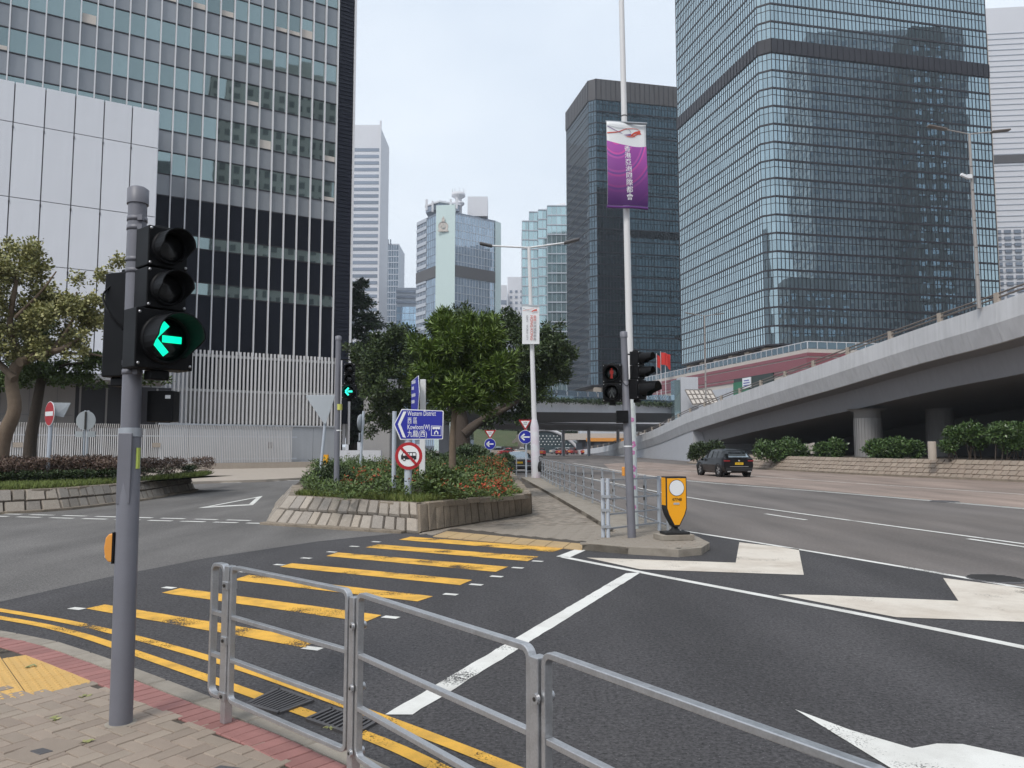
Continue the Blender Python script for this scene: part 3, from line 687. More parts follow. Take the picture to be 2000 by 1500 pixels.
# ================================================================ buildings
def curtain(parent, P0, P1, levels, bay, gm, fm, sub=1, vw=.08, hw=.22, hd=.12, vd=.10, jit=.0014, split=(.0,), off=0.0, bar_name='floor_bar'):
    """curtain wall from P0 to P1 (left to right seen from outside): separate tilted panes, mullions and floor bars"""
    P0, P1 = Vector((P0[0], P0[1], 0)), Vector((P1[0], P1[1], 0)); d = (P1-P0); ln = d.length; d.normalize(); n = Vector((d.y, -d.x, 0))
    nb = max(1, round(ln/bay)); bw = ln/nb; pan = MB(); mul = MB()
    for z0, z1 in zip(levels[:-1], levels[1:]):
        cuts = [z0] + [z0 + (z1-z0)*s_ for s_ in split if 0 < s_ < 1] + [z1]
        for a, b in zip(cuts[:-1], cuts[1:]):
            for k in range(nb):
                p = P0 + d*(bw*k) + n*off; e0, e1, e2 = [random.gauss(0, jit)*bw for _ in range(3)]
                pan.add([p + Vector((0, 0, a)) + n*e0, p + d*bw + Vector((0, 0, a)) + n*e1, p + d*bw + Vector((0, 0, b)) + n*e2, p + Vector((0, 0, b)) + n*(e0+e2-e1)], [(0, 1, 2, 3)])
            if b < z1: mul.box(P0 + d*(ln/2) + n*(off+.02) + Vector((0, 0, b)), (ln, .06, hw*.3), rz=math.atan2(d.y, d.x))
    for k in range(nb+1):
        mul.box(P0 + d*(bw*k) + n*(off+vd/2-.02) + Vector((0, 0, (levels[0]+levels[-1])/2)), (vw, vd, levels[-1]-levels[0]), rz=math.atan2(d.y, d.x))
    g = obj('glazing', pan, gm, parent, world=True); g['kind'] = 'stuff'
    mo = obj('mullions', mul, fm, parent, world=True); mo['kind'] = 'stuff'
    for z in levels:
        obj(bar_name, MB().box(P0 + d*(ln/2) + n*(off+hd/2-.015) + Vector((0, 0, z)), (ln+.02, hd, hw), rz=math.atan2(d.y, d.x)), fm, parent, world=True)
def wallbox(parent, name, pts, z0, z1, m): return obj(name, slab(pts, z0, z1), m, parent, world=True)
def lev(z0, z1, pitch): return [z0 + pitch*i for i in range(int((z1-z0)/pitch)+1)]
def V2(x, y): return Vector((x, y, 0))

# ---------------------------------------------------------------- office tower with white fins (left)
AZ = R(59); U = Vector((-math.sin(AZ), -math.cos(AZ), 0)); NF = Vector((-U.y, U.x, 0))
if NF.y > 0: NF = -NF
O = V2(-16.25, 75.4); tw = thing('office_tower', 'dark glass office tower with thin white vertical fins at the left', 'building', O)
rzU = math.atan2(-U.y, -U.x)
def at(t, z, o_=0.0): return O + U*t + NF*o_ + Vector((0, 0, z))
LT, BAY = 36.0, 1.25
def t_at(xp, z, o_):
    lo, hi = -3.0, 45.0
    for _ in range(40):
        m_ = (lo+hi)/2; lo, hi = (m_, hi) if PX(at(m_, z, o_)) > xp else (lo, m_)
    return lo
TA = t_at(309, 26, 5.0); TS = t_at(655, 8, 1.2)
wallbox(tw, 'core', [O + U*.2 - NF*.5, O + U*LT - NF*.5, O + U*LT - NF*26, O + U*.2 - NF*26], 0, 64, M['louvre'])
pane_me = {}
def panel(kind, w_, h_, m, dep=.06):
    key = (kind, round(w_, 3), round(h_, 3))
    if key not in pane_me:
        me = bpy.data.meshes.new(kind); b = MB().box((0, 0, 0), (w_, dep, h_)); me.from_pydata(b.v, [], b.f); me.materials.append(m); pane_me[key] = me
    return pane_me[key]
def put(kind, me, p, parent, jit=0.0):
    o = bpy.data.objects.new(kind, me); C.objects.link(o); o.parent = parent; o.location = p - root_loc(parent)
    o.rotation_euler = (random.gauss(0, jit), 0, rzU + random.gauss(0, jit)); return o
nb = int((LT-1.6)/BAY)
for k in range(nb):
    tcen = 1.6 + BAY*(k+.5)
    hid = tcen > TA+.4
    for f in range(10):
        zb = 24.0 + 4.0*f
        if hid and zb < 26: continue
        put('spandrel_panel', panel('spandrel_panel', BAY-.09, 1.9, M['spandrel']), at(tcen, zb+.98), tw, .003)
        put('window_pane', panel('window_pane', BAY-.09, 2.02, M['glass_office']), at(tcen, zb+1.95+1.06), tw, .0045)
    for f in range(10):
        if random.random() < .2 and not (hid and f < 1):
            hb_ = random.choice((.35, .5, .8)); put('window_blind', panel('window_blind', BAY-.2, hb_, M['cream'], .02), at(tcen, 25.98+4*f+hb_/2+.06, .045), tw)
    if hid: continue
    for (za, zb, kind) in ((20.75, 24.0, 'l'), (19.6, 20.7, 'w'), (16.55, 19.55, 'l'), (15.4, 16.5, 'w'), (10.1, 15.35, 'l')):
        if kind == 'w': put('strip_window', panel('strip_window', BAY-.09, zb-za-.06, M['glass_office']), at(tcen, (za+zb)/2), tw, .003)
        else:
            lv = MB(); nl = int((BAY-.1)/.09)
            lv.box((0, .05, 0), (BAY-.08, .04, zb-za-.08))
            for q in range(nl): lv.box((-(BAY-.12)/2 + .045 + q*.09, -.02, 0), (.045, .09, zb-za-.1))
            key = ('lv', round(zb-za, 2))
            if key not in pane_me:
                me = bpy.data.meshes.new('louvre_panel'); me.from_pydata(lv.v, [], lv.f); me.materials.append(M['louvre']); pane_me[key] = me
            put('louvre_panel', pane_me[key], at(tcen, (za+zb)/2), tw)
for k in range(nb+1):
    t = 1.6 + BAY*k
    z0 = 10.1 if t < TA+.8 else 27
    obj('fin', MB().box(at(t, (z0+64)/2, .16), (.10, .34, 64-z0), rz=rzU), M['fin'], tw, world=True)
for f in range(11):
    for zz in (24.0+4*f, 25.95+4*f):
        obj('transom', MB().box(at(LT/2+.8, zz, .05), (LT-1.6, .10, .09), rz=rzU), M['glass_black'], tw, world=True)
for zz in (10.1, 15.38, 16.52, 19.58, 20.72): obj('transom', MB().box(at(TA/2+.9, zz, .05), (TA-.8, .10, .09), rz=rzU), M['glass_black'], tw, world=True)
ed = MB().box(at(.72, 34, -.05), (1.6, .3, 60), rz=rzU)
for q in range(150): ed.box(at(.72, 4.4+.4*q, .12), (1.58, .06, .12), rz=rzU)
obj('corner_panel', ed, M['louvre'], tw, world=True)
obj('corner_trim', MB().box(at(-.18, 33, 0), (.2, .5, 62), rz=rzU), M['fin'], tw, world=True)
obj('side_wall', MB().box(O + U*.1 - NF*13 + Vector((0, 0, 33)), (.4, 25, 62), rz=rzU), M['white_panel'], tw, world=True)
# slatted screen at its foot
sc_ = thing('slatted_screen', 'screen of white vertical slats at the foot of the dark tower', 'screen', at(1, 0, 1.2))
for i in range(2):
    z0, z1 = ((6.95, 9.6), (3.9, 6.85))[i]
    obj('backing', MB().box(at(TS+6.6, (z0+z1)/2, .75), (12.6, .1, z1-z0), rz=rzU), M['louvre'] if i == 0 else M['grey_wall'], sc_, world=True)
    for q in range(6): obj('post', MB().box(at(TS+.6+q*2.5, (z0+z1)/2, .9), (.22, .15, z1-z0), rz=rzU), M['grey_wall'], sc_, world=True)
for zz in (10.0, 6.9, 3.8): obj('rail', MB().box(at(TS+8.6, zz-.15, 1.0), (17.5, .16, .22), rz=rzU), M['slat'], sc_, world=True)
sl = MB().box((0, 0, 0), (.15, .2, 6.7)); sme = bpy.data.meshes.new('slat'); sme.from_pydata(sl.v, [], sl.f); sme.materials.append(M['slat'])
for q in range(52): put('slat', sme, at(TS+q*.34, 6.95, 1.2), sc_)
obj('backing', MB().box(at(TS+15.4, 6.9, .6), (4.8, .1, 6.4), rz=rzU), M['white_panel'], sc_, world=True)
obj('end_post', MB().box(at(TS-.45, 5.6, 1.0), (.4, .4, 9.2), rz=rzU), M['slat'], sc_, world=True)
# white panel annex
PO = 5.0
ann = thing('panel_annex', 'white metal panel clad block in front of the dark office tower', 'building', at(25, 0, PO))
wallbox(ann, 'core', [at(TA+.2, 0, PO-.25), at(44, 0, PO-.25), at(44, 0, 1.0), at(TA+.2, 0, 1.0)], 7.2, 29.5, M['seam'])
cols = [TA + 2.02*k for k in range(12)]; rows_ = [7.3, 11.6, 15.6, 20.6, 26.4, 29.6]
for t0_, t1_ in zip(cols[:-1], cols[1:]):
    for za, zb in zip(rows_[:-1], rows_[1:]):
        put('wall_panel', panel('wall_panel', t1_-t0_-.085, zb-za-.06, M['white_panel'], .12), at((t0_+t1_)/2, (za+zb)/2, PO-.15), ann, .0015)
obj('side_cladding', MB().box(at(TA+.04, 18.4, PO-2.4), (.12, 4.3, 22.3), rz=rzU), M['white_panel'], ann, world=True)
for t in cols[1:]:
    for zb in rows_[1:-1]: obj('fixing', MB().box(at(t, zb-.35, PO-.1), (.09, .14, .16), rz=rzU), M['glass_black'], ann, world=True)
obj('canopy', MB().box(at(TA+11, 6.95, PO+1.2), (24, 5, .45), rz=rzU), M['conc_dark'], ann, world=True)
obj('recess_wall', MB().box(at(30, 3.4, 1.5), (13.5, .4, 6.8), rz=rzU), M['grey_wall'], ann, world=True)
obj('entrance_glazing', MB().box(at(19.7, 3.4, 1.4), (7.2, .3, 6.8), rz=rzU), M['glass_black'], ann, world=True)
for q in range(4): obj('door_post', MB().box(at(17.2+q*1.9, 3.4, 1.6), (.14, .2, 6.6), rz=rzU), M['grey_wall'], ann, world=True)
for q in range(7): obj('wall_joint', MB().box(at(24.5+q*1.9, 3.4, 1.72), (.05, .06, 6.6), rz=rzU), M['seam'], ann, world=True)
obj('wall_joint', MB().box(at(30, 4.3, 1.72), (13.2, .06, .05), rz=rzU), M['seam'], ann, world=True)

# ---------------------------------------------------------------- palisade fence on its plinth
FO = V2(-15.4, 63.6); FU = Vector((-.757, -.653, 0)); FN = Vector((.653, -.757, 0)); rzF = math.atan2(-FU.y, -FU.x)
def fat(t, z, o_=0.0): return FO + FU*t + FN*o_ + Vector((0, 0, z))
fen = thing('palisade_fence', 'tall pale grey palisade fence with curved tops on a low plinth', 'fence', fat(15, 0))
obj('plinth', MB().box(fat(19, .28, 0), (36, .5, .56), rz=rzF), M['conc_tan'], fen, world=True)
pk = MB(); 
for q in range(265):
    t = 3.0 + q*.13
    pk.box(fat(t, 1.82, .02), (.062, .03, 2.5), rz=rzF)
    m3 = Matrix.Rotation(rzF, 3, 'Z') @ Matrix.Rotation(R(28), 3, 'X')
    pk.box(fat(t, 3.2, .10), (.05, .025, .34), mat=m3)
o = obj('pickets', pk, M['slat'], fen, world=True); o['kind'] = 'stuff'
for zz in (.85, 2.55): obj('rail', MB().box(fat(19.5, zz, -.05), (34, .06, .09), rz=rzF), M['pole_light'], fen, world=True)
for q in range(13): obj('post', MB().box(fat(3+q*2.75, 1.8, -.1), (.1, .1, 2.5), rz=rzF), M['pole_light'], fen, world=True)
for t in (13.2, 21.6): obj('notice_plate', MB().box(fat(t, 1.9, .06), (.55, .02, .32), rz=rzF), M['conc_tan'], fen, world=True)
hd = thing('hoarding_wall', 'pale grey metal wall behind the right end of the palisade fence', 'wall', fat(5, 0, -1.0))
for q in range(7): obj('wall_panel', MB().box(fat(-.3+q*2.0, 1.75, -.9), (1.97, .12, 3.3), rz=rzF), M['hoard'], hd, world=True)
obj('coping', MB().box(fat(5.7, 3.45, -.9), (14.2, .3, .12), rz=rzF), M['hoard'], hd, world=True)
obj('wall_box', MB().box(fat(4.4, 1.9, -.8), (.35, .12, .5), rz=rzF), M['tile_dark'], hd, world=True)

# ---------------------------------------------------------------- far towers behind the trees
def xz(x, Y): return (x-CX)/F_PX*Y*1.0
def fbox(name, label, x0, x1, ytop, Y, depth, m, group=None, skew=0.0):
    X0, X1 = D(x0, 800, Y).x, D(x1, 800, Y).x; zt = Zat(ytop, Y, (x0+x1)/2)
    t = thing(name, label, 'building', ((X0+X1)/2, Y, 0), group=group)
    P0, P1 = V2(X0, Y), V2(X1, Y + skew*(X1-X0)); back = V2(0, depth)
    wallbox(t, 'wall', [P0, P1, P1+back, P0+back], 0, zt, m)
    return t, P0, P1, zt
def bands(t, P0, P1, z0, z1, pitch, frac, gm, proud=.15, name='window_band', inset=.3):
    d = (P1-P0); ln = d.length; rz = math.atan2(d.y, d.x); n = Vector((d.y, -d.x, 0)).normalized(); z = z0
    while z + pitch < z1:
        obj(name, MB().box((P0+P1)/2 + n*(proud/2) + Vector((0, 0, z+pitch*frac/2)), (ln-inset, proud, pitch*frac), rz=rz), gm, t, world=True); z += pitch
M['far_white'] = mat('far_white', (.62, .62, .65), .7, var=.04, scale=.05)
M['far_glass'] = mirror_glass('far_glass', (.34, .41, .48), .85, .05, .05, .08, .1)
M['far_blue'] = mirror_glass('far_blue', (.42, .56, .68), .85, .05, .05, .08, .12)
M['far_band'] = mat('far_band', (.22, .25, .30), .25, metal=.4, var=.1, scale=.05, obj_var=.15)
M['far_frame'] = mat('far_frame', (.45, .48, .53), .6)
M['mint'] = mat('mint_tile', (.55, .66, .64), .4, var=.04, scale=.1)
t, P0, P1, zt = fbox('striped_tower', 'white tower with grey ribbon windows right behind the dark office tower', 676, 734, 244, 380, 30, M['far_white'])
bands(t, P0, P1, 4, zt-8, 3.43, .48, M['far_band'])
obj('edge_fin', MB().box(P1 + V2(.4, 0) + Vector((0, 0, zt/2+1)), (.8, 1.2, zt+2)), M['far_white'], t, world=True)
t, P0, P1, zt = fbox('glass_tower', 'slim pale glass tower beside the white striped tower', 736, 775, 476, 450, 25, M['far_frame'])
curtain(t, P0, P1, lev(3, zt, 3.6), 1.5, M['far_glass'], M['far_frame'], hw=.5, vw=.25, off=.1)
for q in range(5): obj('roof_fin', MB().box(P0.lerp(P1, .1+q*.12) + Vector((0, 0, zt+1.2)), (.6, 2, 2.6)), M['far_band'], t, world=True)
t, P0, P1, zt = fbox('blue_tower', 'low blue glass tower left of the emblem tower', 772, 814, 562, 420, 25, M['far_frame'])
curtain(t, P0, P1, lev(3, zt-9, 3.8), 2.4, M['far_blue'], M['far_frame'], hw=.3, vw=.15, off=.1)
for q in range(3): obj('roof_band', MB().box((P0+P1)/2 + Vector((0, -.2, zt-8.2+q*3.0)), ((P1-P0).length+.4, .5, 1.3)), M['far_band'], t, world=True)
# emblem tower (faceted, pale corner column)
Y0 = 330
cA, cB = D(811, 800, Y0+16), D(849, 800, Y0+1.5); cC = D(887, 800, Y0); cDv = D(967, 800, Y0+13); cE = D(978, 800, Y0+17)
zt = Zat(418, Y0+5)
em = thing('emblem_tower', 'glass tower with pale corner column bearing a round crest', 'building', (cC.x, cC.y, 0))
fp_ = [V2(p.x, p.y) for p in (cA, cB, cC, cDv, cE)] + [V2(cE.x-2, cE.y+25), V2(cA.x, cA.y+25)]
wallbox(em, 'core', [p + V2(0, .5) for p in fp_], 0, zt-.5, M['far_band'])
f2 = lambda p: V2(p.x, p.y)
zb = Zat(520, Y0); lv_ = lev(2, zt, 3.5)
curtain(em, f2(cA), f2(cA).lerp(f2(cB), .52), lv_, 3.5, M['far_band'], M['far_frame'], hw=1.6, vw=.2, hd=.3)
curtain(em, f2(cA).lerp(f2(cB), .52), f2(cB), lv_, 1.6, M['far_glass'], M['far_band'], hw=.2, vw=.1)
curtain(em, f2(cC), f2(cDv), lv_, 1.5, M['far_glass'], M['far_frame'], hw=.22, vw=.16, jit=.008)
wallbox(em, 'corner_column', [f2(cB) + V2(0, -.9), f2(cC) + V2(0, -.9), f2(cC) + V2(0, 3), f2(cB) + V2(0, 3)], 0, zt+2.5, M['mint'])
wallbox(em, 'corner_column', [f2(cDv) + V2(0, -.7), f2(cE) + V2(0, -.7), f2(cE) + V2(0, 3), f2(cDv) + V2(0, 3)], 0, zt-1, M['mint'])
for a, b in ((cA, cB), (cC, cDv)):
    d_ = f2(b)-f2(a); obj('plant_floor_band', MB().box((f2(a)+f2(b))/2 + Vector((d_.y, -d_.x, 0)).normalized()*.15 + Vector((0, 0, zb-2)), (d_.length, 1.0, 5.0) if False else (d_.length, .5, 5.0), rz=math.atan2(d_.y, d_.x)), M['tile_dark'], em, world=True)
ec = (f2(cB)+f2(cC))/2 + V2(-1, -1.1); ez = Zat(440, Y0)
obj('crest', MB().lathe([(1.0, .12), (1.5, .15), (2.1, .1), (2.2, 0)], 20, axis='Y', c=(ec.x, ec.y-.2, ez-.6)), M['cream'], em, world=True)
cr = MB().box((ec.x, ec.y-.3, ez+2.2), (1.3, .3, 1.6)).box((ec.x, ec.y-.3, ez+3.3), (.5, .3, .9)).box((ec.x, ec.y-.3, ez-2.6), (4.6, .3, .8)).box((ec.x, ec.y-.45, ez-.6), (1.4, .2, 1.4))
obj('crest', cr, M['cream'], em, world=True)
rf = obj('roof_house', slab([D(828, 800, Y0+8).xy.to_3d(), D(855, 800, Y0+2).xy.to_3d(), D(895, 800, Y0+6).xy.to_3d(), D(880, 800, Y0+16).xy.to_3d(), D(835, 800, Y0+18).xy.to_3d()], zt+1.5, Zat(392, Y0)), M['far_band'], em, world=True)
obj('roof_slab', slab([D(826, 800, Y0+8).xy.to_3d(), D(855, 800, Y0+1).xy.to_3d(), D(898, 800, Y0+6).xy.to_3d(), D(882, 800, Y0+17).xy.to_3d(), D(833, 800, Y0+19).xy.to_3d()], Zat(393, Y0), Zat(390, Y0)), M['far_white'], em, world=True)
for q in range(6):
    p = D(830 + q*12, 800, Y0+7-abs(q-2)*2.3); obj('roof_column', MB().box((p.x, p.y-1, zt+3), (.9, .9, 5)), M['far_white'], em, world=True)
pc = D(893, 800, Y0+10)
tr_ = MB().lathe([(1.6, zt), (1.6, zt+5), (2.7, zt+6), (2.7, zt+6.7), (1.5, zt+7), (1.5, zt+8.6), (3.1, zt+9.6), (3.1, zt+11), (2.9, zt+11), (2.9, zt+10), (0, zt+10)], 20, c=(pc.x, pc.y, 0))
obj('radio_turret', tr_, M['far_white'], em, world=True)
for q in range(9):
    a = q*.7; obj('antenna', MB().tube((pc.x+2.9*math.cos(a), pc.y+2.9*math.sin(a), zt+10.5), (pc.x+2.9*math.cos(a), pc.y+2.9*math.sin(a), zt+13), .1, n=5), M['far_white'], em, world=True)
pm = D(918, 800, Y0+8); obj('roof_block', MB().box((pm.x+3, pm.y+4, zt+4.5), (9, 8, 9)), M['far_white'], em, world=True)
# white residential blocks, stepped glass block
t, P0, P1, zt = fbox('white_apartments', 'white residential block between the emblem tower and the stepped glass block', 991, 1026, 541, 480, 25, M['far_white'])
for cx_ in (.2, .5, .8):
    z = 6
    while z < zt-6:
        p = P0.lerp(P1, cx_); obj('window', MB().box(p + V2(0, -.1) + Vector((0, 0, z)), (1.6, .4, 1.5)), M['far_band'], t, world=True); z += 3.6
t, P0, P1, zt = fbox('white_slab_block', 'narrow white block with dark floor bands right of the emblem tower', 977, 990, 557, 460, 20, M['far_white'])
bands(t, P0, P1, 60, zt-2, 5.5, .5, M['far_band']); bands(t, P0, P1, 4, 58, 60, .95, M['far_band'], inset=2.4)
M['green_glass'] = mirror_glass('green_glass', (.42, .56, .58), .75, .06, .03, .1, .16)
sg = thing('stepped_glass_block', 'stepped pale green glass block behind the smaller white banner', 'building', (D(1065, 800, 300).x, 300, 0))
xs = [(1020, 1034, 432, 312), (1034, 1052, 414, 308), (1052, 1070, 410, 304), (1070, 1135, 402, 300)]
for i, (x0, x1, yt, Yq) in enumerate(xs):
    P0, P1 = f2(D(x0, 800, Yq)), f2(D(x1, 800, Yq)); z1 = Zat(yt, Yq)
    wallbox(sg, 'core', [P0 + V2(.05, .4), P1 + V2(0, .4), P1 + V2(0, 24), P0 + V2(.05, 24)], 0, z1, M['far_frame'])
    curtain(sg, P0, P1, lev(z1 % 3.9, z1+.1, 3.9), 1.8, M['green_glass'], M['far_frame'], hw=.45, vw=.14, hd=.35)
P0, P1 = f2(D(1072, 800, 302)), f2(D(1110, 800, 302)); obj('roof_vault', MB().path([P0 + Vector((0, 8, Zat(404, 302))), P0.lerp(P1, .6) + Vector((0, 8, Zat(396, 302))), P1 + Vector((0, 8, Zat(393, 302)))], 2.0, 8), M['far_white'], sg, world=True)

# ---------------------------------------------------------------- dark twin towers at the right
def twin(label, cpx, Yc, ytop, left_len, right_len, z_base, pitch, bay, gl, gr, zband=None, chw=1.7, loc_n='dark_tower', top_black=0.0):
    c = f2(D(cpx, 800, Yc)); dl = Vector((-math.sin(R(13)), math.cos(R(13)), 0)); dr = Vector((math.cos(R(12)), math.sin(R(12)), 0))
    z1 = ytop if ytop > 0 and ytop < 400 and False else ytop
    t = thing(loc_n, label, 'building', c)
    a = c + dl*chw; b = c + dr*chw; L_ = c + dl*left_len; R_ = c + dr*right_len; Bk = L_ + dr*right_len
    i_ = (dr+dl)*.35
    wallbox(t, 'core', [a+i_, b+i_, R_ - dr*.3 + dl*.3, Bk - dr*.3, L_ + dr*.3 - dl*.1], z_base-.3, z1-.1, M['glass_black'])
    zt_ = z1 - top_black
    zones = [(z_base, zt_)] if zband is None else [(z_base, zband[0]), (zband[1], zt_)]
    for za, zb_ in zones:
        k = max(1, round((zb_-za)/pitch)); lv = [za + (zb_-za)*i/k for i in range(k+1)]
        curtain(t, L_, a, lv, bay, gl, M['glass_black'], vw=.10, hw=.30, split=(.62,))
        curtain(t, a, b, lv, bay, gr, M['glass_black'], vw=.10, hw=.30, split=(.62,))
        curtain(t, b, R_, lv, bay, gr, M['glass_black'], vw=.10, hw=.34, split=(.62,))
        curtain(t, R_, Bk, lv[::2], 6, gr, M['glass_black'], vw=.10, hw=.34); curtain(t, Bk, L_, lv[::2], 6, gr, M['glass_black'], vw=.10, hw=.34)
    if zband or top_black:
        z0b, z1b = zband if zband else (zt_, z1)
        for P, Q in ((L_, a), (a, b), (b, R_), (R_, Bk)):
            d = (Q-P); ln = d.length; d.normalize(); n = Vector((d.y, -d.x, 0)); rz = math.atan2(d.y, d.x)
            obj('plant_floor_band', MB().box((P+Q)/2 + n*.06 + Vector((0, 0, (z0b+z1b)/2)), (ln, .3, z1b-z0b), rz=rz), M['tile_dark'] if top_black else M['glass_black'], t, world=True)
            kk_ = int(ln/(bay*1.5)); rb = MB()
            for q in range(kk_+1): rb.box(P + d*(ln*q/kk_) + n*.24 + Vector((0, 0, (z0b+z1b)/2)), (.12, .12, z1b-z0b), rz=rz)
            o = obj('band_ribs', rb, M['glass_black'], t, world=True); o['kind'] = 'stuff'
    return t, a, b, L_, R_, dl, dr
zb1 = Zat(86, 134); 
t2, a2, b2, L2, R2, dl2, dr2 = twin('very tall dark tower with mirror glass rising past the top of the picture', 1509, 134, 130.0, 35.5, 48.2, Zat(672, 134), 3.42, 0.80, M['glass_teal'], M['glass_teal_dim'], (Zat(100, 134), Zat(74, 134)))
for q in range(6):
    p = L2.lerp(a2, .05+q*.18) + dr2*1.5; obj('base_column', MB().box((p.x, p.y, 16.6), (1.6, 1.6, 6), rz=R(12)), M['conc_tan'], t2, world=True)
obj('base_storey', slab([a2+dr2*3+dl2, b2+dl2*3, R2+dl2*3-dr2*2, R2+dl2*30-dr2*2, L2+dr2*3], 0, Zat(671, 134)), M['conc_tan'], t2, world=True)
t1, a1, b1, L1, R1, dl1, dr1 = twin('dark glass tower with black crown behind the purple banner pole', 1158, 210, Zat(153, 210), 23, 44, Zat(752, 210), 3.42, .95, M['glass_dark'], M['glass_dark'], None, top_black=6.0)
obj('base_storey', slab([a1+dr1*3+dl1, b1+dl1*3, R1+dl1*3, R1+dl1*22, L1+dr1*3], 0, Zat(751, 210)), M['conc_tan'], t1, world=True)
for q in range(6):
    p = b1.lerp(R1, q*.16) + dl1*1.2; obj('base_column', MB().box((p.x, p.y, 9), (1.8, 1.8, 18), rz=R(12)), M['conc_tan'], t1, world=True)
# striped podium
pc0 = f2(D(1581, 800, 108)); pl_ = pc0 + dl2*62; pr_ = pc0 + dr2*34; zp = Zat(681, 108)
pod = thing('striped_podium', 'cream podium with broad maroon stripes below the mirror glass tower', 'building', pc0)
wallbox(pod, 'wall', [pc0, pr_, pr_+dl2*40, pl_+dr2*30, pl_], 0, zp, M['cream'])
def pband(z0, z1, m, name, pr=.12):
    for P, Q in ((pl_, pc0), (pc0, pr_)):
        d = Q-P; n = Vector((d.y, -d.x, 0)).normalized()
        obj(name, MB().box((P+Q)/2 + n*pr/2 + Vector((0, 0, (z0+z1)/2)), (d.length + pr, pr, z1-z0), rz=math.atan2(d.y, d.x)), m, pod, world=True)
pband(zp-1.05, zp-.55, M['maroon'], 'maroon_stripe'); pband(zp-2.6, zp-1.25, M['maroon'], 'maroon_stripe', .14); pband(zp-3.2, zp-2.8, M['maroon'], 'maroon_stripe')
pband(zp-7.2, zp-3.9, M['conc'], 'grey_panel', .1)
d = (pc0-pl_); n = Vector((d.y, -d.x, 0)).normalized(); rzp = math.atan2(d.y, d.x)
for P, Q in ((pl_, pc0), (pc0, pr_)):
    dd = Q-P; rr_ = math.atan2(dd.y, dd.x); kq = int(dd.length/1.5)
    obj('parapet_rail', MB().box((P+Q)/2 + Vector((0, 0, zp+1.05)), (dd.length, .08, .1), rz=rr_), M['fin'], pod, world=True)
    obj('parapet_glass', MB().box((P+Q)/2 + Vector((0, 0, zp+.5)), (dd.length, .03, .9), rz=rr_), M['glass_dark'], pod, world=True)
    for q in range(kq+1): obj('baluster', MB().box(P.lerp(Q, q/kq) + Vector((0, 0, zp+.5)), (.09, .1, 1.0), rz=rr_), M['fin'], pod, world=True)
def on_pod(x, y):            # point on the podium's left face seen at pixel
    r_ = ray(x, y); den = r_.x*n.x + r_.y*n.y; tt = pc0.dot(n)/den
    return Vector((r_.x*tt, r_.y*tt, CAM_H + r_.z*tt))
pA, pB = on_pod(1437, 760), on_pod(1513, 740)
pst = thing('wall_billboard', 'dark green billboard with white notice on the striped podium wall', 'billboard', (pA.x, pA.y, pA.z))
mid = (pA+pB)/2; obj('board', MB().box(mid + n*.2, ((pB-pA).xy.length, .2, 2.6), rz=rzp), mat('poster_dark', (.02, .035, .03), .5, var=.4, scale=.4), pst, world=True)
obj('board', MB().box(pA.lerp(pB, .2) + n*.26 + Vector((0, 0, -.3)), (5, .2, 2.4), rz=rzp), mat('poster_green', (.02, .16, .08), .5, var=.6, scale=.5), pst, world=True)
q0 = on_pod(1463, 748); obj('notice', MB().box(q0 + n*.4, (2.6, .1, 1.7), rz=rzp), M['sign_white'], pst, world=True)
for q in range(3): obj('lettering', MB().box(q0 + n*.47 + Vector((0, 0, .4-.4*q)), (1.9-.3*(q == 0), .02, .14), rz=rzp), M['sign_blue'], pst, world=True)
# stair head with sloped glazed roof at the left end of the podium
e0 = f2(D(1333, 800, 118)); 
sh_ = thing('glazed_stair_roof', 'concrete stair head with two sloping framed glass roof panels', 'stair head', e0)
ztw = Zat(738, 120); obj('tower_wall', MB().box((e0.x+1.25, e0.y+2, ztw/2), (2.7, 3, ztw)), M['conc'], sh_, world=True)
obj('glass_side', MB().box((e0.x-.6, e0.y+2, ztw/2-.2), (.9, 2.6, ztw-.5)), M['green_glass'], sh_, world=True)
for i, (xa, xb) in enumerate(((1338, 1363), (1364, 1389))):
    q = [D(xa, 764, 117), D(xb, 764, 117), D(xb+15, 790, 110), D(xa+15, 792, 110)]
    obj('roof_pane', MB().prism(q[::-1], (0, 0, .15)), M['cream'], sh_, world=True, recalc=True)
    for f in (0, .33, .66, 1):
        obj('glazing_bar', MB().bar(q[0].lerp(q[1], f)+Vector((0, 0, .2)), q[3].lerp(q[2], f)+Vector((0, 0, .2)), .12, .12), M['rail_brown'], sh_, world=True)
        obj('glazing_bar', MB().bar(q[0].lerp(q[3], f)+Vector((0, 0, .2)), q[1].lerp(q[2], f)+Vector((0, 0, .2)), .12, .12), M['rail_brown'], sh_, world=True)
# white tower at the right edge
t, P0, P1, zt = fbox('white_curved_tower', 'white tiled tower at the right edge behind the mirror glass tower', 1900, 2060, 20, 230, 30, M['far_white'], skew=-.1)
dd = (P1-P0); rz_ = math.atan2(dd.y, dd.x)
z = Zat(70, 230)
while z > 10:
    obj('floor_groove', MB().box((P0+P1)/2 + V2(0, -.05) + Vector((0, 0, z)), (dd.length, .2, .22), rz=rz_), M['far_frame'], t, world=True); z -= 1.75
pz = P0.lerp(P1, .34); obj('tan_strip', MB().box(pz + V2(0, -.2) + Vector((0, 0, Zat(70, 230)/2)), (2.0, .5, Zat(70, 230)), rz=rz_), M['conc_tan'], t, world=True)
obj('plant_floor_band', MB().box((P0+P1)/2 + V2(0, -.1) + Vector((0, 0, Zat(314, 230))), (dd.length, .3, 2.4), rz=rz_), M['tile_dark'], t, world=True)
zq = Zat(455, 230); 
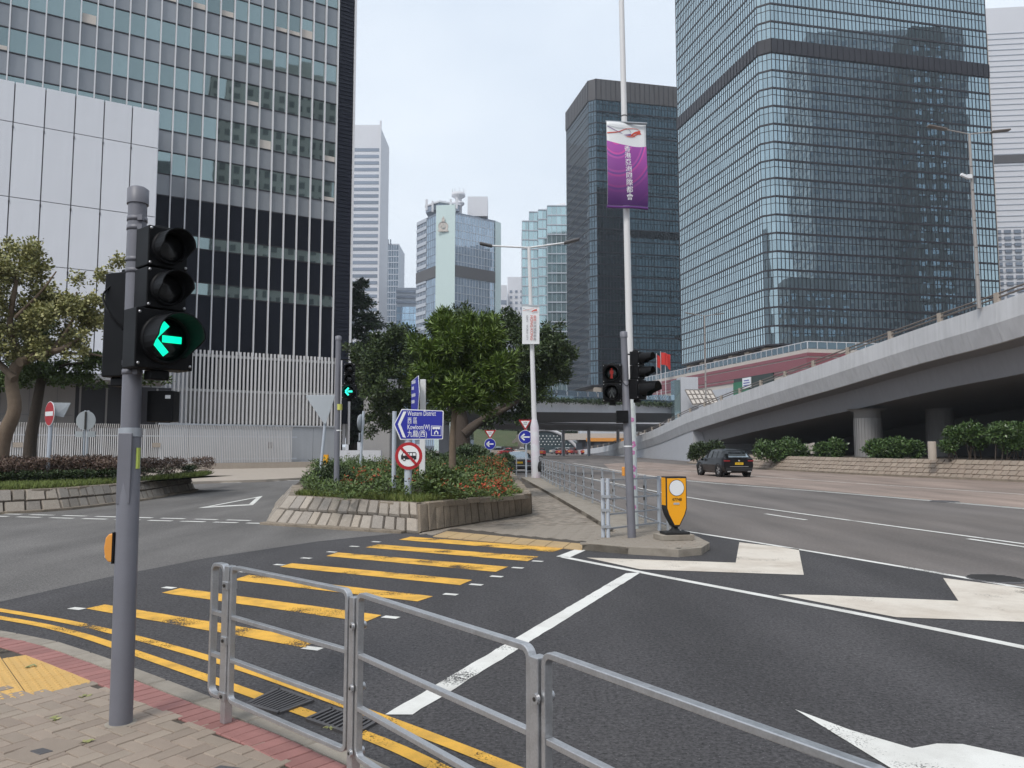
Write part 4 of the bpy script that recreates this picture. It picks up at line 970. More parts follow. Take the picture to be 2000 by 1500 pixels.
for r_ in range(14):
    for q in range(7): obj('window', MB().box(P0.lerp(P1, .27+.115*q) + V2(0, -.2) + Vector((0, 0, zq-2.0*r_)), (1.9, .4, 1.0), rz=rz_), M['far_band'], t, world=True)

# ---------------------------------------------------------------- simplified blocks out of view, added for the mirror glass to reflect
def mirror_block(name, label, c, size, rz, wall, win, pitch=3.6, bay=3.2):
    t = thing(name, label, 'building', (c[0], c[1], 0), rz)
    obj('wall', MB().box((0, 0, size[2]/2), size), wall, t)
    wn_ = MB()
    for (ax, sgn) in ((0, 1), (0, -1), (1, 1), (1, -1)):
        span = size[1] if ax == 0 else size[0]; k = int(span/bay)
        for r_ in range(int(size[2]/pitch)-1):
            for q in range(k):
                u = -span/2 + (q+.5)*span/k; z = 3 + r_*pitch
                c_ = (sgn*size[0]/2, u, z) if ax == 0 else (u, sgn*size[1]/2, z)
                wn_.box(c_, (.3, bay*.55, pitch*.5) if ax == 0 else (bay*.55, .3, pitch*.5))
    o = obj('windows', wn_, win, t); o['kind'] = 'stuff'
mirror_block('beige_block', 'beige block with square windows added out of view to mirror in the finned office tower', (99, -53, 0), (36, 28, 118), R(39), M['cream'], M['tile_dark'])
mirror_block('mid_block', 'dark block added out of view to mirror in the middle of the finned office tower', (62, -76, 0), (26, 24, 84), R(39), M['tile_dark'], M['far_band'])
mirror_block('grey_mirror_block', 'grey gridded block added out of view to mirror broadly in the right tower facade', (184, 40, 0), (54, 26, 150), R(27), M['conc'], M['far_band'], 3.4, 3.4)
mirror_block('dark_slab', 'dark block added out of view to mirror at the right end of the mirror facade', (176, 66, 0), (11, 12, 140), R(27), M['tile_dark'], M['far_glass'])
mirror_block('black_slab', 'black slab added out of view to mirror near the right end of the mirror facade', (206, 84, 0), (9, 12, 165), R(27), M['glass_black'], M['far_glass'])
mirror_block('brown_block', 'brown block added out of view to mirror low in the right tower facade', (128, 62, 0), (18, 14, 52), R(25), M['conc_dark'], M['far_glass'])
# ================================================================ flyover ramp
edge_px = [(2700, 330, 27), (2300, 466, 32.5), (2000, 571, 39.5), (1909, 604, 43), (1797, 641, 48.5), (1699, 676, 54), (1618, 706, 59.5), (1554, 728.5, 65), (1496, 749.5, 71), (1447, 767, 77), (1405, 783, 83), (1337, 810, 95), (1277, 839, 112), (1220, 860, 135), (1167, 874, 160), (1090, 883, 200)]
rp_ = smooth_line([D(*p) for p in edge_px], 12)
rp_ = along(rp_, 2.6)
fly = thing('flyover_ramp', 'grey concrete flyover ramp rising to the right over dark undercroft', 'flyover', (rp_[20].x+5, rp_[20].y, 0))
def rin(i):
    t = rp_[min(i+1, len(rp_)-1)] - rp_[max(i-1, 0)]; t.z = 0; t.normalize(); return Vector((t.y, -t.x, 0))
def cs(i, w_, dz): p = rp_[i] + rin(i)*w_; return Vector((p.x, p.y, max(p.z+dz, -.05) if dz < -1 else p.z+dz))
def sweep(prof, i0, i1, gap=0.0):
    mb = MB(); n = len(prof)
    for i in range(i0, i1): 
        r0 = [cs(i, *q) for q in prof]; r1 = [cs(i+1, *q) for q in prof]
        if gap:
            r0, r1 = [a.lerp(b, gap) for a, b in zip(r0, r1)], [a.lerp(b, 1-gap) for a, b in zip(r0, r1)]
        mb.add(r0+r1, [(k, (k+1) % n, n+(k+1) % n, n+k) for k in range(n)])
        if gap or i == i0: mb.add(r0, [tuple(range(n))])
        if gap or i == i1-1: mb.add(r1, [tuple(range(n))[::-1]])
    return mb
NP = len(rp_)-1
par_prof = [(0, 0), (0, -1.12), (.34, -2.15), (.55, -2.15), (.40, -1.0), (.30, 0)]
for i in range(NP): obj('parapet_panel', sweep(par_prof, i, i+1, .004), M['conc_stain'], fly, world=True, recalc=True)
obj('deck', sweep([(.38, -1.05), (.50, -2.12), (1.5, -2.32), (15.3, -2.32), (16.3, -2.1), (16.4, -1.05)], 0, NP), M['conc_dark'], fly, world=True, recalc=True)  # deck made extra wide to keep the underside dark
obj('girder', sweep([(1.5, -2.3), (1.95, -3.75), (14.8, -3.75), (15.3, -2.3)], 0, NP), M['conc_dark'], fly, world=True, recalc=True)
obj('parapet_panel', sweep([(16.2, 0), (16.2, -2.1), (16.5, -2.1), (16.5, 0)], 0, NP), M['conc'], fly, world=True, recalc=True)
ia0 = next(i for i in range(NP) if rp_[i].y > 92)
wl = MB()
for i in range(ia0, NP):
    a, b = cs(i, .42, 0), cs(i+1, .42, 0)
    wl.quad(Vector((a.x, a.y, -.02)), Vector((b.x, b.y, -.02)), Vector((b.x, b.y, max(b.z-2.1, 0))), Vector((a.x, a.y, max(a.z-2.1, 0))))
a, b = cs(ia0, .42, 0), cs(ia0, 9.8, 0); wl.quad(Vector((a.x, a.y, 0)), Vector((b.x, b.y, 0)), Vector((b.x, b.y, b.z-2.2)), Vector((a.x, a.y, a.z-2.2)))
obj('abutment_wall', wl, M['conc'], fly, world=True)
bk = MB()
for i in range(0, ia0):
    a, b = cs(i, 15.6, 0), cs(i+1, 15.6, 0); bk.quad(Vector((a.x, a.y, 0)), Vector((b.x, b.y, 0)), Vector((b.x, b.y, b.z-2.3)), Vector((a.x, a.y, a.z-2.3)))
obj('shade_wall', bk, M['conc_shade'], fly, world=True)  # wall added to darken the undercroft, with shade in its colour
for (cx_, cy_, zt_) in ((27.3, 59, 3.95), (33.4, 60, 4.6), (33.0, 43, 5.6)):
    mb = MB(); nfl = 28
    for k in range(nfl*2):
        t0_, t1_ = math.pi*k/nfl, math.pi*(k+1)/nfl; r_ = 1.02 if k % 2 else .97
        p0 = Vector((cx_+r_*math.cos(t0_), cy_+r_*math.sin(t0_), 0)); p1 = Vector((cx_+r_*math.cos(t1_), cy_+r_*math.sin(t1_), 0)); h = Vector((0, 0, zt_))
        mb.quad(p0, p1, p1+h, p0+h)
    mb.lathe([(.97, 0), (.97, zt_+.5), (1.5, zt_+.7)], 20, c=(cx_, cy_, 0))
    obj('column', mb, M['grey_wall'], fly, world=True)
k = 0
for i in range(2, NP-12, 2):
    p = cs(i, .15, 0); ii = min(i+2, NP); q = cs(ii, .15, 0)
    obj('rail_post', MB().box((p.x, p.y, p.z+.28), (.22, .3, .56), rz=math.atan2(rin(i).y, rin(i).x)), M['conc_tan'], fly, world=True)
    for dz in (.28, .5): obj('rail', MB().tube(p + Vector((0, 0, dz)), q + Vector((0, 0, dz)), .05, n=6), M['rail_brown'], fly, world=True)
# paved slope and planting bed below the ramp
sb = [G(2700, 985), G(2300, 958), G(2000, 942), G(1840, 934.5), G(1700, 928.5), G(1590, 922.5), G(1490, 916.5), G(1400, 910), G(1345, 905)][::-1]
slp = thing('paved_bank', 'sloping bank of tan block paving under the flyover ramp', 'bank', sb[3])
HB = 1.05
st_ = [p + Vector((1.0, .15, HB)) for p in sb]
for i in range(len(sb)-1):
    ln = (sb[i+1]-sb[i]).length
    stone_face(slp, sb[i], sb[i+1], st_[i], st_[i+1], 4, .46 if i < 6 else .8, M['paver'], name='block', offset=1.0)
caps(slp, st_, .3, HB, M['kerb'], .9)
obj('soil_bed', up_sheet([Vector((p.x, p.y, 0)) for p in st_] + [Vector((p.x+16, p.y+2, 0)) for p in reversed(st_)], HB-.03), M['soil'], slp, world=True)
for a, b in zip(sb[:-1], sb[1:]): obj('gutter_kerb', MB().bar(a + Vector((-.1, 0, .06)), b + Vector((-.1, 0, .06)), .2, .12), M['stone_dark'], slp, world=True)
p = D(1821, 888, 44); tag(obj('concrete_stub', MB().lathe([(.0, .75), (.2, .75), (.22, .72), (.22, -.3)], 12), M['conc_tan'], loc=(p.x, p.y, p.z)), 'short round concrete stub post in the bed beside tall shrubs', 'post')

# ================================================================ footbridges across the back
fb = thing('footbridge', 'pale concrete footbridge spanning the road behind the trees', 'footbridge', (8, 108, 0))
a, b = D(860, 803, 104), D(1326, 807, 122); a2_, b2_ = D(860, 772, 104), D(1326, 792, 122); back = Vector((-1, 6, 0))
obj('fascia', MB().prism([a, b, b2_, a2_], Vector((0, .5, 0))), M['conc'], fb, world=True, recalc=True)
obj('soffit', MB().prism([a + Vector((0, .5, .1)), b + Vector((0, .5, .1)), b + back + Vector((0, 0, -1.3)), a + back + Vector((0, 0, -1.3))], Vector((0, 0, .3))), M['conc_shade'], fb, world=True, recalc=True)
obj('far_fascia', MB().prism([a + back + Vector((0, 0, -1.3)), b + back + Vector((0, 0, -1.3)), b2_ + back, a2_ + back], Vector((0, .4, 0))), M['conc'], fb, world=True, recalc=True)
for q in range(22):
    p0, p1 = a2_.lerp(b2_, q/22), a2_.lerp(b2_, (q+1)/22)
    o_ = Vector((0, 3, 0)); obj('canopy_pane', MB().prism([p0 + o_ + Vector((0, 0, .9)), p1*1 + o_ + Vector((-.08, 0, .9)), p1 + o_ + Vector((-.08, 2.5, 1.9)), p0 + o_ + Vector((0, 2.5, 1.9))], (0, 0, .06)), M['far_glass'], fb, world=True)
    obj('canopy_post', MB().bar(p0 + o_, p0 + o_ + Vector((0, .2, 1.6)), .09, .09), M['conc_dark'], fb, world=True)
obj('balustrade', MB().prism([a2_ + Vector((0, 2.4, 0)), b2_ + Vector((0, 2.4, 0)), b2_ + Vector((0, 2.4, .85)), a2_ + Vector((0, 2.4, .85))], (0, .1, 0)), M['glass_dark'], fb, world=True, recalc=True)
for xp in (868, 1003): p = D(xp, 800, 110); obj('pier', MB().box((p.x, p.y, 3.2), (1.4, 1.4, 6.4)), M['conc_dark'], fb, world=True) if xp < 900 else None
b2 = thing('rear_flyover', 'thin pale road bridge seen below the footbridge', 'bridge', (8, 135, 0))
a, b = D(880, 822, 132), D(1330, 829, 140)
obj('fascia', MB().prism([a, b, b + Vector((0, 0, .75)), a + Vector((0, 0, .75))], (0, .4, 0)), M['conc'], b2, world=True, recalc=True)
obj('deck', MB().prism([a + Vector((0, .4, -.3)), b + Vector((0, .4, -.3)), b + Vector((0, 10, -1.1)), a + Vector((0, 10, -1.1))], (0, 0, .8)), M['conc_shade'], b2, world=True, recalc=True)
gb = MB().bar(D(1065, 833, 150), D(1330, 838, 150), 1, 1.5); obj('girder', gb, M['conc_shade'], b2, world=True)
for xp in (1100, 1150, 1207): p = D(xp, 860, 146); obj('pier', MB().tube((p.x, p.y, 0), (p.x, p.y, 5.6), .3, n=8), M['conc'], b2, world=True)
# footbridge ramp and pier on the left behind the trees
lb = thing('stair_bridge_pier', 'tall concrete pier and stair behind the island shrubs at left', 'pier', (D(745, 880, 62).x, 62, 0))
for x0, x1, yt in ((712, 764, 770), (764, 790, 800)):
    p0, p1 = D(x0, 880, 62), D(x1, 880, 62); obj('pier', MB().box(((p0.x+p1.x)/2, 62+(x1 > 770)*1.5, Zat(yt, 62)/2), (p1.x-p0.x-.04, 1.5, Zat(yt, 62))), M['grey_wall'] if x1 < 770 else M['conc_shade'], lb, world=True)
p0, p1 = D(700, 770, 66), D(905, 775, 72); obj('deck', MB().prism([p0, p1, p1 + Vector((0, 0, 1.4)), p0 + Vector((0, 0, 1.4))], (0, 5, 0)), M['conc_dark'], lb, world=True, recalc=True)
for q in range(9):
    p = D(757+q*2.2, 895-q*9, 64); obj('stair_tread', MB().box((p.x+.3, p.y, p.z), (1.2, 1.2, .14)), M['pole_light'], lb, world=True)
lw = thing('low_wall', 'low concrete planter wall at the foot of the far tree', 'wall', (D(690, 890, 60).x, 60, 0))
p0, p1 = D(655, 890, 60), D(745, 890, 60); obj('wall', MB().box(((p0.x+p1.x)/2, 60, .75), (p1.x-p0.x, .5, 1.5)), M['conc'], lw, world=True)

# ---------------------------------------------------------------- tunnel portal, bank and low building far down the road
YP = 214
po = thing('arched_portal', 'arched portal with white rim and dark dotted glass wall far down the road', 'portal', (D(1060, 870, YP).x, YP, 0))
pts = []
for k in range(25):
    f = k/24; x = 1000 + 128*f; h_ = math.sin(math.pi*min(1, (f*.93+.05)))**.8
    pts.append(D(x, 880 - 41*h_, YP))
mb = MB(); base = [Vector((p.x, p.y, -.1)) for p in pts]
for i in range(24): mb.quad(base[i], base[i+1], pts[i+1], pts[i])
obj('glass_wall', mb, mat('portal_glass', (.05, .075, .085), .3, var=.3, scale=.3), po, world=True)
obj('rim', MB().path([p + Vector((0, -.3, 0)) for p in pts], .45, 6), M['far_white'], po, world=True)
for r_ in range(5):
    for q in range(14):
        x = 1022+q*7+(r_ % 2)*3.5; y = 846+r_*5.5
        if y > 884 - 38*math.sin(math.pi*(x-1000)/128)**.8: obj('light_dot', MB().box(D(x, y, YP-.3), (.28, .2, .28)), M['sign_white'], po, world=True)
gs = MB(); q = [D(925, 872, 200), D(1012, 872, 205), D(1010, 842, 222), D(925, 838, 222)]
gs.add(q, [(0, 1, 2, 3)]); struct('grass_bank', gs, M['turf'])
rw = thing('retaining_wall', 'curved pale retaining wall beside the portal and grass bank', 'wall', (D(1000, 870, 208).x, 208, 0))
w_ = [D(992, 874, 206), D(1000, 862, 208), D(1008, 850, 210), D(1018, 843, 212)]
mb = MB()
for i in range(3): mb.quad(Vector((w_[i].x, w_[i].y, -.1)), Vector((w_[i+1].x+.8, w_[i+1].y, -.1)), w_[i+1] + Vector((.8, 0, 0)), w_[i])
obj('wall', mb, M['conc_tan'], rw, world=True)
lo = thing('low_building', 'low grey building with deep cream canopy beside the portal', 'building', (D(1165, 870, 185).x, 185, 0))
p0, p1 = D(1100, 870, 185), D(1240, 870, 185); W_ = p1.x-p0.x
obj('wall', MB().box(((p0.x+p1.x)/2+2, 190, 1.9), (W_-4, 6, 3.8)), M['tile_dark'], lo, world=True)
obj('canopy', MB().box(((p0.x+p1.x)/2, 187, Zat(853, 185)), (W_, 10, 1.5)), M['cream'], lo, world=True)
obj('upper_wall', MB().box(((p0.x+p1.x)/2+3, 192, Zat(845, 185)+.8), (W_-3, 6, 2.4)), M['far_frame'], lo, world=True)
obj('sign_strip', MB().box((D(1180, 860, 184).x, 181.7, Zat(859, 184)), (9, .3, .8)), M['orange'], lo, world=True)
for q in range(7): obj('window', MB().box((p0.x+4+q*2.2, 186.9, 1.6), (1.5, .3, 2.2)), M['far_band'], lo, world=True)
fw = thing('road_barrier', 'low pale concrete barrier wall in front of the far white cars', 'barrier', (D(960, 885, 195).x, 195, 0))
p0, p1 = D(905, 882, 195), D(1060, 882, 195)
for q in range(10): a_ = p0.lerp(p1, q/10); b_ = p0.lerp(p1, (q+.97)/10); obj('barrier_unit', MB().bar(Vector((a_.x, a_.y, .45)), Vector((b_.x, b_.y, .45)), .3, .9), M['conc_tan'], fw, world=True)
for xp in (940, 968, 1025, 1100): 
    p = D(xp, 870, 225); t = thing('street_lamp', {940: 'leftmost of the four thin distant lamp posts behind the far cars', 968: 'thin distant lamp post just left of the white box truck', 1025: 'thin distant lamp post in front of the dotted portal wall', 1100: 'rightmost of the four thin distant lamp posts behind the taxi queue'}[xp], 'lamp post', (p.x, p.y, 0), group='far lamp posts')
    obj('pole', MB().tube((0, 0, 0), (0, 0, 9), .13, .08, n=6), M['conc'], t); obj('arm', MB().tube((0, 0, 9), (1.6, -.3, 9.3), .06, n=5), M['conc'], t)
# flags
for i, (xp, yt, fl) in enumerate(((1284, 690, 0), (1292, 686, 1), (1301, 688, 0))):
    p = D(xp, 800, 150); t = thing('flagpole', ['flagpole with limp red flag left of three on the podium', 'flagpole with spread red flag middle of three on the podium', 'flagpole with red flag right of three on the podium'][i], 'flag', (p.x, p.y, Zat(795, 150)))
    h_ = Zat(yt, 150)-Zat(795, 150); obj('pole', MB().tube((0, 0, 0), (0, 0, h_), .09, .05, n=6), M['fin'], t)
    mb = MB(); wd = 1.9 if fl else .9
    for u in range(5):
        for v_ in range(3):
            f = lambda a, b: Vector((a/5*wd, .35*math.sin(a*1.7+i), h_-.2-b/3*2.4-.5*(a/5)**1.5*(1 if fl else 2)))
            mb.quad(f(u, v_), f(u, v_+1), f(u+1, v_+1), f(u+1, v_))
    obj('flag', mb, M['flag_red'], t)

# ================================================================ traffic signals
def visor(r, L_, cut=.45, n=22):
    mb = MB(); a0, a1 = R(-52), R(232); vs = []
    for k in range(n+1):
        t = a0 + (a1-a0)*k/n; s_ = math.sin(t); ln = L_*(1 if s_ > .0 else max(cut, 1+s_*1.1))
        for rr, yy in ((r, 0), (r*.985, -ln), (r*.93, -ln), (r*.93, 0)): vs.append((rr*math.cos(t), yy, rr*math.sin(t)))
    for k in range(n):
        for q in range(3): mb.add([vs[k*4+q], vs[(k+1)*4+q], vs[(k+1)*4+q+1], vs[k*4+q+1]], [(0, 3, 2, 1)], 1 if q == 2 else 0, True)
    for e in (0, n): mb.add([vs[e*4+q] for q in range(4)], [(0, 1, 2, 3)])
    return mb
def arrow_left(mb, r, y, th=.2):
    w = r*th; 
    def seg(a, b):
        a, b = Vector((a[0]*r, y, a[1]*r)), Vector((b[0]*r, y, b[1]*r)); mb.bar(a, b, w, .006, up=(0, 1, 0))
    seg((-.62, .03), (-.05, .66)); seg((-.62, -.03), (-.05, -.66)); seg((-.22, 0), (.62, 0)); return mb
def walker(r, y, mb, red=False):
    mb.lathe([(0, 0), (.13*r, 0), (.13*r, .006)], 12, c=(0, y, .62*r), axis='Y')
    def seg(a, b, w): mb.bar(Vector((a[0]*r, y, a[1]*r)), Vector((b[0]*r, y, b[1]*r)), w*r, .006, up=(0, 1, 0))
    seg((0, .45), (0, -.08), .28)
    if red: seg((-.07, -.05), (-.09, -.75), .13); seg((.07, -.05), (.09, -.75), .13); seg((-.2, .4), (-.2, -.1), .1); seg((.2, .4), (.2, -.1), .1)
    else: seg((-.03, -.05), (-.25, -.75), .13); seg((.03, -.05), (.28, -.72), .13); seg((-.1, .4), (-.32, .0), .1); seg((.1, .4), (.32, .05), .1)
    return mb
def signal_head(parent, loc, rz, aspects, vis=.20, wide=None):
    """aspects from the top: (lens diameter, kind, lit material)"""
    H = sum(a[0]*1.32 for a in aspects); z = H; wmax = max(a[0] for a in aspects)*1.28
    hs = MB(); zc = H
    for dia, kind, lit in aspects:
        h_ = dia*1.32; hs.box((0, .09, zc-h_/2), (dia*1.28, .18, h_-.008)); zc -= h_
    hs.box((0, .12, H+.012), (.10, .08, .03)); hs.box((0, .1, -.03), (.12, .1, .06))
    hd_ = obj('signal_head', hs, M['black'], parent, bevel=.008); hd_.location = loc; hd_.rotation_euler = (0, 0, rz)
    zc = H
    for dia, kind, lit in aspects:
        h_ = dia*1.32; r = dia/2; c = (0, 0, zc-h_/2); zc -= h_
        ln = obj('lens', MB().lathe([(0, -.022), (r*.6, -.018), (r*.92, -.008), (r*.95, 0)], 24, axis='Y'), M['lens_off'] if not kind or kind == 'man' else M['lens_green'], hd_); ln.location = c
        obj('lens_ring', MB().lathe([(r*.93, -.005), (r*.95, -.03), (r*1.08, -.03), (r*1.1, 0)], 28, axis='Y'), M['black'], hd_).location = c
        vz = obj('visor', visor(r*1.06, vis*dia/.2), [M['black'], M['black_in']], hd_); vz.location = c
        for sx in (-1, 1):
            for sz in (-1, 1): obj('screw', MB().lathe([(0, -.008), (.009, -.006), (.009, 0)], 8, axis='Y'), M['steel'], hd_).location = (sx*dia*.57, 0, c[2]+sz*dia*.55)
        if kind == 'arrow': obj('arrow_light', arrow_left(MB(), r, -.028, .3), lit, hd_).location = c
        if kind == 'man': obj('walking_figure', walker(r*.95, -.028, MB()), lit, hd_).location = c
        if kind == 'redman': obj('standing_figure', walker(r*.95, -.028, MB(), True), lit, hd_).location = c
    return hd_, H
def post(parent, base, top, r, m, capr=1.15, ch=.09, name='pole'):
    b, t = Vector(base), Vector(top); obj(name, MB().path([b, t], r, 20), m, parent)
    d_ = (t-b).normalized(); obj('pole_cap', MB().path([t - d_*ch, t + d_*.01, t + d_*.025], [r*capr, r*capr, r*.8], 20), m, parent)
def clamp(parent, p, r, m, h_=.03): 
    obj('clamp_band', MB().lathe([(r*1.0, -h_/2), (r*1.06, -h_/2), (r*1.06, h_/2), (r*1.0, h_/2)], 20, c=p).box((p[0]+r*.75, p[1]-r*.75, p[2]), (.03, .03, .035)), m, parent)
# near signal
Bn = G(236, 1412, ZK); Ytop = Bn.y + .12; tp = D(270, 374, Ytop); hN = tp.z - ZK
sg1 = thing('traffic_signal', 'large grey signal pole in the foreground with green left arrow', 'traffic signal', Bn)
RB = .066
post(sg1, (0, 0, 0), (tp.x-Bn.x, .12, hN), .058, M['pole_grey'])
lowz = Zat(838, Bn.y+.06)-ZK
ax = lambda z: Vector(((tp.x-Bn.x)*z/hN, .12*z/hN, z))
obj('pole_sleeve', MB().path([ax(0), ax(lowz-.02), ax(lowz)], [RB, RB, .059], 20), M['pole_grey'], sg1)
obj('sleeve_rim', MB().path([ax(lowz-.05), ax(lowz+.005)], [RB+.004, RB+.003], 20), M['steel_far'], sg1)
obj('base_ring', MB().lathe([(.0, .004), (.085, .003), (.09, .0)], 20), M['kerb'], sg1)
obj('access_door', MB().box(ax(Zat(915, Bn.y)-ZK) + Vector((.0, -RB+.004, .0)), (.085, .014, .44)), M['pole_grey'], sg1, bevel=.004)
for y_ in (428, 446, 508, 530, 710, 728):
    q = ax(Zat(y_, Bn.y+.1)-ZK); clamp(sg1, q, .059, M['pole_grey'])
zb_ = Zat(722, Bn.y)-ZK
signal_head(sg1, ax(zb_) + Vector((.235, -.07, 0)), R(50), [(.2, None, None), (.2, None, None), (.29, 'arrow', M['led_green'])], vis=.155)
hb = MB().box((0, 0, .34), (.18, .17, .68)).box((0, 0, -.03), (.1, .1, .06)).box((.06, 0, .70), (.16, .05, .03))
o = obj('rear_signal_head', hb, M['black'], sg1, bevel=.01); o.location = ax(Zat(733, Bn.y)-ZK) + Vector((-.115, .10, 0)); o.rotation_euler = (0, 0, R(-20))
zc = Zat(548, Bn.y)-ZK; cpts = smooth_line([ax(zc) + Vector((-.16, .02, .0)), ax(zc) + Vector((-.205, .0, -.08)), ax(zc-.2) + Vector((-.14, -.04, 0)), ax(zc-.3) + Vector((-.06, -.02, .0))], 6)
obj('cable', MB().path(cpts, .007, 6), M['black'], sg1)
bx = obj('controller_box', MB().box((0, 0, 0), (.17, .10, .20)), M['black'], sg1, bevel=.006); bx.location = ax(Zat(791, Bn.y)-ZK) + Vector((.15, .12, 0))
obj('box_label', MB().box((0, 0, 0), (.034, .002, .022)), M['sign_white'], bx).location = (.05, -.0515, .06)
zq = Zat(1070, Bn.y)-ZK
pbx = MB(); prof = [(0, -.088), (-.03, -.085), (-.05, -.06), (-.058, 0), (-.05, .06), (-.03, .085), (0, .088)]
pbx.prism([Vector((x, -.045, z)) for x, z in prof], (0, .09, 0))
o = obj('push_button_box', pbx, M['orange'], sg1, bevel=.008, recalc=True); o.location = ax(zq) + Vector((-.062, -.0, 0))
obj('button_back', MB().box((0, 0, 0), (.014, .10, .19)), M['black'], o).location = (.002, 0, 0)
obj('instruction_plate', MB().box((0, 0, 0), (.004, .05, .10)), M['sign_white'], o, bevel=.002).location = (-.0585, 0, -.012)
for k in range(5): obj('print_line', MB().box((0, 0, 0), (.002, .04, .005)), M['sign_back'], o).location = (-.061, 0, .028-.02*k)
obj('warning_strip', MB().box((0, 0, 0), (.012, .03, .13)), mat('yellow_green', (.5, .6, .12), .6), sg1).location = ax(Zat(895, Bn.y)-ZK) + Vector((.064, -.02, 0))
# signal on the island planter
B2 = D(657, 962, 19.4); T2 = D(661, 658, 19.6)
sg2 = thing('traffic_signal', 'grey signal pole in the flower bed with bright green left arrow', 'traffic signal', (B2.x, B2.y, ZB-.05))
h2 = T2.z - ZB + .05; post(sg2, (0, 0, 0), (T2.x-B2.x, .2, h2), .07, M['pole_grey'])
z_ = Zat(776, 19.5)-ZB; signal_head(sg2, (.29, -.08, z_), R(4), [(.2, None, None), (.2, None, None), (.28, 'arrow', M['led_cyan'])], vis=.16)
obj('bracket', MB().bar((.05, 0, z_+1.0), (.3, 0, z_+1.0), .03, .03), M['black'], sg2)
obj('yellow_label', MB().lathe([(.073, 0), (.073, .15)], 16), mat('label_yellow', (.6, .6, .15), .6), sg2).location = (.015, .1, Zat(797, 19.5)-ZB)
obj('number_label', MB().lathe([(.073, 0), (.073, .03)], 16), M['sign_white'], sg2).location = (.01, .07, Zat(838, 19.5)-ZB)
# signal on the island tip
B3 = G(1234, 1050, ZK); T3 = D(1218, 650, B3.y+.05)
sg3 = thing('traffic_signal', 'grey signal pole on the island tip with red man and vehicle heads', 'traffic signal', B3)
h3 = T3.z-ZK; post(sg3, (0, 0, 0), (T3.x-B3.x, .05, h3), .062, M['pole_grey'])
ax3 = lambda z: Vector(((T3.x-B3.x)*z/h3, .05*z/h3, z))
obj('pole_sleeve', MB().path([ax3(0), ax3(Zat(745, 14)-ZK), ax3(Zat(742, 14)-ZK)], [.078, .078, .063], 18), M['pole_grey'], sg3)
zA = Zat(778, 14.0)-ZK; signal_head(sg3, ax3(zA) + Vector((.29, -.02, 0)), R(52), [(.2, None, None), (.2, None, None), (.285, 'arrow', M['led_green_dim'])], vis=.24)
zB_ = Zat(783, 14.0)-ZK; signal_head(sg3, ax3(zB_) + Vector((-.27, -.02, 0)), R(-14), [(.27, 'redman', M['led_red']), (.27, 'man', M['man_grey'])], vis=.14)
for (dx, z) in ((-.16, zB_+.66), (.16, zA+.85), (-.16, zB_+.1), (.16, zA+.1)): obj('bracket', MB().bar(ax3(z), ax3(z) + Vector((dx*1.2, 0, 0)), .025, .025), M['black'], sg3)
cp = smooth_line([ax3(zA+.75) + Vector((.18, -.04, 0)), ax3(zA+.5) + Vector((.10, -.09, 0)), ax3(zA+.25) + Vector((.02, -.09, 0)), ax3(zA+.4) + Vector((-.1, -.06, 0)), ax3(zB_+.7) + Vector((-.1, -.04, 0))], 6); obj('cable', MB().path(cp, .006, 5), M['black'], sg3)
obj('controller_box', MB().box((0, 0, 0), (.21, .14, .23)), M['black'], sg3, bevel=.006).location = ax3(Zat(813, 14)-ZK) + Vector((-.10, -.06, 0))
obj('push_button_box', MB().box((0, 0, 0), (.05, .09, .17)), M['orange'], sg3, bevel=.012).location = ax3(Zat(922, 14)-ZK) + Vector((-.1, .05, 0))
obj('number_label', MB().lathe([(.080, 0), (.080, .025)], 16), M['sign_white'], sg3).location = ax3(Zat(873, 14)-ZK)

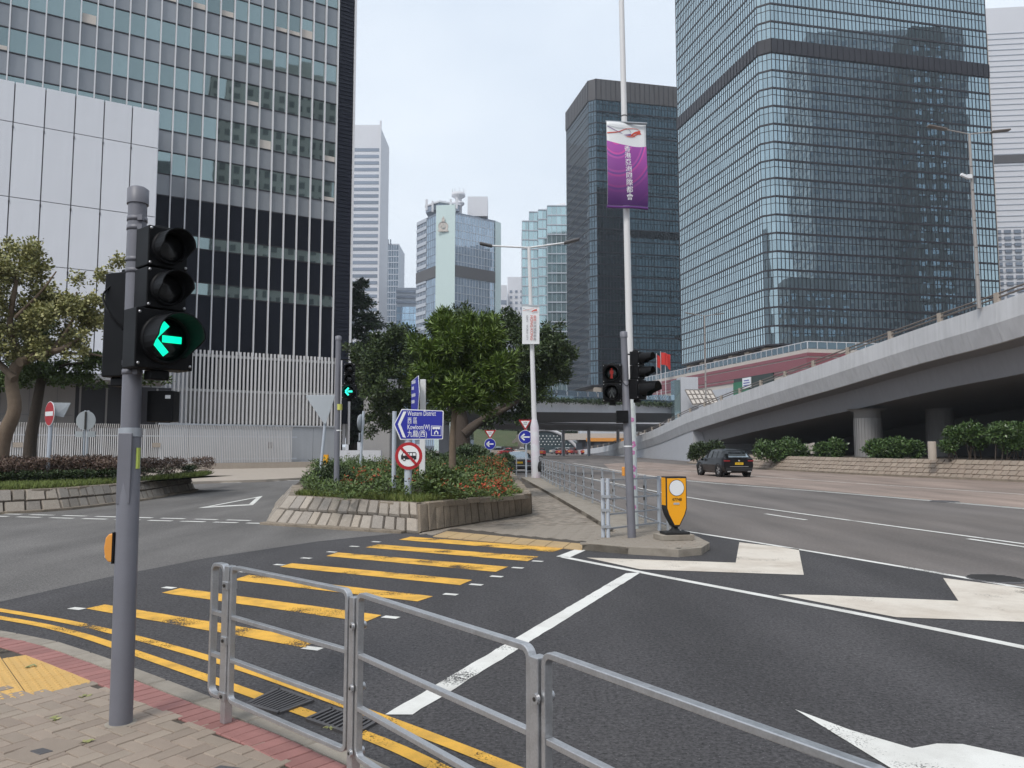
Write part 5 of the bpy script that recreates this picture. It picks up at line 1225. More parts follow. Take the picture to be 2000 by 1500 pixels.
# ================================================================ near guard railing
zt_r = Zat(1103, G(440, 1411, ZK).y, 440)
Q1 = G(441, 1411, ZK); Q1t = Vector((Q1.x, Q1.y, zt_r))
Q2 = G(692, 1152, zt_r); Q3 = G(1046, 1262, zt_r); Q4 = G(1755, 1512, zt_r)
rl = thing('guard_railing', 'bare steel pedestrian guard railing in the foreground along the kerb', 'railing', Q1)
hR = zt_r - ZK
def sq_post(parent, p, h_, w_=.05, rz=0.0, m=M['steel'], name='post'):
    return obj(name, MB().box((p.x, p.y, ZK+h_/2), (w_, w_, h_), rz=rz), m, parent, world=True, bevel=.004)
def rounded_frame(a, b, z0, z1, rad, w_, d_, n=5, sides='lr'):
    """flat bar loop in the vertical plane through a-b with rounded corners"""
    u = (b-a); u.z = 0; ln = u.length; u.normalize(); pts = []
    def arc(cx, cz, t0, t1):
        for k in range(n+1):
            t = t0 + (t1-t0)*k/n; pts.append((cx + rad*math.cos(t), cz + rad*math.sin(t)))
    arc(rad, z0+rad, math.pi*1.5, math.pi) if 'l' in sides else pts.append((0, z0))
    arc(rad, z1-rad, math.pi, math.pi/2) if 'l' in sides else pts.append((0, z1))
    arc(ln-rad, z1-rad, math.pi/2, 0) if 'r' in sides else pts.append((ln, z1))
    arc(ln-rad, z0+rad, 0, -math.pi/2) if 'r' in sides else pts.append((ln, z0))
    mb = MB(); nrm = Vector((u.y, -u.x, 0)); P = [(Vector((a.x, a.y, 0)) + u*x, z) for x, z in pts]; c_ = Vector((ln/2, (z0+z1)/2)); N_ = len(pts); rings = []
    for i, (x, z) in enumerate(pts):
        t = Vector(pts[(i+1) % N_]) - Vector(pts[i-1]); t.normalize(); q = Vector((t.y, -t.x))
        o_, i_ = (x, z), (x + q.x*w_, z + q.y*w_)
        f = lambda xy, s_: Vector((a.x, a.y, 0)) + u*xy[0] + nrm*s_ + Vector((0, 0, xy[1]))
        rings.append([f(o_, d_/2), f(o_, -d_/2), f(i_, -d_/2), f(i_, d_/2)])
    vs = [v for r_ in rings for v in r_]
    mb.add(vs, [(i*4+k, i*4+(k+1) % 4, ((i+1) % N_)*4+(k+1) % 4, ((i+1) % N_)*4+k) for i in range(N_) for k in range(4)], 0, False); return mb
def rail_panel(parent, a, b, m, z0=.13, mids=(.40, .67), rad=.05, w_=.023, d_=.036):
    z1 = zt_r if parent == rl else ZK+1.03
    obj('panel_frame', rounded_frame(a, b, ZK+z0, z1, rad, w_, d_), m, parent, world=True, recalc=True, bevel=.003)
    u = (b-a); u.z = 0; u.normalize()
    for f in mids:
        z = ZK + (z1-ZK)*f; p, q = Vector((a.x, a.y, z)) + u*.025, Vector((b.x, b.y, z)) - u*.025
        obj('mid_rail', MB().bar(p, q, d_*.9, w_), m, parent, world=True, bevel=.003)
u1 = (Q2-Q1); u1.z = 0; u1.normalize(); u2 = (Q3-Q2); u2.z = 0; u2.normalize(); u3 = (Q4-Q3); u3.z = 0; u3.normalize()
rzp_ = lambda u: math.atan2(u.y, u.x)
sq_post(rl, Q1, hR-.005, .052, rzp_(u1)); 
a_ = Vector((Q2.x, Q2.y, 0)); b_ = Vector((Q3.x, Q3.y, 0))
rail_panel(rl, Vector((Q1.x, Q1.y, 0)) + u1*.03, a_ - u1*.03, M['steel'])
E0 = G(401, 1369, ZK+.13); E0 = Vector((Q1.x, Q1.y, 0)) - u1*.20
obj('end_hoop', rounded_frame(E0, Vector((Q1.x, Q1.y, 0)) - u1*.03, ZK+.13, zt_r, .055, .022, .045), M['steel'], rl, world=True, recalc=True, bevel=.003)
for f in (.40, .67): obj('mid_rail', MB().bar(Vector((E0.x, E0.y, ZK+hR*f)) + u1*.02, Vector((Q1.x, Q1.y, ZK+hR*f)) - u1*.03, .036, .022), M['steel'], rl, world=True)
for P, u, k in ((a_, u2, 0), (b_, u3, 1)):
    sq_post(rl, P + u*.02, hR-.03, .05, rzp_(u))
    for zf in (.17, .5, .82):
        for s_ in (-1, 1):
            nn = Vector((u.y, -u.x, 0)); c_ = P + u*.045 + nn*(.030*s_) + Vector((0, 0, ZK+hR*zf))
            mbb = MB().path([c_ - nn*.004*s_, c_ + nn*.010*s_], .019, 14); obj('bolt', mbb, M['steel'], rl, world=True)
            obj('bolt_socket', MB().path([c_ + nn*.0101*s_, c_ + nn*.0125*s_], .008, 8), M['bolt'], rl, world=True)
rail_panel(rl, a_ + u2*.055, b_ - u2*.012, M['steel']); rail_panel(rl, b_ + u3*.055, Vector((Q4.x, Q4.y, 0)), M['steel'])
for zf in (.17, .52, .87):
    obj('clamp', MB().box(Vector((Q1.x, Q1.y, ZK+hR*zf)), (.062, .07, .05), rz=rzp_(u1)), M['steel'], rl, world=True, bevel=.004)
    nn = Vector((u1.y, -u1.x, 0)); c_ = Q1 + nn*.036 + Vector((0, 0, hR*zf)); obj('bolt', MB().path([c_, c_ + nn*.006], .011, 10), M['bolt'], rl, world=True)
Q5 = Vector((Q4.x, Q4.y, 0)) + u3*.05; sq_post(rl, Q5, hR, .05, rzp_(u3))
# island railings
ir = thing('guard_railing', 'long galvanised railing running away along the island kerb', 'railing', (2.6, 18, ZK))
line_r = [Vector((3.05, 15.2, 0)), Vector((2.75, 18, 0)), Vector((2.45, 22, 0)), Vector((2.0, 28.5, 0)), Vector((1.62, 38, 0)), Vector((1.5, 42.5, 0))]
pts = along(smooth_line(line_r, 8), 1.55)
for i, p in enumerate(pts):
    sq_post(ir, p, 1.05, .05, 0, M['steel_far'])
    for zf in (.3, .55, .8): obj('clamp', MB().box((p.x, p.y, ZK+zf), (.07, .07, .06)), M['bolt'], ir, world=True)
    if i: rail_panel(ir, pts[i-1] + (p-pts[i-1]).normalized()*.04, p - (p-pts[i-1]).normalized()*.04, M['steel_far'])
ir2 = thing('guard_railing', 'short galvanised railing across the island tip with pale blue end posts', 'railing', G(1187, 1050, ZK))
p0, p1 = G(1188, 1050, ZK), G(1288, 1036, ZK)
for p in (p0, p0 + Vector((-.09, .03, 0)), p1): obj('post', MB().path([p, p + Vector((0, 0, 1.08))], .036, 12), M['pole_light'], ir2, world=True)
for zf in (.2, .5, .75): obj('clamp', MB().box((p0.x-.04, p0.y, ZK+zf), (.17, .09, .05)), M['steel_far'], ir2, world=True)
for zf in (.16, .42, .7, 1.05): obj('rail', MB().bar(p0 + Vector((0, 0, zf)), p1 + Vector((0, 0, zf)), .03, .03), M['steel_far'], ir2, world=True)
ir3 = thing('guard_railing', 'short railing behind the parked dark saloon at the end of the island', 'railing', (0.2, 43.4, ZK))
for q in range(3): obj('post', MB().box((-.7+q*.95, 43.4, ZK+.5), (.06, .06, 1.0)), M['steel_far'], ir3, world=True)
for zf in (.3, .6, .98): obj('rail', MB().bar((-.7, 43.4, ZK+zf), (1.2, 43.4, ZK+zf), .03, .03), M['steel_far'], ir3, world=True)

# ================================================================ bollard
Bb = G(1318, 1054, ZK)
bo = thing('lit_bollard', 'amber illuminated keep bollard with white disc and number on the island tip', 'bollard', Bb, R(12))
obj('base_block', MB().box((0, .05, .05), (.62, .42, .10)), M['kerb'], bo, bevel=.01)
obj('base_plate', MB().box((0, 0, .125), (.46, .30, .05)), M['rubber'], bo, bevel=.01)
obj('neck', MB().lathe([(.12, .15), (.06, .2), (.06, .27)], 14), M['rubber'], bo)
sh = [(-.20, .56), (-.20, 1.13), (.20, 1.13), (.20, .56), (.16, .44), (.05, .24), (-.05, .24), (-.16, .44)]
obj('casing', MB().prism([Vector((x, -.11, z)) for x, z in sh], (0, .22, 0)), M['rubber'], bo, recalc=True, bevel=.012)
s2 = [(x*.90, .695 + (z-.695)*.93) for x, z in sh]; obj('amber_face', MB().prism([Vector((x, -.116, z)) for x, z in s2], (0, .01, 0)), M['amber'], bo, recalc=True, bevel=.004)
s3 = [(y_, z) for y_, z in ((-.09, .62), (-.09, 1.11), (.09, 1.11), (.09, .62))]; obj('amber_side', MB().prism([Vector((-.203, y_, z)) for y_, z in s3], (.01, 0, 0)), M['amber'], bo, recalc=True)
obj('white_disc', MB().lathe([(0, -.121), (.138, -.121), (.138, -.112)], 28, axis='Y', c=(0, 0, .93), smooth=False), M['sign_white'], bo); obj('disc_ring', MB().lathe([(.138, -.1205), (.146, -.1205), (.146, -.112)], 28, axis='Y', c=(0, 0, .93)), M['ink'], bo)
text_mesh('47748', .075, M['ink'], bo, (0, -.122, .70), align='CENTER')
obj('small_plate', MB().box((-.01, -.12, .65), (.11, .006, .035)), M['sign_back'], bo)

# ================================================================ signs
def disc(mb, c, r, y, n=32, mi=0): return mb.lathe([(0, y), (r, y), (r, y+.004)], n, mi, c, 'Y', False)
Sd = 17.25; k_ = Sd/F_PX
Bs = D(796, 974, Sd)
ds = thing('direction_sign', 'blue Western District direction sign with no minibus disc on pale post', 'road sign', (Bs.x, Bs.y, ZB-.05))
sx_ = lambda x: (x-796)*k_*1.0; sz_ = lambda y: Zat(y, Sd)-ZB+.05
obj('post', MB().tube((0, .05, 0), (0, .05, sz_(802)), .085, n=18), M['pole_light'], ds); obj('post', MB().tube((-.36, .3, .3), (-.36, .3, sz_(802)), .05, n=12), M['pole_light'], ds)
def sign_poly(pxs, y, th, m, nm): return obj(nm, MB().prism([Vector((sx_(x), y, sz_(yy))) for x, yy in pxs], (0, th, 0)), m, ds, recalc=True)
sign_poly(((768, 829), (783, 799), (863, 802), (865, 804), (864, 857), (862, 858), (781, 859)), -.04, .02, M['sign_white'], 'sign_border')
sign_poly(((770, 829), (784, 801), (861.5, 803.5), (863, 805), (862.5, 855), (861, 856.5), (782.5, 857)), -.046, .008, M['sign_blue'], 'sign_face')
sign_poly(((776, 828.5), (786.5, 804), (792.5, 804), (781.5, 829), (792, 855), (786, 854)), -.050, .005, M['sign_white'], 'chevron')
for txt, x, y, sz in (('Western District', 794.5, 812, .152), ('西 區', 794.5, 826.5, .155), ('Kowloon(W)', 794.5, 838.5, .152), ('九龍(西)', 794.5, 852.5, .165)):
    o = text_mesh(txt, sz, M['sign_white'], ds, (sx_(x), -.0475, sz_(y)), extrude=.002, bold=.0006)
    wpx = {'W': 55.5, '西': 18.5, 'K': 43.5, '九': 38.0}[txt[0]]; xs_ = [v.co.x for v in o.data.vertices]; o.scale = (wpx*k_/(max(xs_)-min(xs_)), 1, 1)
sign_poly(((841, 831.5), (861, 832), (861, 851.5), (841, 851)), -.0485, .004, M['sign_white'], 'tunnel_symbol'); sign_poly(((842, 832.7), (860, 833), (860, 850.5), (842, 850)), -.0500, .003, M['sign_blue'], 'tunnel_symbol')
sign_poly(((843.5, 834), (858.5, 834), (858.5, 837.5), (856, 839), (853.5, 837.5), (851, 839), (848.5, 837.5), (846, 839), (843.5, 837.5)), -.0515, .002, M['sign_white'], 'tunnel_symbol')
sign_poly(((847, 848.5), (847, 844), (851, 840.5), (855, 844), (855, 848.5)), -.0515, .002, M['sign_white'], 'tunnel_symbol'); sign_poly(((849, 848.8), (849, 845), (851, 843), (853, 845), (853, 848.8)), -.0525, .002, M['sign_blue'], 'tunnel_symbol')
cz = sz_(890.5); cxs = sx_(798)
obj('disc_rim', disc(MB(), (cxs, -.05, cz), .305, 0), M['sign_red'], ds); obj('disc_face', disc(MB(), (cxs, -.054, cz), .235, 0), M['sign_white'], ds)
bus = MB().prism([Vector((cxs-.17, -.06, cz-.075)), Vector((cxs+.17, -.06, cz-.075)), Vector((cxs+.17, -.06, cz+.06)), Vector((cxs+.15, -.06, cz+.085)), Vector((cxs-.12, -.06, cz+.085)), Vector((cxs-.17, -.06, cz+.01))], (0, .004, 0)); obj('minibus_symbol', bus, M['ink'], ds, recalc=True)
for q in range(4): obj('minibus_window', MB().box((cxs-.10+q*.075, -.062, cz+.035), (.058, .003, .055)), M['sign_white'], ds)
for wx in (-.1, .1): obj('minibus_wheel', disc(MB(), (cxs+wx, -.063, cz-.075), .035, 0, 14), M['ink'], ds); obj('minibus_wheel_hub', disc(MB(), (cxs+wx, -.066, cz-.075), .018, 0, 12), M['sign_white'], ds)
obj('red_slash', MB().bar((cxs-.17, -.069, cz+.18), (cxs+.17, -.069, cz-.18), .055, .004, up=(0, 1, 0)), M['sign_red'], ds)
# oblique blue sign on white square post
p = D(825, 900, 23.5); os_ = thing('direction_sign', 'blue direction sign turned edge on upon tall white square post', 'road sign', (p.x, p.y, ZB-.05))
obj('post', MB().box((0, 0, (Zat(738, 23.5)-ZB)/2), (.17, .12, Zat(738, 23.5)-ZB)), M['pole_white'], os_, bevel=.01)
m3 = Matrix.Rotation(R(-68), 3, 'Z'); z0, z1 = Zat(800, 23.5)-ZB, Zat(733, 23.5)-ZB
def obl(pts, th, off): return MB().prism([m3 @ Vector((x, off, z)) + Vector((-.24, -.12, 0)) for x, z in pts], m3 @ Vector((0, th, 0)))
obj('sign_border', obl(((-.42, z0), (-.42, z1-.12), (.38, z1), (.52, (z0+z1)/2), (.38, z0)), .02, 0), M['sign_white'], os_, recalc=True)
obj('sign_face', obl(((-.40, z0+.02), (-.40, z1-.14), (.37, z1-.02), (.50, (z0+z1)/2), (.37, z0+.02)), .006, -.006), M['sign_blue'], os_, recalc=True)
for q, (tw_, tz) in enumerate(((.50, .84), (.30, .66), (.46, .44), (.36, .24))):       # lines too oblique to read
    for k in range(int(tw_/.09)): x_ = -.32 + .09*k; z_ = z0 + (z1-z0)*tz*.95; obj('lettering', obl(((x_, z_), (x_, z_+.10), (x_+.055, z_+.10), (x_+.055, z_)), .003, -.010), M['sign_white'], os_, recalc=True)
# yield sign seen from behind on a leaning post, edge-on sign, yellow post
b, t_ = D(622, 950, 21.5), D(640.5, 772, 21.5)
ys = thing('yield_sign', 'back of a triangular sign on a leaning pale post', 'road sign', (b.x, b.y, ZB-.1))
obj('post', MB().tube((0, 0, 0), (t_.x-b.x, 0, t_.z-ZB+.1), .042, n=12), M['pole_light'], ys)
tz = t_.z-ZB+.1; q = [(-.39+.25, tz-.0), (.42+.2, tz+.0), (.10+.18, tz-.86)]
obj('plate', MB().prism([Vector((x, -.10+.02, z)) for x, z in ((-.36, tz), (.40, tz), (.44, tz-.03), (.20, tz-.80), (.14, tz-.80), (-.38, tz-.04))], (0, -.02, 0)), M['sign_back'], ys, recalc=True, bevel=.006)
for dz in (.1, .55): obj('clamp', MB().box((.05+(t_.x-b.x)*(1-dz/3)-.06, -.04, tz-dz), (.12, .1, .05)), M['steel_far'], ys)
b, t_ = D(703, 897, 30), D(710, 803, 30)
es = thing('round_sign', 'round sign seen edge on upon thin pale post behind shrubs', 'road sign', (b.x, b.y, .9))
obj('post', MB().tube((0, 0, -.4), (t_.x-b.x, 0, t_.z-.9), .05, n=10), M['pole_light'], es)
o = obj('plate', MB().lathe([(0, 0), (.33, 0), (.33, .02), (0, .02)], 24, axis='X'), M['sign_back'], es); o.location = (t_.x-b.x-.10, -.02, t_.z-.9-.45); o.rotation_euler = (0, 0, R(-14))
obj('small_plate', MB().box((t_.x-b.x-.12, -.05, t_.z-.9-1.0), (.03, .25, .3)), M['sign_back'], es)
p = D(635, 925, 26); yp = thing('marker_post', 'plain yellow marker post behind the leaning sign', 'post', (p.x, p.y, 0))
obj('post', MB().box((0, 0, .75), (.19, .12, 1.5)), M['yellow_post'], yp, bevel=.01); obj('cap', MB().box((0, 0, 1.51), (.2, .13, .03)), M['yellow_post'], yp)
# no entry sign and back of a round sign (left)
p = D(90, 940, 24); ne = thing('no_entry_sign', 'red no entry disc on pale post in the left planter', 'road sign', (p.x, p.y, ZB-.05))
zc = Zat(805, 24)-ZB; obj('post', MB().tube((0, .05, 0), (.03, .05, zc+.2), .06, n=14), M['pole_light'], ne)
o = obj('disc_rim', MB().lathe([(0, 0), (.385, 0), (.385, .015)], 32, axis='Y', smooth=False), M['sign_white'], ne); o.location = (.02, -.03, zc); o.rotation_euler = (0, 0, R(-40))
o2 = obj('disc_face', MB().lathe([(0, -.006), (.365, -.006), (.365, .0)], 32, axis='Y', smooth=False), M['sign_red'], o); obj('white_bar', MB().box((0, -.010, 0), (.62, .006, .14)), M['sign_white'], o)
obj('rear_plate', MB().prism([Vector((.0, .1, zc+.36)), Vector((.48, .3, zc+.36)), Vector((.3, .25, zc-.1)), Vector((.1, .14, zc-.05))], (0, .02, 0)), M['sign_back'], ne, recalc=True)
p = D(163, 930, 30); rs_ = thing('round_sign', 'grey back of a round sign with two small plates near the fence', 'road sign', (p.x, p.y, ZB-.05))
zc = Zat(819, 30)-ZB
for dx in (-.06, .06): obj('post', MB().tube((dx, .05, 0), (dx, .05, zc+.4), .04, n=8), M['pole_light'], rs_)
obj('disc', MB().lathe([(0, 0), (.38, 0), (.38, .02), (0, .02)], 28, axis='Y', c=(0, -.01, zc), smooth=False), M['sign_back'], rs_); 
for dx in (-.24, .24): obj('small_plate', MB().box((dx, 0, zc-.53), (.3, .02, .22)), M['sign_back'], rs_)
obj('bracket', MB().box((0, -.04, zc), (.06, .03, .7)), M['bolt'], rs_)
# two pairs of give way + blue arrow discs down the road
for (xd, yt_, Yd, lab) in ((1026, 838, 42.5, 'give way triangle and blue left arrow disc beside the white banner pole'), (957, 850, 62, 'give way triangle and blue left arrow disc near the big tree trunk')):
    p = D(xd, 900, Yd); t = thing('arrow_sign', lab, 'road sign', (p.x, p.y, .0)); kq = Yd/F_PX; sc2 = .62 if Yd < 50 else .8
    zt2 = Zat(820 if Yd < 50 else 840, Yd); zd = zt2 - .95*sc2 - .36; rr2 = .42*sc2+.12
    obj('post', MB().tube((.05, .04, 0), (.05, .04, zt2), .05, n=8), M['pole_light'], t)
    tri_ = lambda s_, y: MB().prism([Vector((-.55*s_*sc2*1.1, y, zt2-(1-s_)*.3*sc2)), Vector((0, y, zt2-.95*sc2*s_-(1-s_)*.36*sc2)), Vector((.55*s_*sc2*1.1, y, zt2-(1-s_)*.3*sc2))], (0, .02, 0))
    obj('triangle_rim', tri_(1.0, -.03), M['sign_red'], t, recalc=True); obj('triangle_face', tri_(.66, -.045), M['sign_white'], t, recalc=True)
    text_mesh('GIVE\nWAY', .13*sc2*1.2, M['ink'], t, (0, -.05, zt2-.3*sc2), align='CENTER')
    obj('disc_rim', disc(MB(), (0, -.035, zd), rr2, 0), M['sign_white'], t); obj('disc_face', disc(MB(), (0, -.04, zd), rr2*.94, 0), M['sign_blue'], t)
    ar = MB(); r2 = rr2*.9
    for a, b in (((-.68, 0), (-.12, .5)), ((-.68, 0), (-.12, -.5)), ((-.55, 0), (.7, 0))): ar.bar(Vector((a[0]*r2, -.046, zd+a[1]*r2)), Vector((b[0]*r2, -.046, zd+b[1]*r2)), .24*r2, .005, up=(0, 1, 0))
    obj('arrow', ar, M['sign_white'], t)

# ================================================================ lamp posts and banners
def banner(t, wd, hg, wave, field_mats, inset=0):
    nx_, nz_ = 14, 26; mb = MB(); vs = []
    for j in range(nz_+1):
        for i in range(nx_+1): x, z = -wd/2 + wd*i/nx_, -hg*j/nz_; vs.append((x, wave(x, z), z))
    mb.add(vs, [(j*(nx_+1)+i, (j+1)*(nx_+1)+i, (j+1)*(nx_+1)+i+1, j*(nx_+1)+i+1) for j in range(nz_) for i in range(nx_)], 0, True)
    return mb
def warp(o, wave, off):
    for v in o.data.vertices:
        w_ = o.matrix_basis @ v.co; v.co = o.matrix_basis.inverted() @ Vector((w_.x, wave(w_.x, w_.z) + off, w_.z))
B_ = G(1238, 1032, ZK); lp1 = thing('lamp_post', 'tall white lamp post on the island tip carrying the purple banner', 'lamp post', B_)
Tn = D(1206, -330, B_.y); hT = Tn.z-ZK; dx = Tn.x-B_.x
ax4 = lambda z: Vector((dx*z/hT, 0, z)); zs = Zat(788, B_.y)-ZK
obj('base_shaft', MB().path([ax4(0), ax4(zs-.1), ax4(zs+.12)], [.098, .094, .075], 18), mat('shaft_flower', (.66, .70, .70), .5, var=.12, scale=3, dirt=(.50, .56, .54), dirt_amt=.7, dirt_scale=2.5), lp1)
obj('shaft', MB().path([ax4(zs+.1), ax4(hT)], [.075, .048], 18), M['pole_white'], lp1)
for sg_ in (-1, 1): obj('arm', MB().tube(ax4(hT-.1), ax4(hT) + Vector((1.6*sg_, 0, .2)), .045, n=8), M['pole_white'], lp1); obj('lantern', MB().box(ax4(hT) + Vector((1.95*sg_, 0, .22)), (.7, .22, .1)), M['tile_dark'], lp1, bevel=.03)
pet = mat('petal_print', (.62, .22, .46), .6, var=.3, scale=20)
for (y_, s_) in ((820, .05), (868, .075), (884, .05), (915, .07), (930, .045), (952, .05), (990, .05)):
    z = Zat(y_, B_.y)-ZK; fl_ = MB()
    for k in range(5):
        a = k*1.257+y_; c_ = Vector((s_*.6*math.cos(a), 0, s_*.6*math.sin(a)))
        vs = []
        for m_ in range(8):
            an = m_*.785; q = c_ + Vector((s_*.42*math.cos(an), 0, s_*.42*math.sin(an))); q.x = max(-.085, min(.085, q.x)); vs.append(ax4(z) + Vector((q.x, -math.sqrt(max(0, .101**2-q.x**2)), q.z)))
        fl_.add(vs, [tuple(range(8))])
    obj('flower_print', fl_, pet, lp1)
obj('strap', MB().path([ax4(Zat(228, B_.y)-ZK), ax4(Zat(226, B_.y)-ZK)], .066, 14), M['bolt'], lp1)
# purple banner
zbt = Zat(246, B_.y); wv1 = lambda x, z: .05*math.sin(x*5+z*1.1) + .10*(-z/1.8)*math.sin(z*1.9+.5) - .13*max(0, -x-.15)*(-z)
bn = thing('street_banner', 'purple and white banner with vertical white lettering on the tall white post', 'banner', (D(1222, 300, B_.y).x, B_.y-.14, zbt), R(7))
pur = bpy.data.materials.new('banner_purple'); pur.use_nodes = True; tn = pur.node_tree; bs_ = tn.nodes['Principled BSDF']; bs_.inputs['Roughness'].default_value = .55
co = tn.nodes.new('ShaderNodeTexCoord'); mpn = tn.nodes.new('ShaderNodeMapping'); mpn.inputs['Scale'].default_value = (1.3, .0, .8); mpn.inputs['Location'].default_value = (.3, 0, .2)
wvn = tn.nodes.new('ShaderNodeTexWave'); wvn.wave_type = 'RINGS'; wvn.rings_direction = 'SPHERICAL'; wvn.inputs['Scale'].default_value = .5; wvn.inputs['Distortion'].default_value = 4.5; wvn.inputs['Detail'].default_value = 0; wvn.inputs['Detail Scale'].default_value = .6
cr_ = tn.nodes.new('ShaderNodeValToRGB'); cr_.color_ramp.interpolation = 'CONSTANT'
for pos, c_ in ((0, (.34, .07, .36, 1)), (.3, (.52, .10, .42, 1)), (.5, (.22, .08, .36, 1)), (.68, (.66, .09, .40, 1)), (.84, (.42, .08, .40, 1))):
    e = cr_.color_ramp.elements[0] if pos == 0 else cr_.color_ramp.elements.new(pos); e.color = c_; e.position = pos
cr_.color_ramp.elements[-1].color = (.55, .09, .42, 1)
sep = tn.nodes.new('ShaderNodeSeparateXYZ'); mr = tn.nodes.new('ShaderNodeMapRange'); mr.inputs[1].default_value = -1.75; mr.inputs[2].default_value = -.5; mr.inputs[3].default_value = 0; mr.inputs[4].default_value = 1
mxb = tn.nodes.new('ShaderNodeMix'); mxb.data_type = 'RGBA'; mxb.inputs[6].default_value = (.075, .018, .13, 1)
tn.links.new(co.outputs['Object'], mpn.inputs[0]); tn.links.new(mpn.outputs[0], wvn.inputs[0]); tn.links.new(wvn.outputs[0], cr_.inputs[0]); tn.links.new(co.outputs['Object'], sep.inputs[0]); tn.links.new(sep.outputs[2], mr.inputs[0]); tn.links.new(mr.outputs[0], mxb.inputs[0]); tn.links.new(cr_.outputs[0], mxb.inputs[7]); tn.links.new(mxb.outputs[2], bs_.inputs['Base Color'])
cl_ = obj('cloth', banner(bn, .88, 1.80, wv1, None), M['sign_white'], bn)
sl_ = cl_.modifiers.new('thick', 'SOLIDIFY'); sl_.thickness = .004
fld = MB(); nx_ = 16; vs = []
for j in range(25):
    for i in range(nx_+1):
        x = -.44 + .88*i/nx_; top = -.40 - .10*math.sin((x+.5)*3.0) - .10*max(0, x); z = top + (-1.80-top)*j/24; vs.append((x, wv1(x, z)-.008, z))
fld.add(vs, [(j*(nx_+1)+i, (j+1)*(nx_+1)+i, (j+1)*(nx_+1)+i+1, j*(nx_+1)+i+1) for j in range(24) for i in range(nx_)], 0, True)
obj('purple_field', fld, pur, bn)
bpy.context.view_layer.update()
for k, ch in enumerate('香港亞洲國際都會'):
    o = text_mesh(ch, .145, M['sign_white'], bn, (.0+.004*k, 0, -.63-.150*k), align='CENTER', bold=.001, extrude=0); warp(o, wv1, -.010)
red_ = mat('dragon_red', (.62, .08, .05), .6); vio = mat('dragon_violet', (.16, .05, .25), .6)
def swoosh(pts, ws, m, nm):
    L_ = smooth_line([Vector((x, 0, z)) for x, z in pts], 6); mb = MB(); n_ = len(L_); up_, dn = [], []
    for i, p in enumerate(L_):
        t = (L_[min(i+1, n_-1)]-L_[max(i-1, 0)]).normalized(); q = Vector((-t.z, 0, t.x)); w_ = ws[0] + (ws[1]-ws[0])*i/(n_-1)
        for lst, s_ in ((up_, 1), (dn, -1)): v = p + q*w_*s_; v.y = wv1(v.x, v.z)-.008; lst.append(v)
    mb.add(dn+up_, [(i, i+1, n_+i+1, n_+i) for i in range(n_-1)]); obj(nm, mb, m, bn)
swoosh([(-.43, -.10), (-.25, -.19), (-.1, -.25)], (.006, .004), vio, 'ribbon_print'); swoosh([(-.43, -.25), (-.2, -.22), (0, -.13), (.22, -.10), (.32, -.15)], (.012, .003), red_, 'ribbon_print'); swoosh([(-.42, -.09), (-.2, -.13), (.02, -.12), (.1, -.19)], (.004, .006), M['sign_back'], 'ribbon_print')
for k in range(4): swoosh([(-.06+.02*k, -.27-.012*k), (.04+.025*k, -.25-.015*k), (.10+.03*k, -.23-.012*k)], (.003, .010), vio if k < 2 else red_, 'emblem_print')
swoosh([(.1, -.26), (.2, -.19), (.31, -.16)], (.012, .03), red_, 'emblem_print'); swoosh([(.16, -.27), (.26, -.21), (.33, -.2)], (.01, .015), red_, 'emblem_print')
obj('top_bar', MB().tube((-.45, .0, .015), (.45, .0, .015), .022, n=8), M['steel_far'], bn)
obj('bottom_hem', MB().path([Vector((x_/10*.44, wv1(x_/10*.44, -1.8)+.02, -1.83)) for x_ in range(-10, 11)], .03, 6), vio, bn)
# far double-arm lamp post with white banner
Bf = D(1047, 932, 41.5); Tf = D(1033, 482, 41.5); lp2 = thing('lamp_post', 'white double arm lamp post at the far end of the island railing', 'lamp post', (Bf.x, Bf.y, ZK))
hT = Tf.z-ZK; dx = Tf.x-Bf.x; ax5 = lambda z: Vector((dx*z/hT, 0, z)); zs = Zat(838, 41.5)
obj('base_shaft', MB().path([ax5(0), ax5(zs), ax5(zs+.4)], [.25, .23, .14], 14), mat('shaft_flower2', (.66, .66, .68), .5, var=.1, scale=2, dirt=(.62, .40, .52), dirt_amt=.6, dirt_scale=1.8), lp2)
obj('shaft', MB().path([ax5(zs+.3), ax5(hT)], [.14, .09], 14), M['pole_white'], lp2)
for sg_, xe, ye in ((-1, 958, 480), (1, 1105, 474)):
    e = D(xe, ye, 41.5) - Vector((Bf.x, Bf.y, ZK)); obj('arm', MB().tube(ax5(hT-.05), e, .05, n=8), M['pole_white'], lp2)
    xl = D(940 if sg_ < 0 else 1128, 476 if sg_ < 0 else 468, 41.5) - Vector((Bf.x, Bf.y, ZK)); mid = (e+xl)/2
    dv = (xl-e); ang = math.atan2(dv.z, dv.x)
    obj('lantern', MB().box(mid, (dv.length+.2, .34, .14), mat=Matrix.Rotation(-ang, 3, 'Y')), M['tile_dark'], lp2, bevel=.05)
wv2 = lambda x, z: .02*math.sin(x*4+z)
zbt = Zat(600, 41.4); bn2 = thing('street_banner', 'white banner with vertical red and grey lettering on the far lamp post', 'banner', (D(1036.5, 600, 41.3).x, 41.2, zbt))
obj('cloth', banner(bn2, .93, 2.05, wv2, None), M['sign_white'], bn2); obj('top_bar', MB().box((0, .02, .04), (.96, .06, .1)), M['sign_back'], bn2)
for k, ch in enumerate('香港亞洲國際都會'): text_mesh(ch, .16, red_ if k < 2 else M['seam'], bn2, (.22, -.05, -.62-.175*k), align='CENTER')
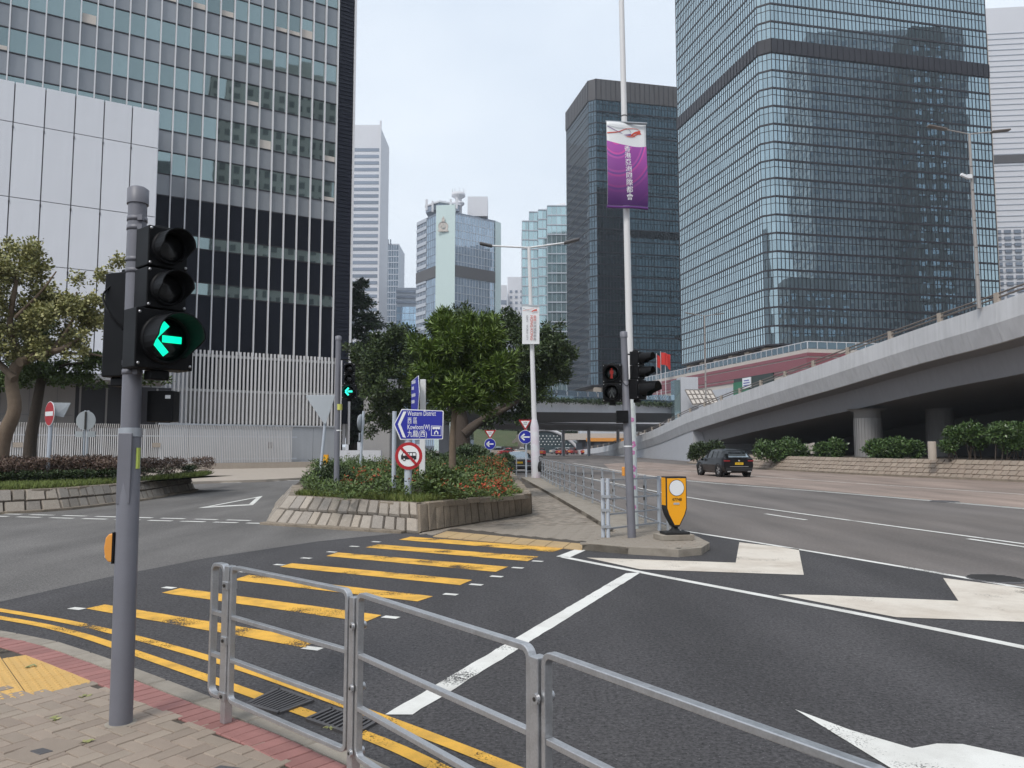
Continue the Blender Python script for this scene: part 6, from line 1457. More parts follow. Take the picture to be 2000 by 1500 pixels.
text_mesh('HONG', .22, red_, bn2, (-.03, -.05, -.48), rot=(R(90), R(90), 0)); text_mesh('KONG', .22, red_, bn2, (-.03, -.05, -1.20), rot=(R(90), R(90), 0)); [text_mesh(w_, .135, M['seam'], bn2, (-.24, -.05, z_), rot=(R(90), R(90), 0)) for w_, z_ in (("ASIA'S", -.48), ('WORLD', -1.0), ('CITY', -1.55))]
old_wv1 = wv1; wv1 = lambda x, z: -.05; bn_keep = bn; bn = bn2
swoosh([(-.42, -.10), (-.1, -.24), (.05, -.28)], (.008, .005), M['seam'], 'ribbon_print'); swoosh([(-.42, -.24), (-.1, -.17), (.2, -.12)], (.008, .006), red_, 'ribbon_print'); swoosh([(.05, -.3), (.18, -.22), (.34, -.2)], (.02, .05), red_, 'emblem_print')
bn = bn_keep
# lamp posts standing on the ramp
for (xb, yb, xt, yt, Yd, arms, cam_) in ((1912, 592, 1893, 262, 42.6, ((1812, 246), (1972, 254)), True), (1379, 808, 1376, 617, 88, ((1338, 611), (1414, 612)), False)):
    b_, t_ = D(xb, yb, Yd), D(xt, yt, Yd); t = thing('lamp_post', 'weathered lamp post with camera standing on the ramp at right' if cam_ else 'thin lamp post standing on the far ramp before the podium', 'lamp post', b_)
    v = t_-b_; obj('shaft', MB().path([(0, 0, -.3), v], [.12, .07] if cam_ else [.11, .07], 10), M['lamp_metal'], t)
    for f in (.16, .32, .48, .66, .8): obj('strap', MB().path([v*f, v*(f+.006)], .12-.05*f, 10), M['bolt'], t)
    for (xa, ya) in arms:
        e = D(xa, ya, Yd)-b_; m_ = v.lerp(e, .55); obj('arm', MB().tube(v, m_, .035, n=6), M['lamp_metal'], t)
        d_ = e-m_; obj('lantern', MB().box((m_+e)/2, (d_.length, .32, .09), mat=Matrix.Rotation(-math.atan2(d_.z, d_.x), 3, 'Y')), M['rail_brown'], t, bevel=.03)
    if cam_:
        c_ = v*.74; obj('camera_housing', MB().box(c_ + Vector((-.2, -.1, .0)), (.26, .2, .24)).box(c_ + Vector((-.5, -.12, .05)), (.42, .16, .16), mat=Matrix.Rotation(R(25), 3, 'Y')), M['sign_white'], t, bevel=.02)
# ================================================================ vegetation
def leaf_mesh(name, P, U_, N_, L_, W_, m, parent=None, world=True, fold=.0):
    """one four-cornered leaf per row of P, along U_, facing N_"""
    P = np.asarray(P); n = len(P)
    U_ = U_/(np.linalg.norm(U_, axis=1, keepdims=True)+1e-9); Wd = np.cross(N_, U_); Wd /= (np.linalg.norm(Wd, axis=1, keepdims=True)+1e-9)
    L_ = np.broadcast_to(np.asarray(L_, float).reshape(-1, 1) if np.ndim(L_) else np.full((n, 1), L_), (n, 1)); W_ = np.broadcast_to(np.asarray(W_, float).reshape(-1, 1) if np.ndim(W_) else np.full((n, 1), W_), (n, 1))
    Nn = np.cross(U_, Wd)
    V = np.empty((n, 4, 3)); V[:, 0] = P; V[:, 1] = P + U_*L_*.45 + Wd*W_*.5 + Nn*L_*fold; V[:, 2] = P + U_*L_ - Nn*L_*.10; V[:, 3] = P + U_*L_*.45 - Wd*W_*.5 + Nn*L_*fold
    if parent is not None and world: V = V - np.array(root_loc(parent))
    me = bpy.data.meshes.new(name); me.vertices.add(4*n); me.vertices.foreach_set('co', V.reshape(-1).astype(np.float32))
    me.loops.add(4*n); me.loops.foreach_set('vertex_index', np.arange(4*n, dtype=np.int32)); me.polygons.add(n)
    me.polygons.foreach_set('loop_start', np.arange(0, 4*n, 4, dtype=np.int32)); me.update(calc_edges=True); me.validate()
    me.materials.append(m); o = bpy.data.objects.new(name, me); C.objects.link(o)
    if parent is not None: o.parent = parent
    return o
def rnd_unit(n):
    v = rng.normal(size=(n, 3)); return v/np.linalg.norm(v, axis=1, keepdims=True)
def crown_points(lobes, nclump, per, rc, shell=.35, up=.25, squash=.8, sub=0):
    """lobes: (centre, radii) -> leaf bases P, directions U, normals N"""
    if sub:                       # break every lobe into uneven tufts so that the outline is ragged and has gaps
        fine_ = []
        for c, r in lobes:
            for q in range(sub):
                d = rnd_unit(1)[0]; f = random.uniform(.45, 1.0); s_ = random.uniform(.22, .46)
                fine_.append((tuple(c[i] + d[i]*r[i]*f for i in range(3)), tuple(max(r[i], .6*max(r))*s_ if i < 2 else r[i]*s_ for i in range(3))))
        lobes = fine_
    w_ = np.array([r[0]*r[2] for c, r in lobes]); w_ = w_/w_.sum(); idx = rng.choice(len(lobes), nclump, p=w_)
    Cc = np.array([lobes[i][0] for i in idx], float); Rr = np.array([lobes[i][1] for i in idx], float)
    d = rnd_unit(nclump); d[:, 2] = d[:, 2]*.9 + up*.3; d /= np.linalg.norm(d, axis=1, keepdims=True)
    rad = 1 - shell*rng.random((nclump, 1))**1.5 + rng.normal(size=(nclump, 1))*.05
    cc = Cc + d*Rr*rad
    k = np.repeat(np.arange(nclump), per); off = rnd_unit(len(k)); off[:, 2] = off[:, 2]*squash + up
    P = cc[k] + off*rc*rng.random((len(k), 1))*.6
    out_ = off + d[k]*.5; out_[:, 2] += .1
    Nn = rnd_unit(len(k))*.6 + d[k]*.5 + np.array([0, 0, .7])
    return P, out_, Nn
def LB(x, y, r, Y, k=1.0, ry=None):
    c = D(x, y, Y); s = Y/F_PX; return ((c.x, c.y, c.z), (r*s, r*s*k, (ry or r)*s))
def limb(pts, rs, n=9): return MB().path(smooth_line(pts, 5), list(np.interp(np.linspace(0, 1, (len(pts)-1)*5+1), np.linspace(0, 1, len(rs)), rs)), n)
# island tree with long leaves (front)
Yt = 26.0; b = D(884, 905, Yt)
tr = thing('island_tree', 'round bright green tree with long leaves on slim trunk in the flower bed', 'tree', (b.x, b.y, ZB-.05))
fork = D(889, 790, Yt); obj('trunk', limb([Vector((b.x, b.y, ZB-.1)), D(884, 850, Yt), fork, D(893, 740, Yt)], [.14, .105, .09, .06]), M['bark_pale'], tr, world=True)
for xx, yy in ((850, 720), (930, 700), (870, 670), (915, 760), (960, 730)): obj('limb', limb([D(888, 805, Yt), D((888+xx)/2, (800+yy)/2-5, Yt), D(xx, yy, Yt+random.uniform(-.8, .8))], [.06, .04, .02], 7), M['bark_pale'], tr, world=True)
lob = [LB(895, 690, 62, Yt, 1.1), LB(862, 735, 48, Yt), LB(940, 735, 52, Yt), LB(875, 655, 42, Yt-.5), LB(945, 672, 46, Yt), LB(905, 765, 45, Yt-.5, 1, 36), LB(845, 690, 40, Yt), LB(975, 715, 32, Yt), LB(960, 638, 22, Yt), LB(868, 628, 22, Yt), LB(915, 640, 26, Yt+.3), LB(850, 775, 34, Yt, 1, 26), LB(935, 785, 36, Yt, 1, 26), LB(985, 760, 24, Yt), LB(828, 745, 26, Yt)]
P, U_, N_ = crown_points(lob, 3000, 13, .26, .8, sub=11); leaf_mesh('crown', P, U_, N_, rng.uniform(.14, .29, len(P)), rng.uniform(.035, .06, len(P)), M['leaf_mango'], tr)
# banyan behind it
Yt = 47.0; b = D(902, 900, Yt)
tr = thing('banyan_tree', 'broad dark spreading tree with thick forked trunk behind the flower bed', 'tree', (b.x, b.y, 0))
obj('trunk', limb([Vector((b.x-.1, b.y, -.1)), D(900, 870, Yt), D(898, 820, Yt), D(893, 780, Yt)], [.9, .6, .5, .36], 14), M['bark'], tr, world=True)
for pp, rr in ((((905, 848), (940, 822), (985, 800), (1050, 760)), (.34, .24, .16, .06)), (((898, 815), (870, 780), (820, 750), (770, 730)), (.35, .28, .2, .08)), (((900, 800), (920, 750), (960, 690)), (.32, .22, .08)), (((935, 825), (985, 790), (1030, 720)), (.25, .2, .07)), (((880, 790), (850, 720), (840, 660)), (.28, .18, .07)), (((780, 745), (778, 790), (775, 800)), (.06, .04, .02))):
    obj('limb', limb([D(x, y, Yt + random.uniform(-.6, .6)) for x, y in pp], list(rr), 9), M['bark'], tr, world=True)
lob = [LB(790, 715, 62, Yt), LB(760, 745, 48, Yt), LB(830, 690, 55, Yt+1), LB(805, 775, 40, Yt), LB(1055, 695, 62, Yt), LB(1090, 725, 40, Yt), LB(1020, 745, 50, Yt), LB(1060, 755, 34, Yt), LB(930, 690, 80, Yt+2), LB(1000, 680, 55, Yt+1), LB(745, 690, 30, Yt), LB(860, 640, 28, Yt+2), LB(1105, 690, 24, Yt), LB(985, 640, 30, Yt+2), LB(840, 800, 30, Yt), LB(745, 790, 40, Yt+2), LB(760, 660, 30, Yt+1), LB(1000, 790, 34, Yt), LB(960, 810, 26, Yt), LB(720, 740, 34, Yt+2), LB(1080, 660, 30, Yt), LB(735, 815, 36, Yt+2), LB(775, 815, 26, Yt+1), LB(885, 790, 40, Yt+1), LB(700, 690, 30, Yt+3), LB(1030, 800, 20, Yt)]
P, U_, N_ = crown_points(lob, 7600, 11, .42, .9, sub=11); leaf_mesh('crown', P, U_, N_, rng.uniform(.16, .26, len(P)), rng.uniform(.08, .12, len(P)), M['leaf_dark'], tr)
# dark tiered tree beside the tower
Yt = 84.0; b = D(690, 880, Yt)
tr = thing('tiered_tree', 'tall dark tree with tiered flat branches at the corner of the office tower', 'tree', (b.x, b.y, 0))
obj('trunk', limb([Vector((b.x, b.y, -.1)), D(688, 760, Yt), D(682, 640, Yt), D(678, 560, Yt)], [.5, .4, .25, .08], 10), M['bark'], tr, world=True)
lob = []
for i in range(15):
    y = 556 + i*20; wd = 22 + 70*min(1, (i+1)/8)
    for sd_ in (-.6, .1, .65):
        lob.append(LB(682 + sd_*wd + random.uniform(-5, 5), y + random.uniform(-6, 6) + abs(sd_)*4, wd*.40, Yt, 1.6, 7))
lob += [LB(x, y, 26, Yt, 1.4, 16) for x, y in ((700, 720), (725, 760), (690, 790), (730, 820), (700, 845), (675, 700), (740, 700), (670, 760), (672, 820))]
P, U_, N_ = crown_points(lob, 5600, 9, .7, .8, .0, .4); leaf_mesh('crown', P, U_, N_, rng.uniform(.35, .6, len(P)), rng.uniform(.13, .22, len(P)), M['leaf_fir'], tr)
# two loose trees in the left planter
Yt = 24.5
tr = thing('bauhinia_tree', 'loose yellowish tree with curved trunk at the left edge', 'tree', (D(-8, 890, Yt).x, Yt, ZB-.05))
b = D(-8, 930, Yt); obj('trunk', limb([Vector((b.x, Yt, ZB-.1)), D(5, 860, Yt), D(28, 800, Yt), D(22, 740, Yt), D(38, 705, Yt)], [.30, .24, .2, .19, .17], 11), M['bark_pale'], tr, world=True)
for pp, rr in ((((38, 708), (80, 692), (125, 680), (170, 650)), (.15, .12, .09, .03)), (((38, 708), (20, 640), (30, 560), (40, 500)), (.13, .1, .07, .02)), (((28, 740), (-30, 680), (-70, 620)), (.12, .09, .04)), (((100, 688), (140, 630), (150, 570)), (.08, .05, .02)), (((120, 690), (180, 692), (215, 700)), (.05, .04, .02)), (((30, 620), (80, 570), (110, 530)), (.06, .04, .02))): obj('limb', limb([D(x, y, Yt + random.uniform(-.4, .4)) for x, y in pp], list(rr), 7), M['bark_pale'], tr, world=True)
lob = [LB(50, 560, 80, Yt), LB(130, 585, 62, Yt), LB(-30, 560, 80, Yt), LB(20, 640, 70, Yt), LB(110, 640, 60, Yt), LB(195, 605, 34, Yt), LB(5, 495, 34, Yt), LB(75, 510, 30, Yt), LB(185, 655, 38, Yt), LB(150, 690, 30, Yt, 1, 16), LB(190, 540, 18, Yt), LB(60, 690, 50, Yt, 1, 20), LB(-60, 650, 60, Yt), LB(232, 520, 12, Yt, 1, 20), LB(225, 640, 20, Yt)]
P, U_, N_ = crown_points(lob, 3000, 10, .28, .9, sub=10); leaf_mesh('crown', P, U_, N_, rng.uniform(.07, .13, len(P)), rng.uniform(.06, .10, len(P)), M['leaf_bauhinia'], tr)
Yt = 27.0; b = D(56, 930, Yt)
tr = thing('bauhinia_tree', 'slim brown trunked tree behind the no entry sign', 'tree', (b.x, Yt, ZB-.05))
obj('trunk', limb([Vector((b.x, Yt, ZB-.1)), D(60, 860, Yt), D(70, 800, Yt), D(80, 745, Yt), D(88, 700, Yt)], [.24, .2, .17, .15, .1], 10), M['bark'], tr, world=True)
for pp, rr in ((((80, 745), (120, 715), (190, 705)), (.08, .06, .03)), (((85, 715), (60, 670), (50, 630)), (.08, .05, .02)), (((86, 705), (130, 660), (160, 620)), (.07, .05, .02))): obj('limb', limb([D(x, y, Yt) for x, y in pp], list(rr), 7), M['bark'], tr, world=True)
lob = [LB(110, 725, 60, Yt, 1, 22), LB(190, 712, 55, Yt, 1, 20), LB(40, 735, 50, Yt, 1, 22), LB(90, 660, 60, Yt), LB(290, 740, 30, Yt, 1, 14), LB(-10, 740, 40, Yt, 1, 20), LB(150, 745, 50, Yt, 1, 12)]
P, U_, N_ = crown_points(lob, 1400, 10, .3, .9, sub=9); leaf_mesh('crown', P, U_, N_, rng.uniform(.08, .14, len(P)), rng.uniform(.06, .10, len(P)), M['leaf_shrub'], tr)

# beds: shrubs, hedge, grass
def bed_fill(poly, z0, hfun, n, per, rc):
    xs_ = [p[0] for p in poly]; ys_ = [p[1] for p in poly]; pts = []
    while len(pts) < n:
        x, y = random.uniform(min(xs_), max(xs_)), random.uniform(min(ys_), max(ys_))
        if inside((x, y), poly): h_ = hfun(x, y); pts.append((x, y, z0 + h_*random.random()**.45))
    c = np.array(pts); k = np.repeat(np.arange(n), per); off = rnd_unit(len(k)); off[:, 2] = np.abs(off[:, 2])*.9+.1
    return c, c[k] + off*rc*rng.random((len(k), 1)), off, rnd_unit(len(k))*.5 + np.array([0, 0, .8]) + off*.4
bump_ = lambda x, y: .32 + .12*math.sin(x*2.3+y*1.1) + .10*math.sin(x*5.1-y*2.7) + .06*math.sin(x*11+y*7)
bp = [G(600, 952, .9), G(640, 958, .85), G(760, 962, .8), G(860, 966, .78), G(1004, 956, .9), Vector((-.2, 26, 0)), Vector((-.3, 35, 0)), Vector((-8.2, 35, 0)), Vector((-6.5, 24, 0))]
bp = [(p[0], p[1]) for p in bp]
sb_ = thing('shrub_bed', 'dense low shrubs with orange red flower heads filling the island planter', 'shrubs', (-2.5, 20, ZB))
hf = lambda x, y: bump_(x, y)*(1.0 if y < 24 else 1.35)
c_, P, U_, N_ = bed_fill(bp, ZB, hf, 7500, 8, .12); leaf_mesh('foliage', P, U_, N_, rng.uniform(.06, .11, len(P)), rng.uniform(.03, .05, len(P)), M['leaf_shrub'], sb_)['kind'] = 'stuff'
top = c_[(c_[:, 2]-ZB > .62*np.array([hf(x, y) for x, y, z in c_]))]; den = np.array([(math.sin(x*1.7+2)+math.sin(y*.9+x)+1.4*(x > -2.6)+random.uniform(-1.6, 1.2)) for x, y, z in top]); top = top[den > 2.0]
k = np.repeat(np.arange(len(top)), 7); off = rnd_unit(len(k)); off[:, 2] = np.abs(off[:, 2])
leaf_mesh('flower_heads', top[k] + np.array([0, 0, .07]) + off*.05, off, rnd_unit(len(k)) + np.array([0, 0, 1.]), .05, .036, M['petal'], sb_)['kind'] = 'stuff'
for (xx, yy, rr, Yq, nm, lab) in ((640, 925, 22, 20.5, 'leaf_deep', 'dark bushy shrub at the foot of the planter signal pole'), (852, 955, 20, 17.6, 'leaf_shrub', 'small green shrub right of the direction sign post')):
    cc = D(xx, yy, Yq); t = thing('bush', lab, 'bush', (cc.x, cc.y, ZB)); lob = [((cc.x, cc.y, ZB+.35), (rr*Yq/1500*1.2, .5, .38)), ((cc.x+.3, cc.y+.2, ZB+.3), (.35, .4, .3))]
    P, U_, N_ = crown_points(lob, 700, 8, .10, .6); leaf_mesh('foliage', P, U_, N_, rng.uniform(.06, .10, len(P)), rng.uniform(.03, .045, len(P)), M[nm], t)
def grass(name, label, poly, z0, n, h0, h1, lean=.35):
    xs_ = [p[0] for p in poly]; ys_ = [p[1] for p in poly]; pts = []
    while len(pts) < n:
        x, y = random.uniform(min(xs_), max(xs_)), random.uniform(min(ys_), max(ys_))
        if inside((x, y), poly): pts.append((x, y, z0))
    P = np.array(pts); U_ = rng.normal(size=(n, 3))*lean; U_[:, 2] = 1
    o = leaf_mesh(name, P, U_, rnd_unit(n)*np.array([1, 1, .1]), rng.uniform(h0, h1, n), rng.uniform(.012, .03, n), M['blade']); return tag(o, label, 'grass', kind='stuff')
gp = [G(575, 968, ZB), G(818, 980, ZB), G(1030, 960, ZB), G(1000, 953, ZB), G(860, 966, ZB), G(640, 955, ZB)]
gp = [(A1.x+.1, A1.y+.15), (B1.x, B1.y+.15), (C1.x-.15, C1.y+.05), (C1.x-.9, C1.y+.7), (B1.x+.2, B1.y+1.5), (A1.x+.5, A1.y+1.6)]
grass('grass', 'strip of grass along the front edge of the island planter', gp, ZB-.02, 14000, .08, .22)
lg = [(p.x, p.y) for p in offset_line(top_off, .1)][:-2]; lgb = [(p.x+.2, p.y+4.2) for p in top_off[:-2]][::-1]
grass('grass', 'strip of bright grass along the front of the left planter', lg + lgb, ZB-.02, 26000, .08, .26)
hp_ = [(p.x-.1, p.y+3.1) for p in top_off[:-3]] + [(p.x-.3, p.y+6.0) for p in top_off[:-3]][::-1]
hg_ = thing('purple_hedge', 'purple brown clipped hedge in the left planter', 'hedge', (-14, 26, ZB))
c_, P, U_, N_ = bed_fill(hp_, ZB, lambda x, y: .72 + .08*math.sin(x*3), 5200, 8, .12); leaf_mesh('foliage', P, U_, N_, rng.uniform(.06, .10, len(P)), rng.uniform(.03, .05, len(P)), M['leaf_purple'], hg_)['kind'] = 'stuff'
c_, P, U_, N_ = bed_fill([(p[0], p[1]-.35) for p in hp_[:len(hp_)//2]] + [(p[0], p[1]+.5) for p in hp_[:len(hp_)//2]][::-1], ZB, lambda x, y: .34, 1400, 8, .12); leaf_mesh('foliage', P, U_, N_, .09, .04, M['leaf_deep'], hg_)['kind'] = 'stuff'
# hedge behind the bed by the banyan, greenery on the footbridge, far wood
hb_ = thing('low_hedge', 'low dark hedge round the foot of the big banyan trunk', 'hedge', (-2, 41, 0))
q = [D(835, 890, 39), D(1000, 890, 39), D(985, 890, 47), D(835, 890, 47)]; c_, P, U_, N_ = bed_fill([(p.x, p.y) for p in q], 0, lambda x, y: 1.35 + .3*math.sin(x*2), 2600, 9, .25); leaf_mesh('foliage', P, U_, N_, .2, .09, M['leaf_deep'], hb_)['kind'] = 'stuff'
tp_ = thing('bridge_planting', 'trailing green plants along the top of the footbridge fascia', 'plants', (6, 104, 7))
aa, bb_ = D(900, 774.5, 104.3), D(1326, 791, 121.5); n = 5000; f = rng.random(n); base_ = np.array(aa)[None] + (np.array(bb_)-np.array(aa))[None]*f[:, None] + rng.normal(size=(n, 3))*np.array([.05, .18, .16])
leaf_mesh('foliage', base_, rnd_unit(n), rnd_unit(n), .32, .16, M['leaf_deep'], tp_)['kind'] = 'stuff'
fw_ = thing('far_trees', 'dark line of far trees on the slope beyond the portal', 'trees', (-5, 250, 0)); fw_['kind'] = 'stuff'
lob = [LB(x, 846 + random.uniform(-6, 4), 16, 250, 1, 12) for x in range(905, 1135, 14)]; P, U_, N_ = crown_points(lob, 2500, 8, .8, .6); leaf_mesh('crown', P, U_, N_, .6, .35, M['leaf_deep'], fw_)
# shrubs in the bed under the ramp
def bush(label, lobes_px, Yq, m, n, leaf, stems=0, name='bush'):
    c0 = D(lobes_px[0][0], 895, Yq); t = thing(name, label, 'bush', (c0.x, c0.y, HB-.03), group='shrubs in the bed under the ramp')
    P, U_, N_ = crown_points([LB(x, y, r, Yq, 1, r*.85) for x, y, r in lobes_px], n, 8, leaf*1.5, .7); leaf_mesh('foliage', P, U_, N_, rng.uniform(leaf*.8, leaf*1.3, len(P)), rng.uniform(leaf*.45, leaf*.65, len(P)), m, t)
    for s_ in range(stems or 5):
        x, y, r = random.choice(lobes_px); p0 = D(x + random.uniform(-.5, .5)*r, 890, Yq); p1 = D(x + random.uniform(-.8, .8)*r, y, Yq)
        obj('stem', limb([Vector((p0.x, p0.y, HB-.1)), Vector(((p0.x+p1.x)/2, p0.y, (HB+p1.z)/2)), p1], [.035, .03, .015], 6), M['bark'], t, world=True)
bush('dark shrub left of the black car at the start of the paved bank', [(1368, 880, 18), (1355, 890, 10), (1395, 876, 16)], 66, M['leaf_deep'], 500, .20)
bush('glossy shrub just right of the black car', [(1495, 880, 22), (1540, 876, 22), (1520, 888, 18), (1560, 884, 18)], 60, M['leaf_gloss'], 900, .20)
bush('round glossy shrub between the car and the fluted column', [(1605, 880, 16), (1632, 876, 18), (1625, 888, 16)], 57, M['leaf_gloss'], 600, .20)
bush('broad glossy shrub in front of the fluted column', [(1710, 878, 20), (1750, 876, 24), (1785, 878, 18), (1730, 888, 18)], 50, M['leaf_gloss'], 950, .19)
bush('tall leafy shrub with bare stems right of the concrete stub', [(1868, 850, 20), (1895, 846, 22), (1850, 872, 14), (1910, 862, 18)], 44, M['leaf_gloss'], 900, .16, 12, 'tall_shrub')
bush('tall leafy shrub with bare stems at the right edge', [(1955, 846, 24), (1990, 848, 24), (1975, 868, 20), (2025, 855, 26)], 42, M['leaf_gloss'], 1000, .16, 12, 'tall_shrub')
# ================================================================ vehicles
def wheel_mesh(r, w_):
    ty = MB().lathe([(r*.62, -w_/2), (r*.93, -w_/2), (r, -w_*.36), (r, w_*.36), (r*.93, w_/2), (r*.62, w_/2)], 24, axis='X')
    rm = MB().lathe([(r*.62, -w_*.46), (r*.56, -w_*.30), (r*.2, -w_*.25), (0, -w_*.28)], 20, axis='X')
    sp = MB()
    for k in range(5):
        a = k*2*math.pi/5
        for da in (-.16, .16): sp.bar(Vector((-w_*.40, r*.12*math.cos(a), r*.12*math.sin(a))), Vector((-w_*.44, r*.6*math.cos(a+da), r*.6*math.sin(a+da))), .035*r/.3, .03, up=(1, 0, 0))
    return ty, rm, sp
def car(name, label, loc, heading, paint, Lc=4.6, Wc=1.84, Hc=1.62, kind='suv', plate=None, group=None, detail=True, roof=None, rear_glass=None):
    """local: +y forward, rear at y=0; heading: azimuth of travel from +Y to +X"""
    t = thing(name, label, 'car' if kind != 'truck' else 'truck', loc, -heading, group)
    h = Wc/2; cl = .2*Hc/1.6
    # stations along y: (y/L, z low, z sill-shoulder, belt z, roof z, half widths low, shoulder, belt, roof)
    if kind == 'suv':
        S = [(.0, .42, .66, 1.04, 1.08, .84, .94, .92, .82), (.015, .30, .66, 1.08, 1.13, .90, .98, .95, .82), (.07, .26, .70, 1.12, 1.38, .95, 1.0, .96, .76), (.15, .24, .72, 1.13, 1.58, .96, 1.0, .96, .72), (.24, .22, .72, 1.12, 1.62, .96, 1.0, .96, .72),
             (.42, .22, .72, 1.10, Hc, .96, 1.0, .96, .72), (.54, .22, .72, 1.08, 1.58, .96, 1.0, .96, .70), (.63, .22, .72, 1.06, 1.38, .96, 1.0, .95, .74), (.72, .22, .70, 1.04, 1.09, .96, 1.0, .94, .80), (.82, .22, .68, .99, 1.03, .96, 1.0, .92, .74), (.92, .24, .64, .90, .94, .95, .98, .88, .66), (.985, .30, .60, .80, .82, .86, .90, .80, .55), (1.0, .38, .56, .70, .72, .76, .80, .70, .45)]
    else:
        S = [(.0, .40, .60, .86, .90, .80, .90, .88, .74), (.015, .28, .60, .90, .94, .88, .96, .92, .74), (.10, .24, .62, .94, .97, .94, 1.0, .94, .72), (.16, .22, .62, .94, 1.02, .95, 1.0, .94, .74), (.30, .2, .62, .93, 1.40, .95, 1.0, .94, .68), (.38, .2, .62, .92, Hc, .95, 1.0, .94, .66), (.50, .2, .62, .92, Hc, .95, 1.0, .94, .66), (.58, .2, .62, .91, 1.36, .95, 1.0, .94, .67), (.70, .2, .62, .90, .94, .95, 1.0, .93, .74), (.82, .2, .60, .84, .88, .95, 1.0, .90, .7), (.94, .22, .56, .74, .77, .92, .95, .84, .6), (.985, .28, .52, .66, .68, .84, .86, .74, .5), (1.0, .36, .5, .6, .61, .76, .78, .66, .4)]
    mb = MB(); rings = []
    for (fy, zl, zs_, zb_, zr, wl_, ws, wb, wr) in S:
        y = fy*Lc; sc_ = Hc/(1.62 if kind == 'suv' else 1.45) if False else 1
        half = [(wl_*h*.9, zl), (wl_*h, zl+.1), (ws*h, zs_), (wb*h, zb_), ((wb*.35+wr*.65)*h, zb_+(zr-zb_)*.72), (wr*h, zr-.02*(zr-zb_ > .2)), (wr*h*.55, zr+.012)]
        rings.append([(x, y, z) for x, z in half] + [(-x, y, z) for x, z in half[::-1]])
    n = len(rings[0])
    for i in range(len(rings)-1):
        for k in range(n):
            k2 = (k+1) % n; mi = 0
            a, b_ = S[i], S[i+1]; cab = (a[4]-a[3] > .25 or b_[4]-b_[3] > .25)
            if cab and k in (3, 9): mi = 1                   # side glass
            if cab and k in (4, 8) and not (a[4]-a[3] > .3 and b_[4]-b_[3] > .3): mi = 1
            if cab and k in (4, 5, 6, 7, 8) and (abs(b_[4]-a[4]) > .14): mi = 1     # windscreen, rear window
            if k in (0, n-2) or k == n-1: mi = 2 if k == n-1 else 0
            mb.add([rings[i][k], rings[i][k2], rings[i+1][k2], rings[i+1][k]], [(0, 3, 2, 1)], mi, True)
    mb.add(rings[0], [tuple(range(n))], 0); mb.add(rings[-1], [tuple(range(n))[::-1]], 0)
    body = obj('body', mb, [paint, rear_glass or M['car_glass'], M['rubber']], t, recalc=True)
    if roof: obj('roof_panel', MB().box((0, Lc*.42, Hc+.0), (Wc*.62, Lc*.24, .03)), roof, t, bevel=.01)
    if detail:
        for k, fy in enumerate((.245, .405, .565)):           # door pillars
            for s_ in (-1, 1): obj('pillar', MB().bar((s_*h*.945, fy*Lc, 1.1), (s_*h*.765, fy*Lc+.02, Hc-.12), .03, .06 if k != 1 else .08), M['rubber'], body)
        if rear_glass: pass
    r = .385 if kind == 'suv' else .32
    ty, rm, sp = wheel_mesh(r, .23)
    for fy in (.185, .80):
        for s_ in (-1, 1):
            wh = obj('wheel', ty, M['rubber'], t); wh.location = (s_*(h-.12), fy*Lc, r); wh.rotation_euler = (0, 0, 0 if s_ < 0 else math.pi)
            if detail: obj('rim', rm, M['bolt'], wh); obj('spokes', sp, M['alloy'], wh)
            obj('wheel_arch', MB().lathe([(r*1.02, -.02), (r*1.16, -.02), (r*1.16, .02), (r*1.02, .02)], 24, axis='X', c=(s_*(h-.012), fy*Lc, r)), M['rubber'], t)
    lz = .93 if kind == 'suv' else .76
    for s_ in (-1, 1):
        obj('tail_light', MB().prism([Vector((s_*h*.98, .10, lz+.05)), Vector((s_*h*.93, -.005, lz+.05)), Vector((s_*h*.45, -.025, lz+.02)), Vector((s_*h*.5, -.025, lz-.05)), Vector((s_*h*.93, -.005, lz-.08)), Vector((s_*h*.99, .2, lz-.03))], (0, 0, .03)) if False else MB().box((s_*h*.76, .0, lz+.03), (h*.36, .07, .075)).box((s_*h*.935, .10, lz+.03), (.05, .24, .09)), M['tail_red'], t, bevel=.02)
        obj('headlight', MB().box((s_*h*.66, Lc*.975, .66), (.36, .16, .13)), M['sign_white'], t, bevel=.03)
        obj('mirror', MB().box((s_*(h+.08), Lc*.66, 1.0), (.18, .10, .13)), paint, t, bevel=.03)
    pz = .80 if kind == 'suv' else .70
    pl = obj('number_plate', MB().box((0, -.035, pz), (.50, .02, .13)), M['plate'], t)
    if plate: text_mesh(plate, .10, M['ink'], pl, (0, -.047, pz-.036), align='CENTER')
    obj('bumper', MB().box((0, .02, .45), (Wc*.86, .12, .2)), M['rubber'] if kind == 'suv' else paint, t, bevel=.04)
    if kind == 'suv':
        obj('spoiler', MB().box((0, .22, Hc-.05), (Wc*.68, .3, .04)), paint, t, bevel=.015)
        obj('rear_window', MB().prism([Vector((-.62, .05, 1.15)), Vector((.62, .05, 1.15)), Vector((.54, .33, 1.42)), Vector((-.54, .33, 1.42))], (0, -.035, .02)), M['car_glass_pale'], t, recalc=True)
        for s_ in (-1, 1): obj('exhaust', MB().box((s_*.62, -.01, .34), (.22, .1, .07)), M['alloy'], t, bevel=.02)
        obj('badge', MB().lathe([(0, -.05), (.05, -.05), (.05, -.03)], 12, axis='Y', c=(0, 0, .96)), M['alloy'], t)
        obj('garnish', MB().box((0, -.02, .63), (Wc*.6, .05, .03)), M['alloy'], t)
        obj('wiper', MB().box((-.1, .04, 1.17), (.5, .03, .03)), M['rubber'], t)
    return t
sp = G(1448, 932.5); hd_ = R(-8)
car('suv_car', 'black sport utility car driving away beside the paved bank', (sp.x-.15, sp.y-.1, .004), hd_, M['car_black'], 4.63, 1.86, 1.64, 'suv', 'GN 8918')
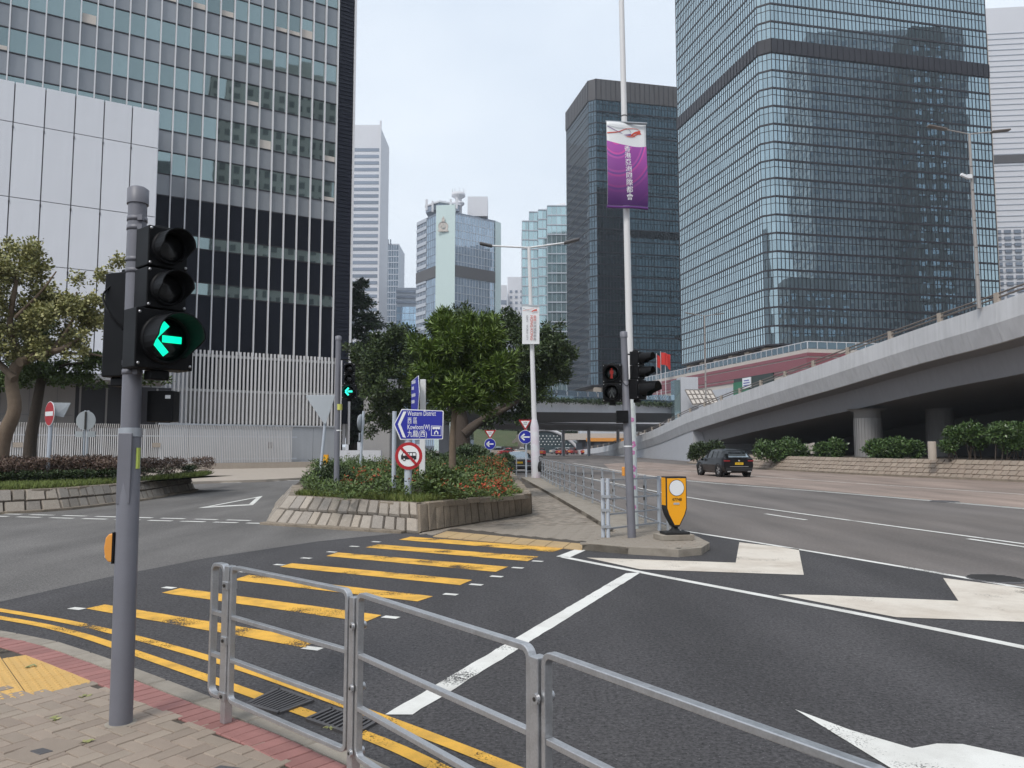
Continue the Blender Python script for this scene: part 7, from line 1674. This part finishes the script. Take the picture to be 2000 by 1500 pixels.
p = D(1014, 920, 53); car('saloon_car', 'dark grey saloon seen from behind beyond the island end', (p.x, p.y, 0), R(-3), M['car_grey'], 4.7, 1.84, 1.45, 'sedan', None, rear_glass=M['car_glass_pale'])
far_ = [('taxi', 'red taxi crossing left near the give way sign', 974, 160, 70, 'car_red', 'car_silver'), ('taxi', 'red taxi seen from behind right of the white lamp post', 1058, 150, -4, 'car_red', 'car_silver'),
        ('parked_car', 'leftmost white car beyond the barrier', 932, 205, 88, 'car_white', None), ('parked_car', 'white car beyond the barrier left of the white truck', 960, 207, 88, 'car_white', None), ('parked_car', 'white car in front of the white truck', 1004, 203, 88, 'car_white', None),
        ('taxi', 'red taxi with silver roof at the foot of the ramp, nearest', 1092, 165, 20, 'car_red', 'car_silver'), ('parked_car', 'silver car in the queue before the portal', 1076, 190, 60, 'car_silver', None), ('taxi', 'red taxi with silver roof in the middle of the ramp foot queue', 1112, 176, 25, 'car_red', 'car_silver'),
        ('taxi', 'red taxi farthest right near the low building', 1140, 172, 30, 'car_red', 'car_silver'), ('parked_car', 'white car in the queue behind the taxis', 1102, 196, 30, 'car_white', None), ('parked_car', 'dark car seen past the sign board under the tree', 862, 120, 80, 'car_grey', None)]
for nm, lab, x, Yq, hdg, pm, rf in far_:
    p = D(x, 885, Yq); car(nm, lab, (p.x, p.y, 0), R(hdg), M[pm], 4.6, 1.75, 1.5, 'sedan', None, None, detail=False, roof=M[rf] if rf else None)
# white box truck
p = D(1000, 880, 212); tk = thing('box_truck', 'white box truck beyond the barrier beside the portal', 'truck', (p.x, p.y, 0))
obj('cargo_box', MB().box((-1.2, 0, 2.0), (3.6, 2.0, 2.5)), M['car_white'], tk, bevel=.05); obj('cab', MB().prism([Vector((.7, -1, .5)), Vector((2.5, -1, .5)), Vector((2.5, -1, 1.4)), Vector((2.0, -1, 2.3)), Vector((.7, -1, 2.3))], (0, 2, 0)), M['car_white'], tk, recalc=True, bevel=.05)
obj('side_window', MB().box((1.5, -1.0, 1.8), (.8, .06, .6)), M['car_glass'], tk); obj('windscreen', MB().bar((2.52, 0, 1.4), (2.06, 0, 2.25), 1.7, .06, up=(0, 1, 0)), M['car_glass'], tk)
for x in (-2.0, 1.6):
    for y in (-.85, .85): obj('wheel', MB().lathe([(.15, -.12), (.42, -.12), (.42, .12), (.15, .12)], 16, axis='Y', c=(x, y, .42)), M['rubber'], tk)
# bag hanging on the island railing
p = D(1056, 905, 41); bg_ = thing('black_bag', 'black bag hanging on the far island railing beside the lamp post', 'bag', (p.x, p.y-.1, .45))
obj('bag_body', MB().lathe([(0, 0), (.14, .02), (.17, .25), (.13, .5), (.05, .58)], 12), M['rubber'], bg_); obj('strap', MB().path(smooth_line([Vector((-.05, 0, .55)), Vector((-.08, 0, .8)), Vector((.08, 0, .8)), Vector((.05, 0, .55))], 5), .015, 6), M['rubber'], bg_)
# ================================================================ haze in the air
hz = MB().box((0, 350, 119), (1300, 1500, 242)); hz = obj('haze', hz, bpy.data.materials.new('haze')); hz['kind'] = 'stuff'
hm = hz.data.materials[0]; hm.use_nodes = True; hm.node_tree.nodes.clear()
vo = hm.node_tree.nodes.new('ShaderNodeVolumePrincipled'); ho = hm.node_tree.nodes.new('ShaderNodeOutputMaterial'); vo.inputs['Density'].default_value = .00035; vo.inputs['Color'].default_value = (.86, .92, 1, 1); vo.inputs['Anisotropy'].default_value = .2
hm.node_tree.links.new(vo.outputs[0], ho.inputs['Volume'])
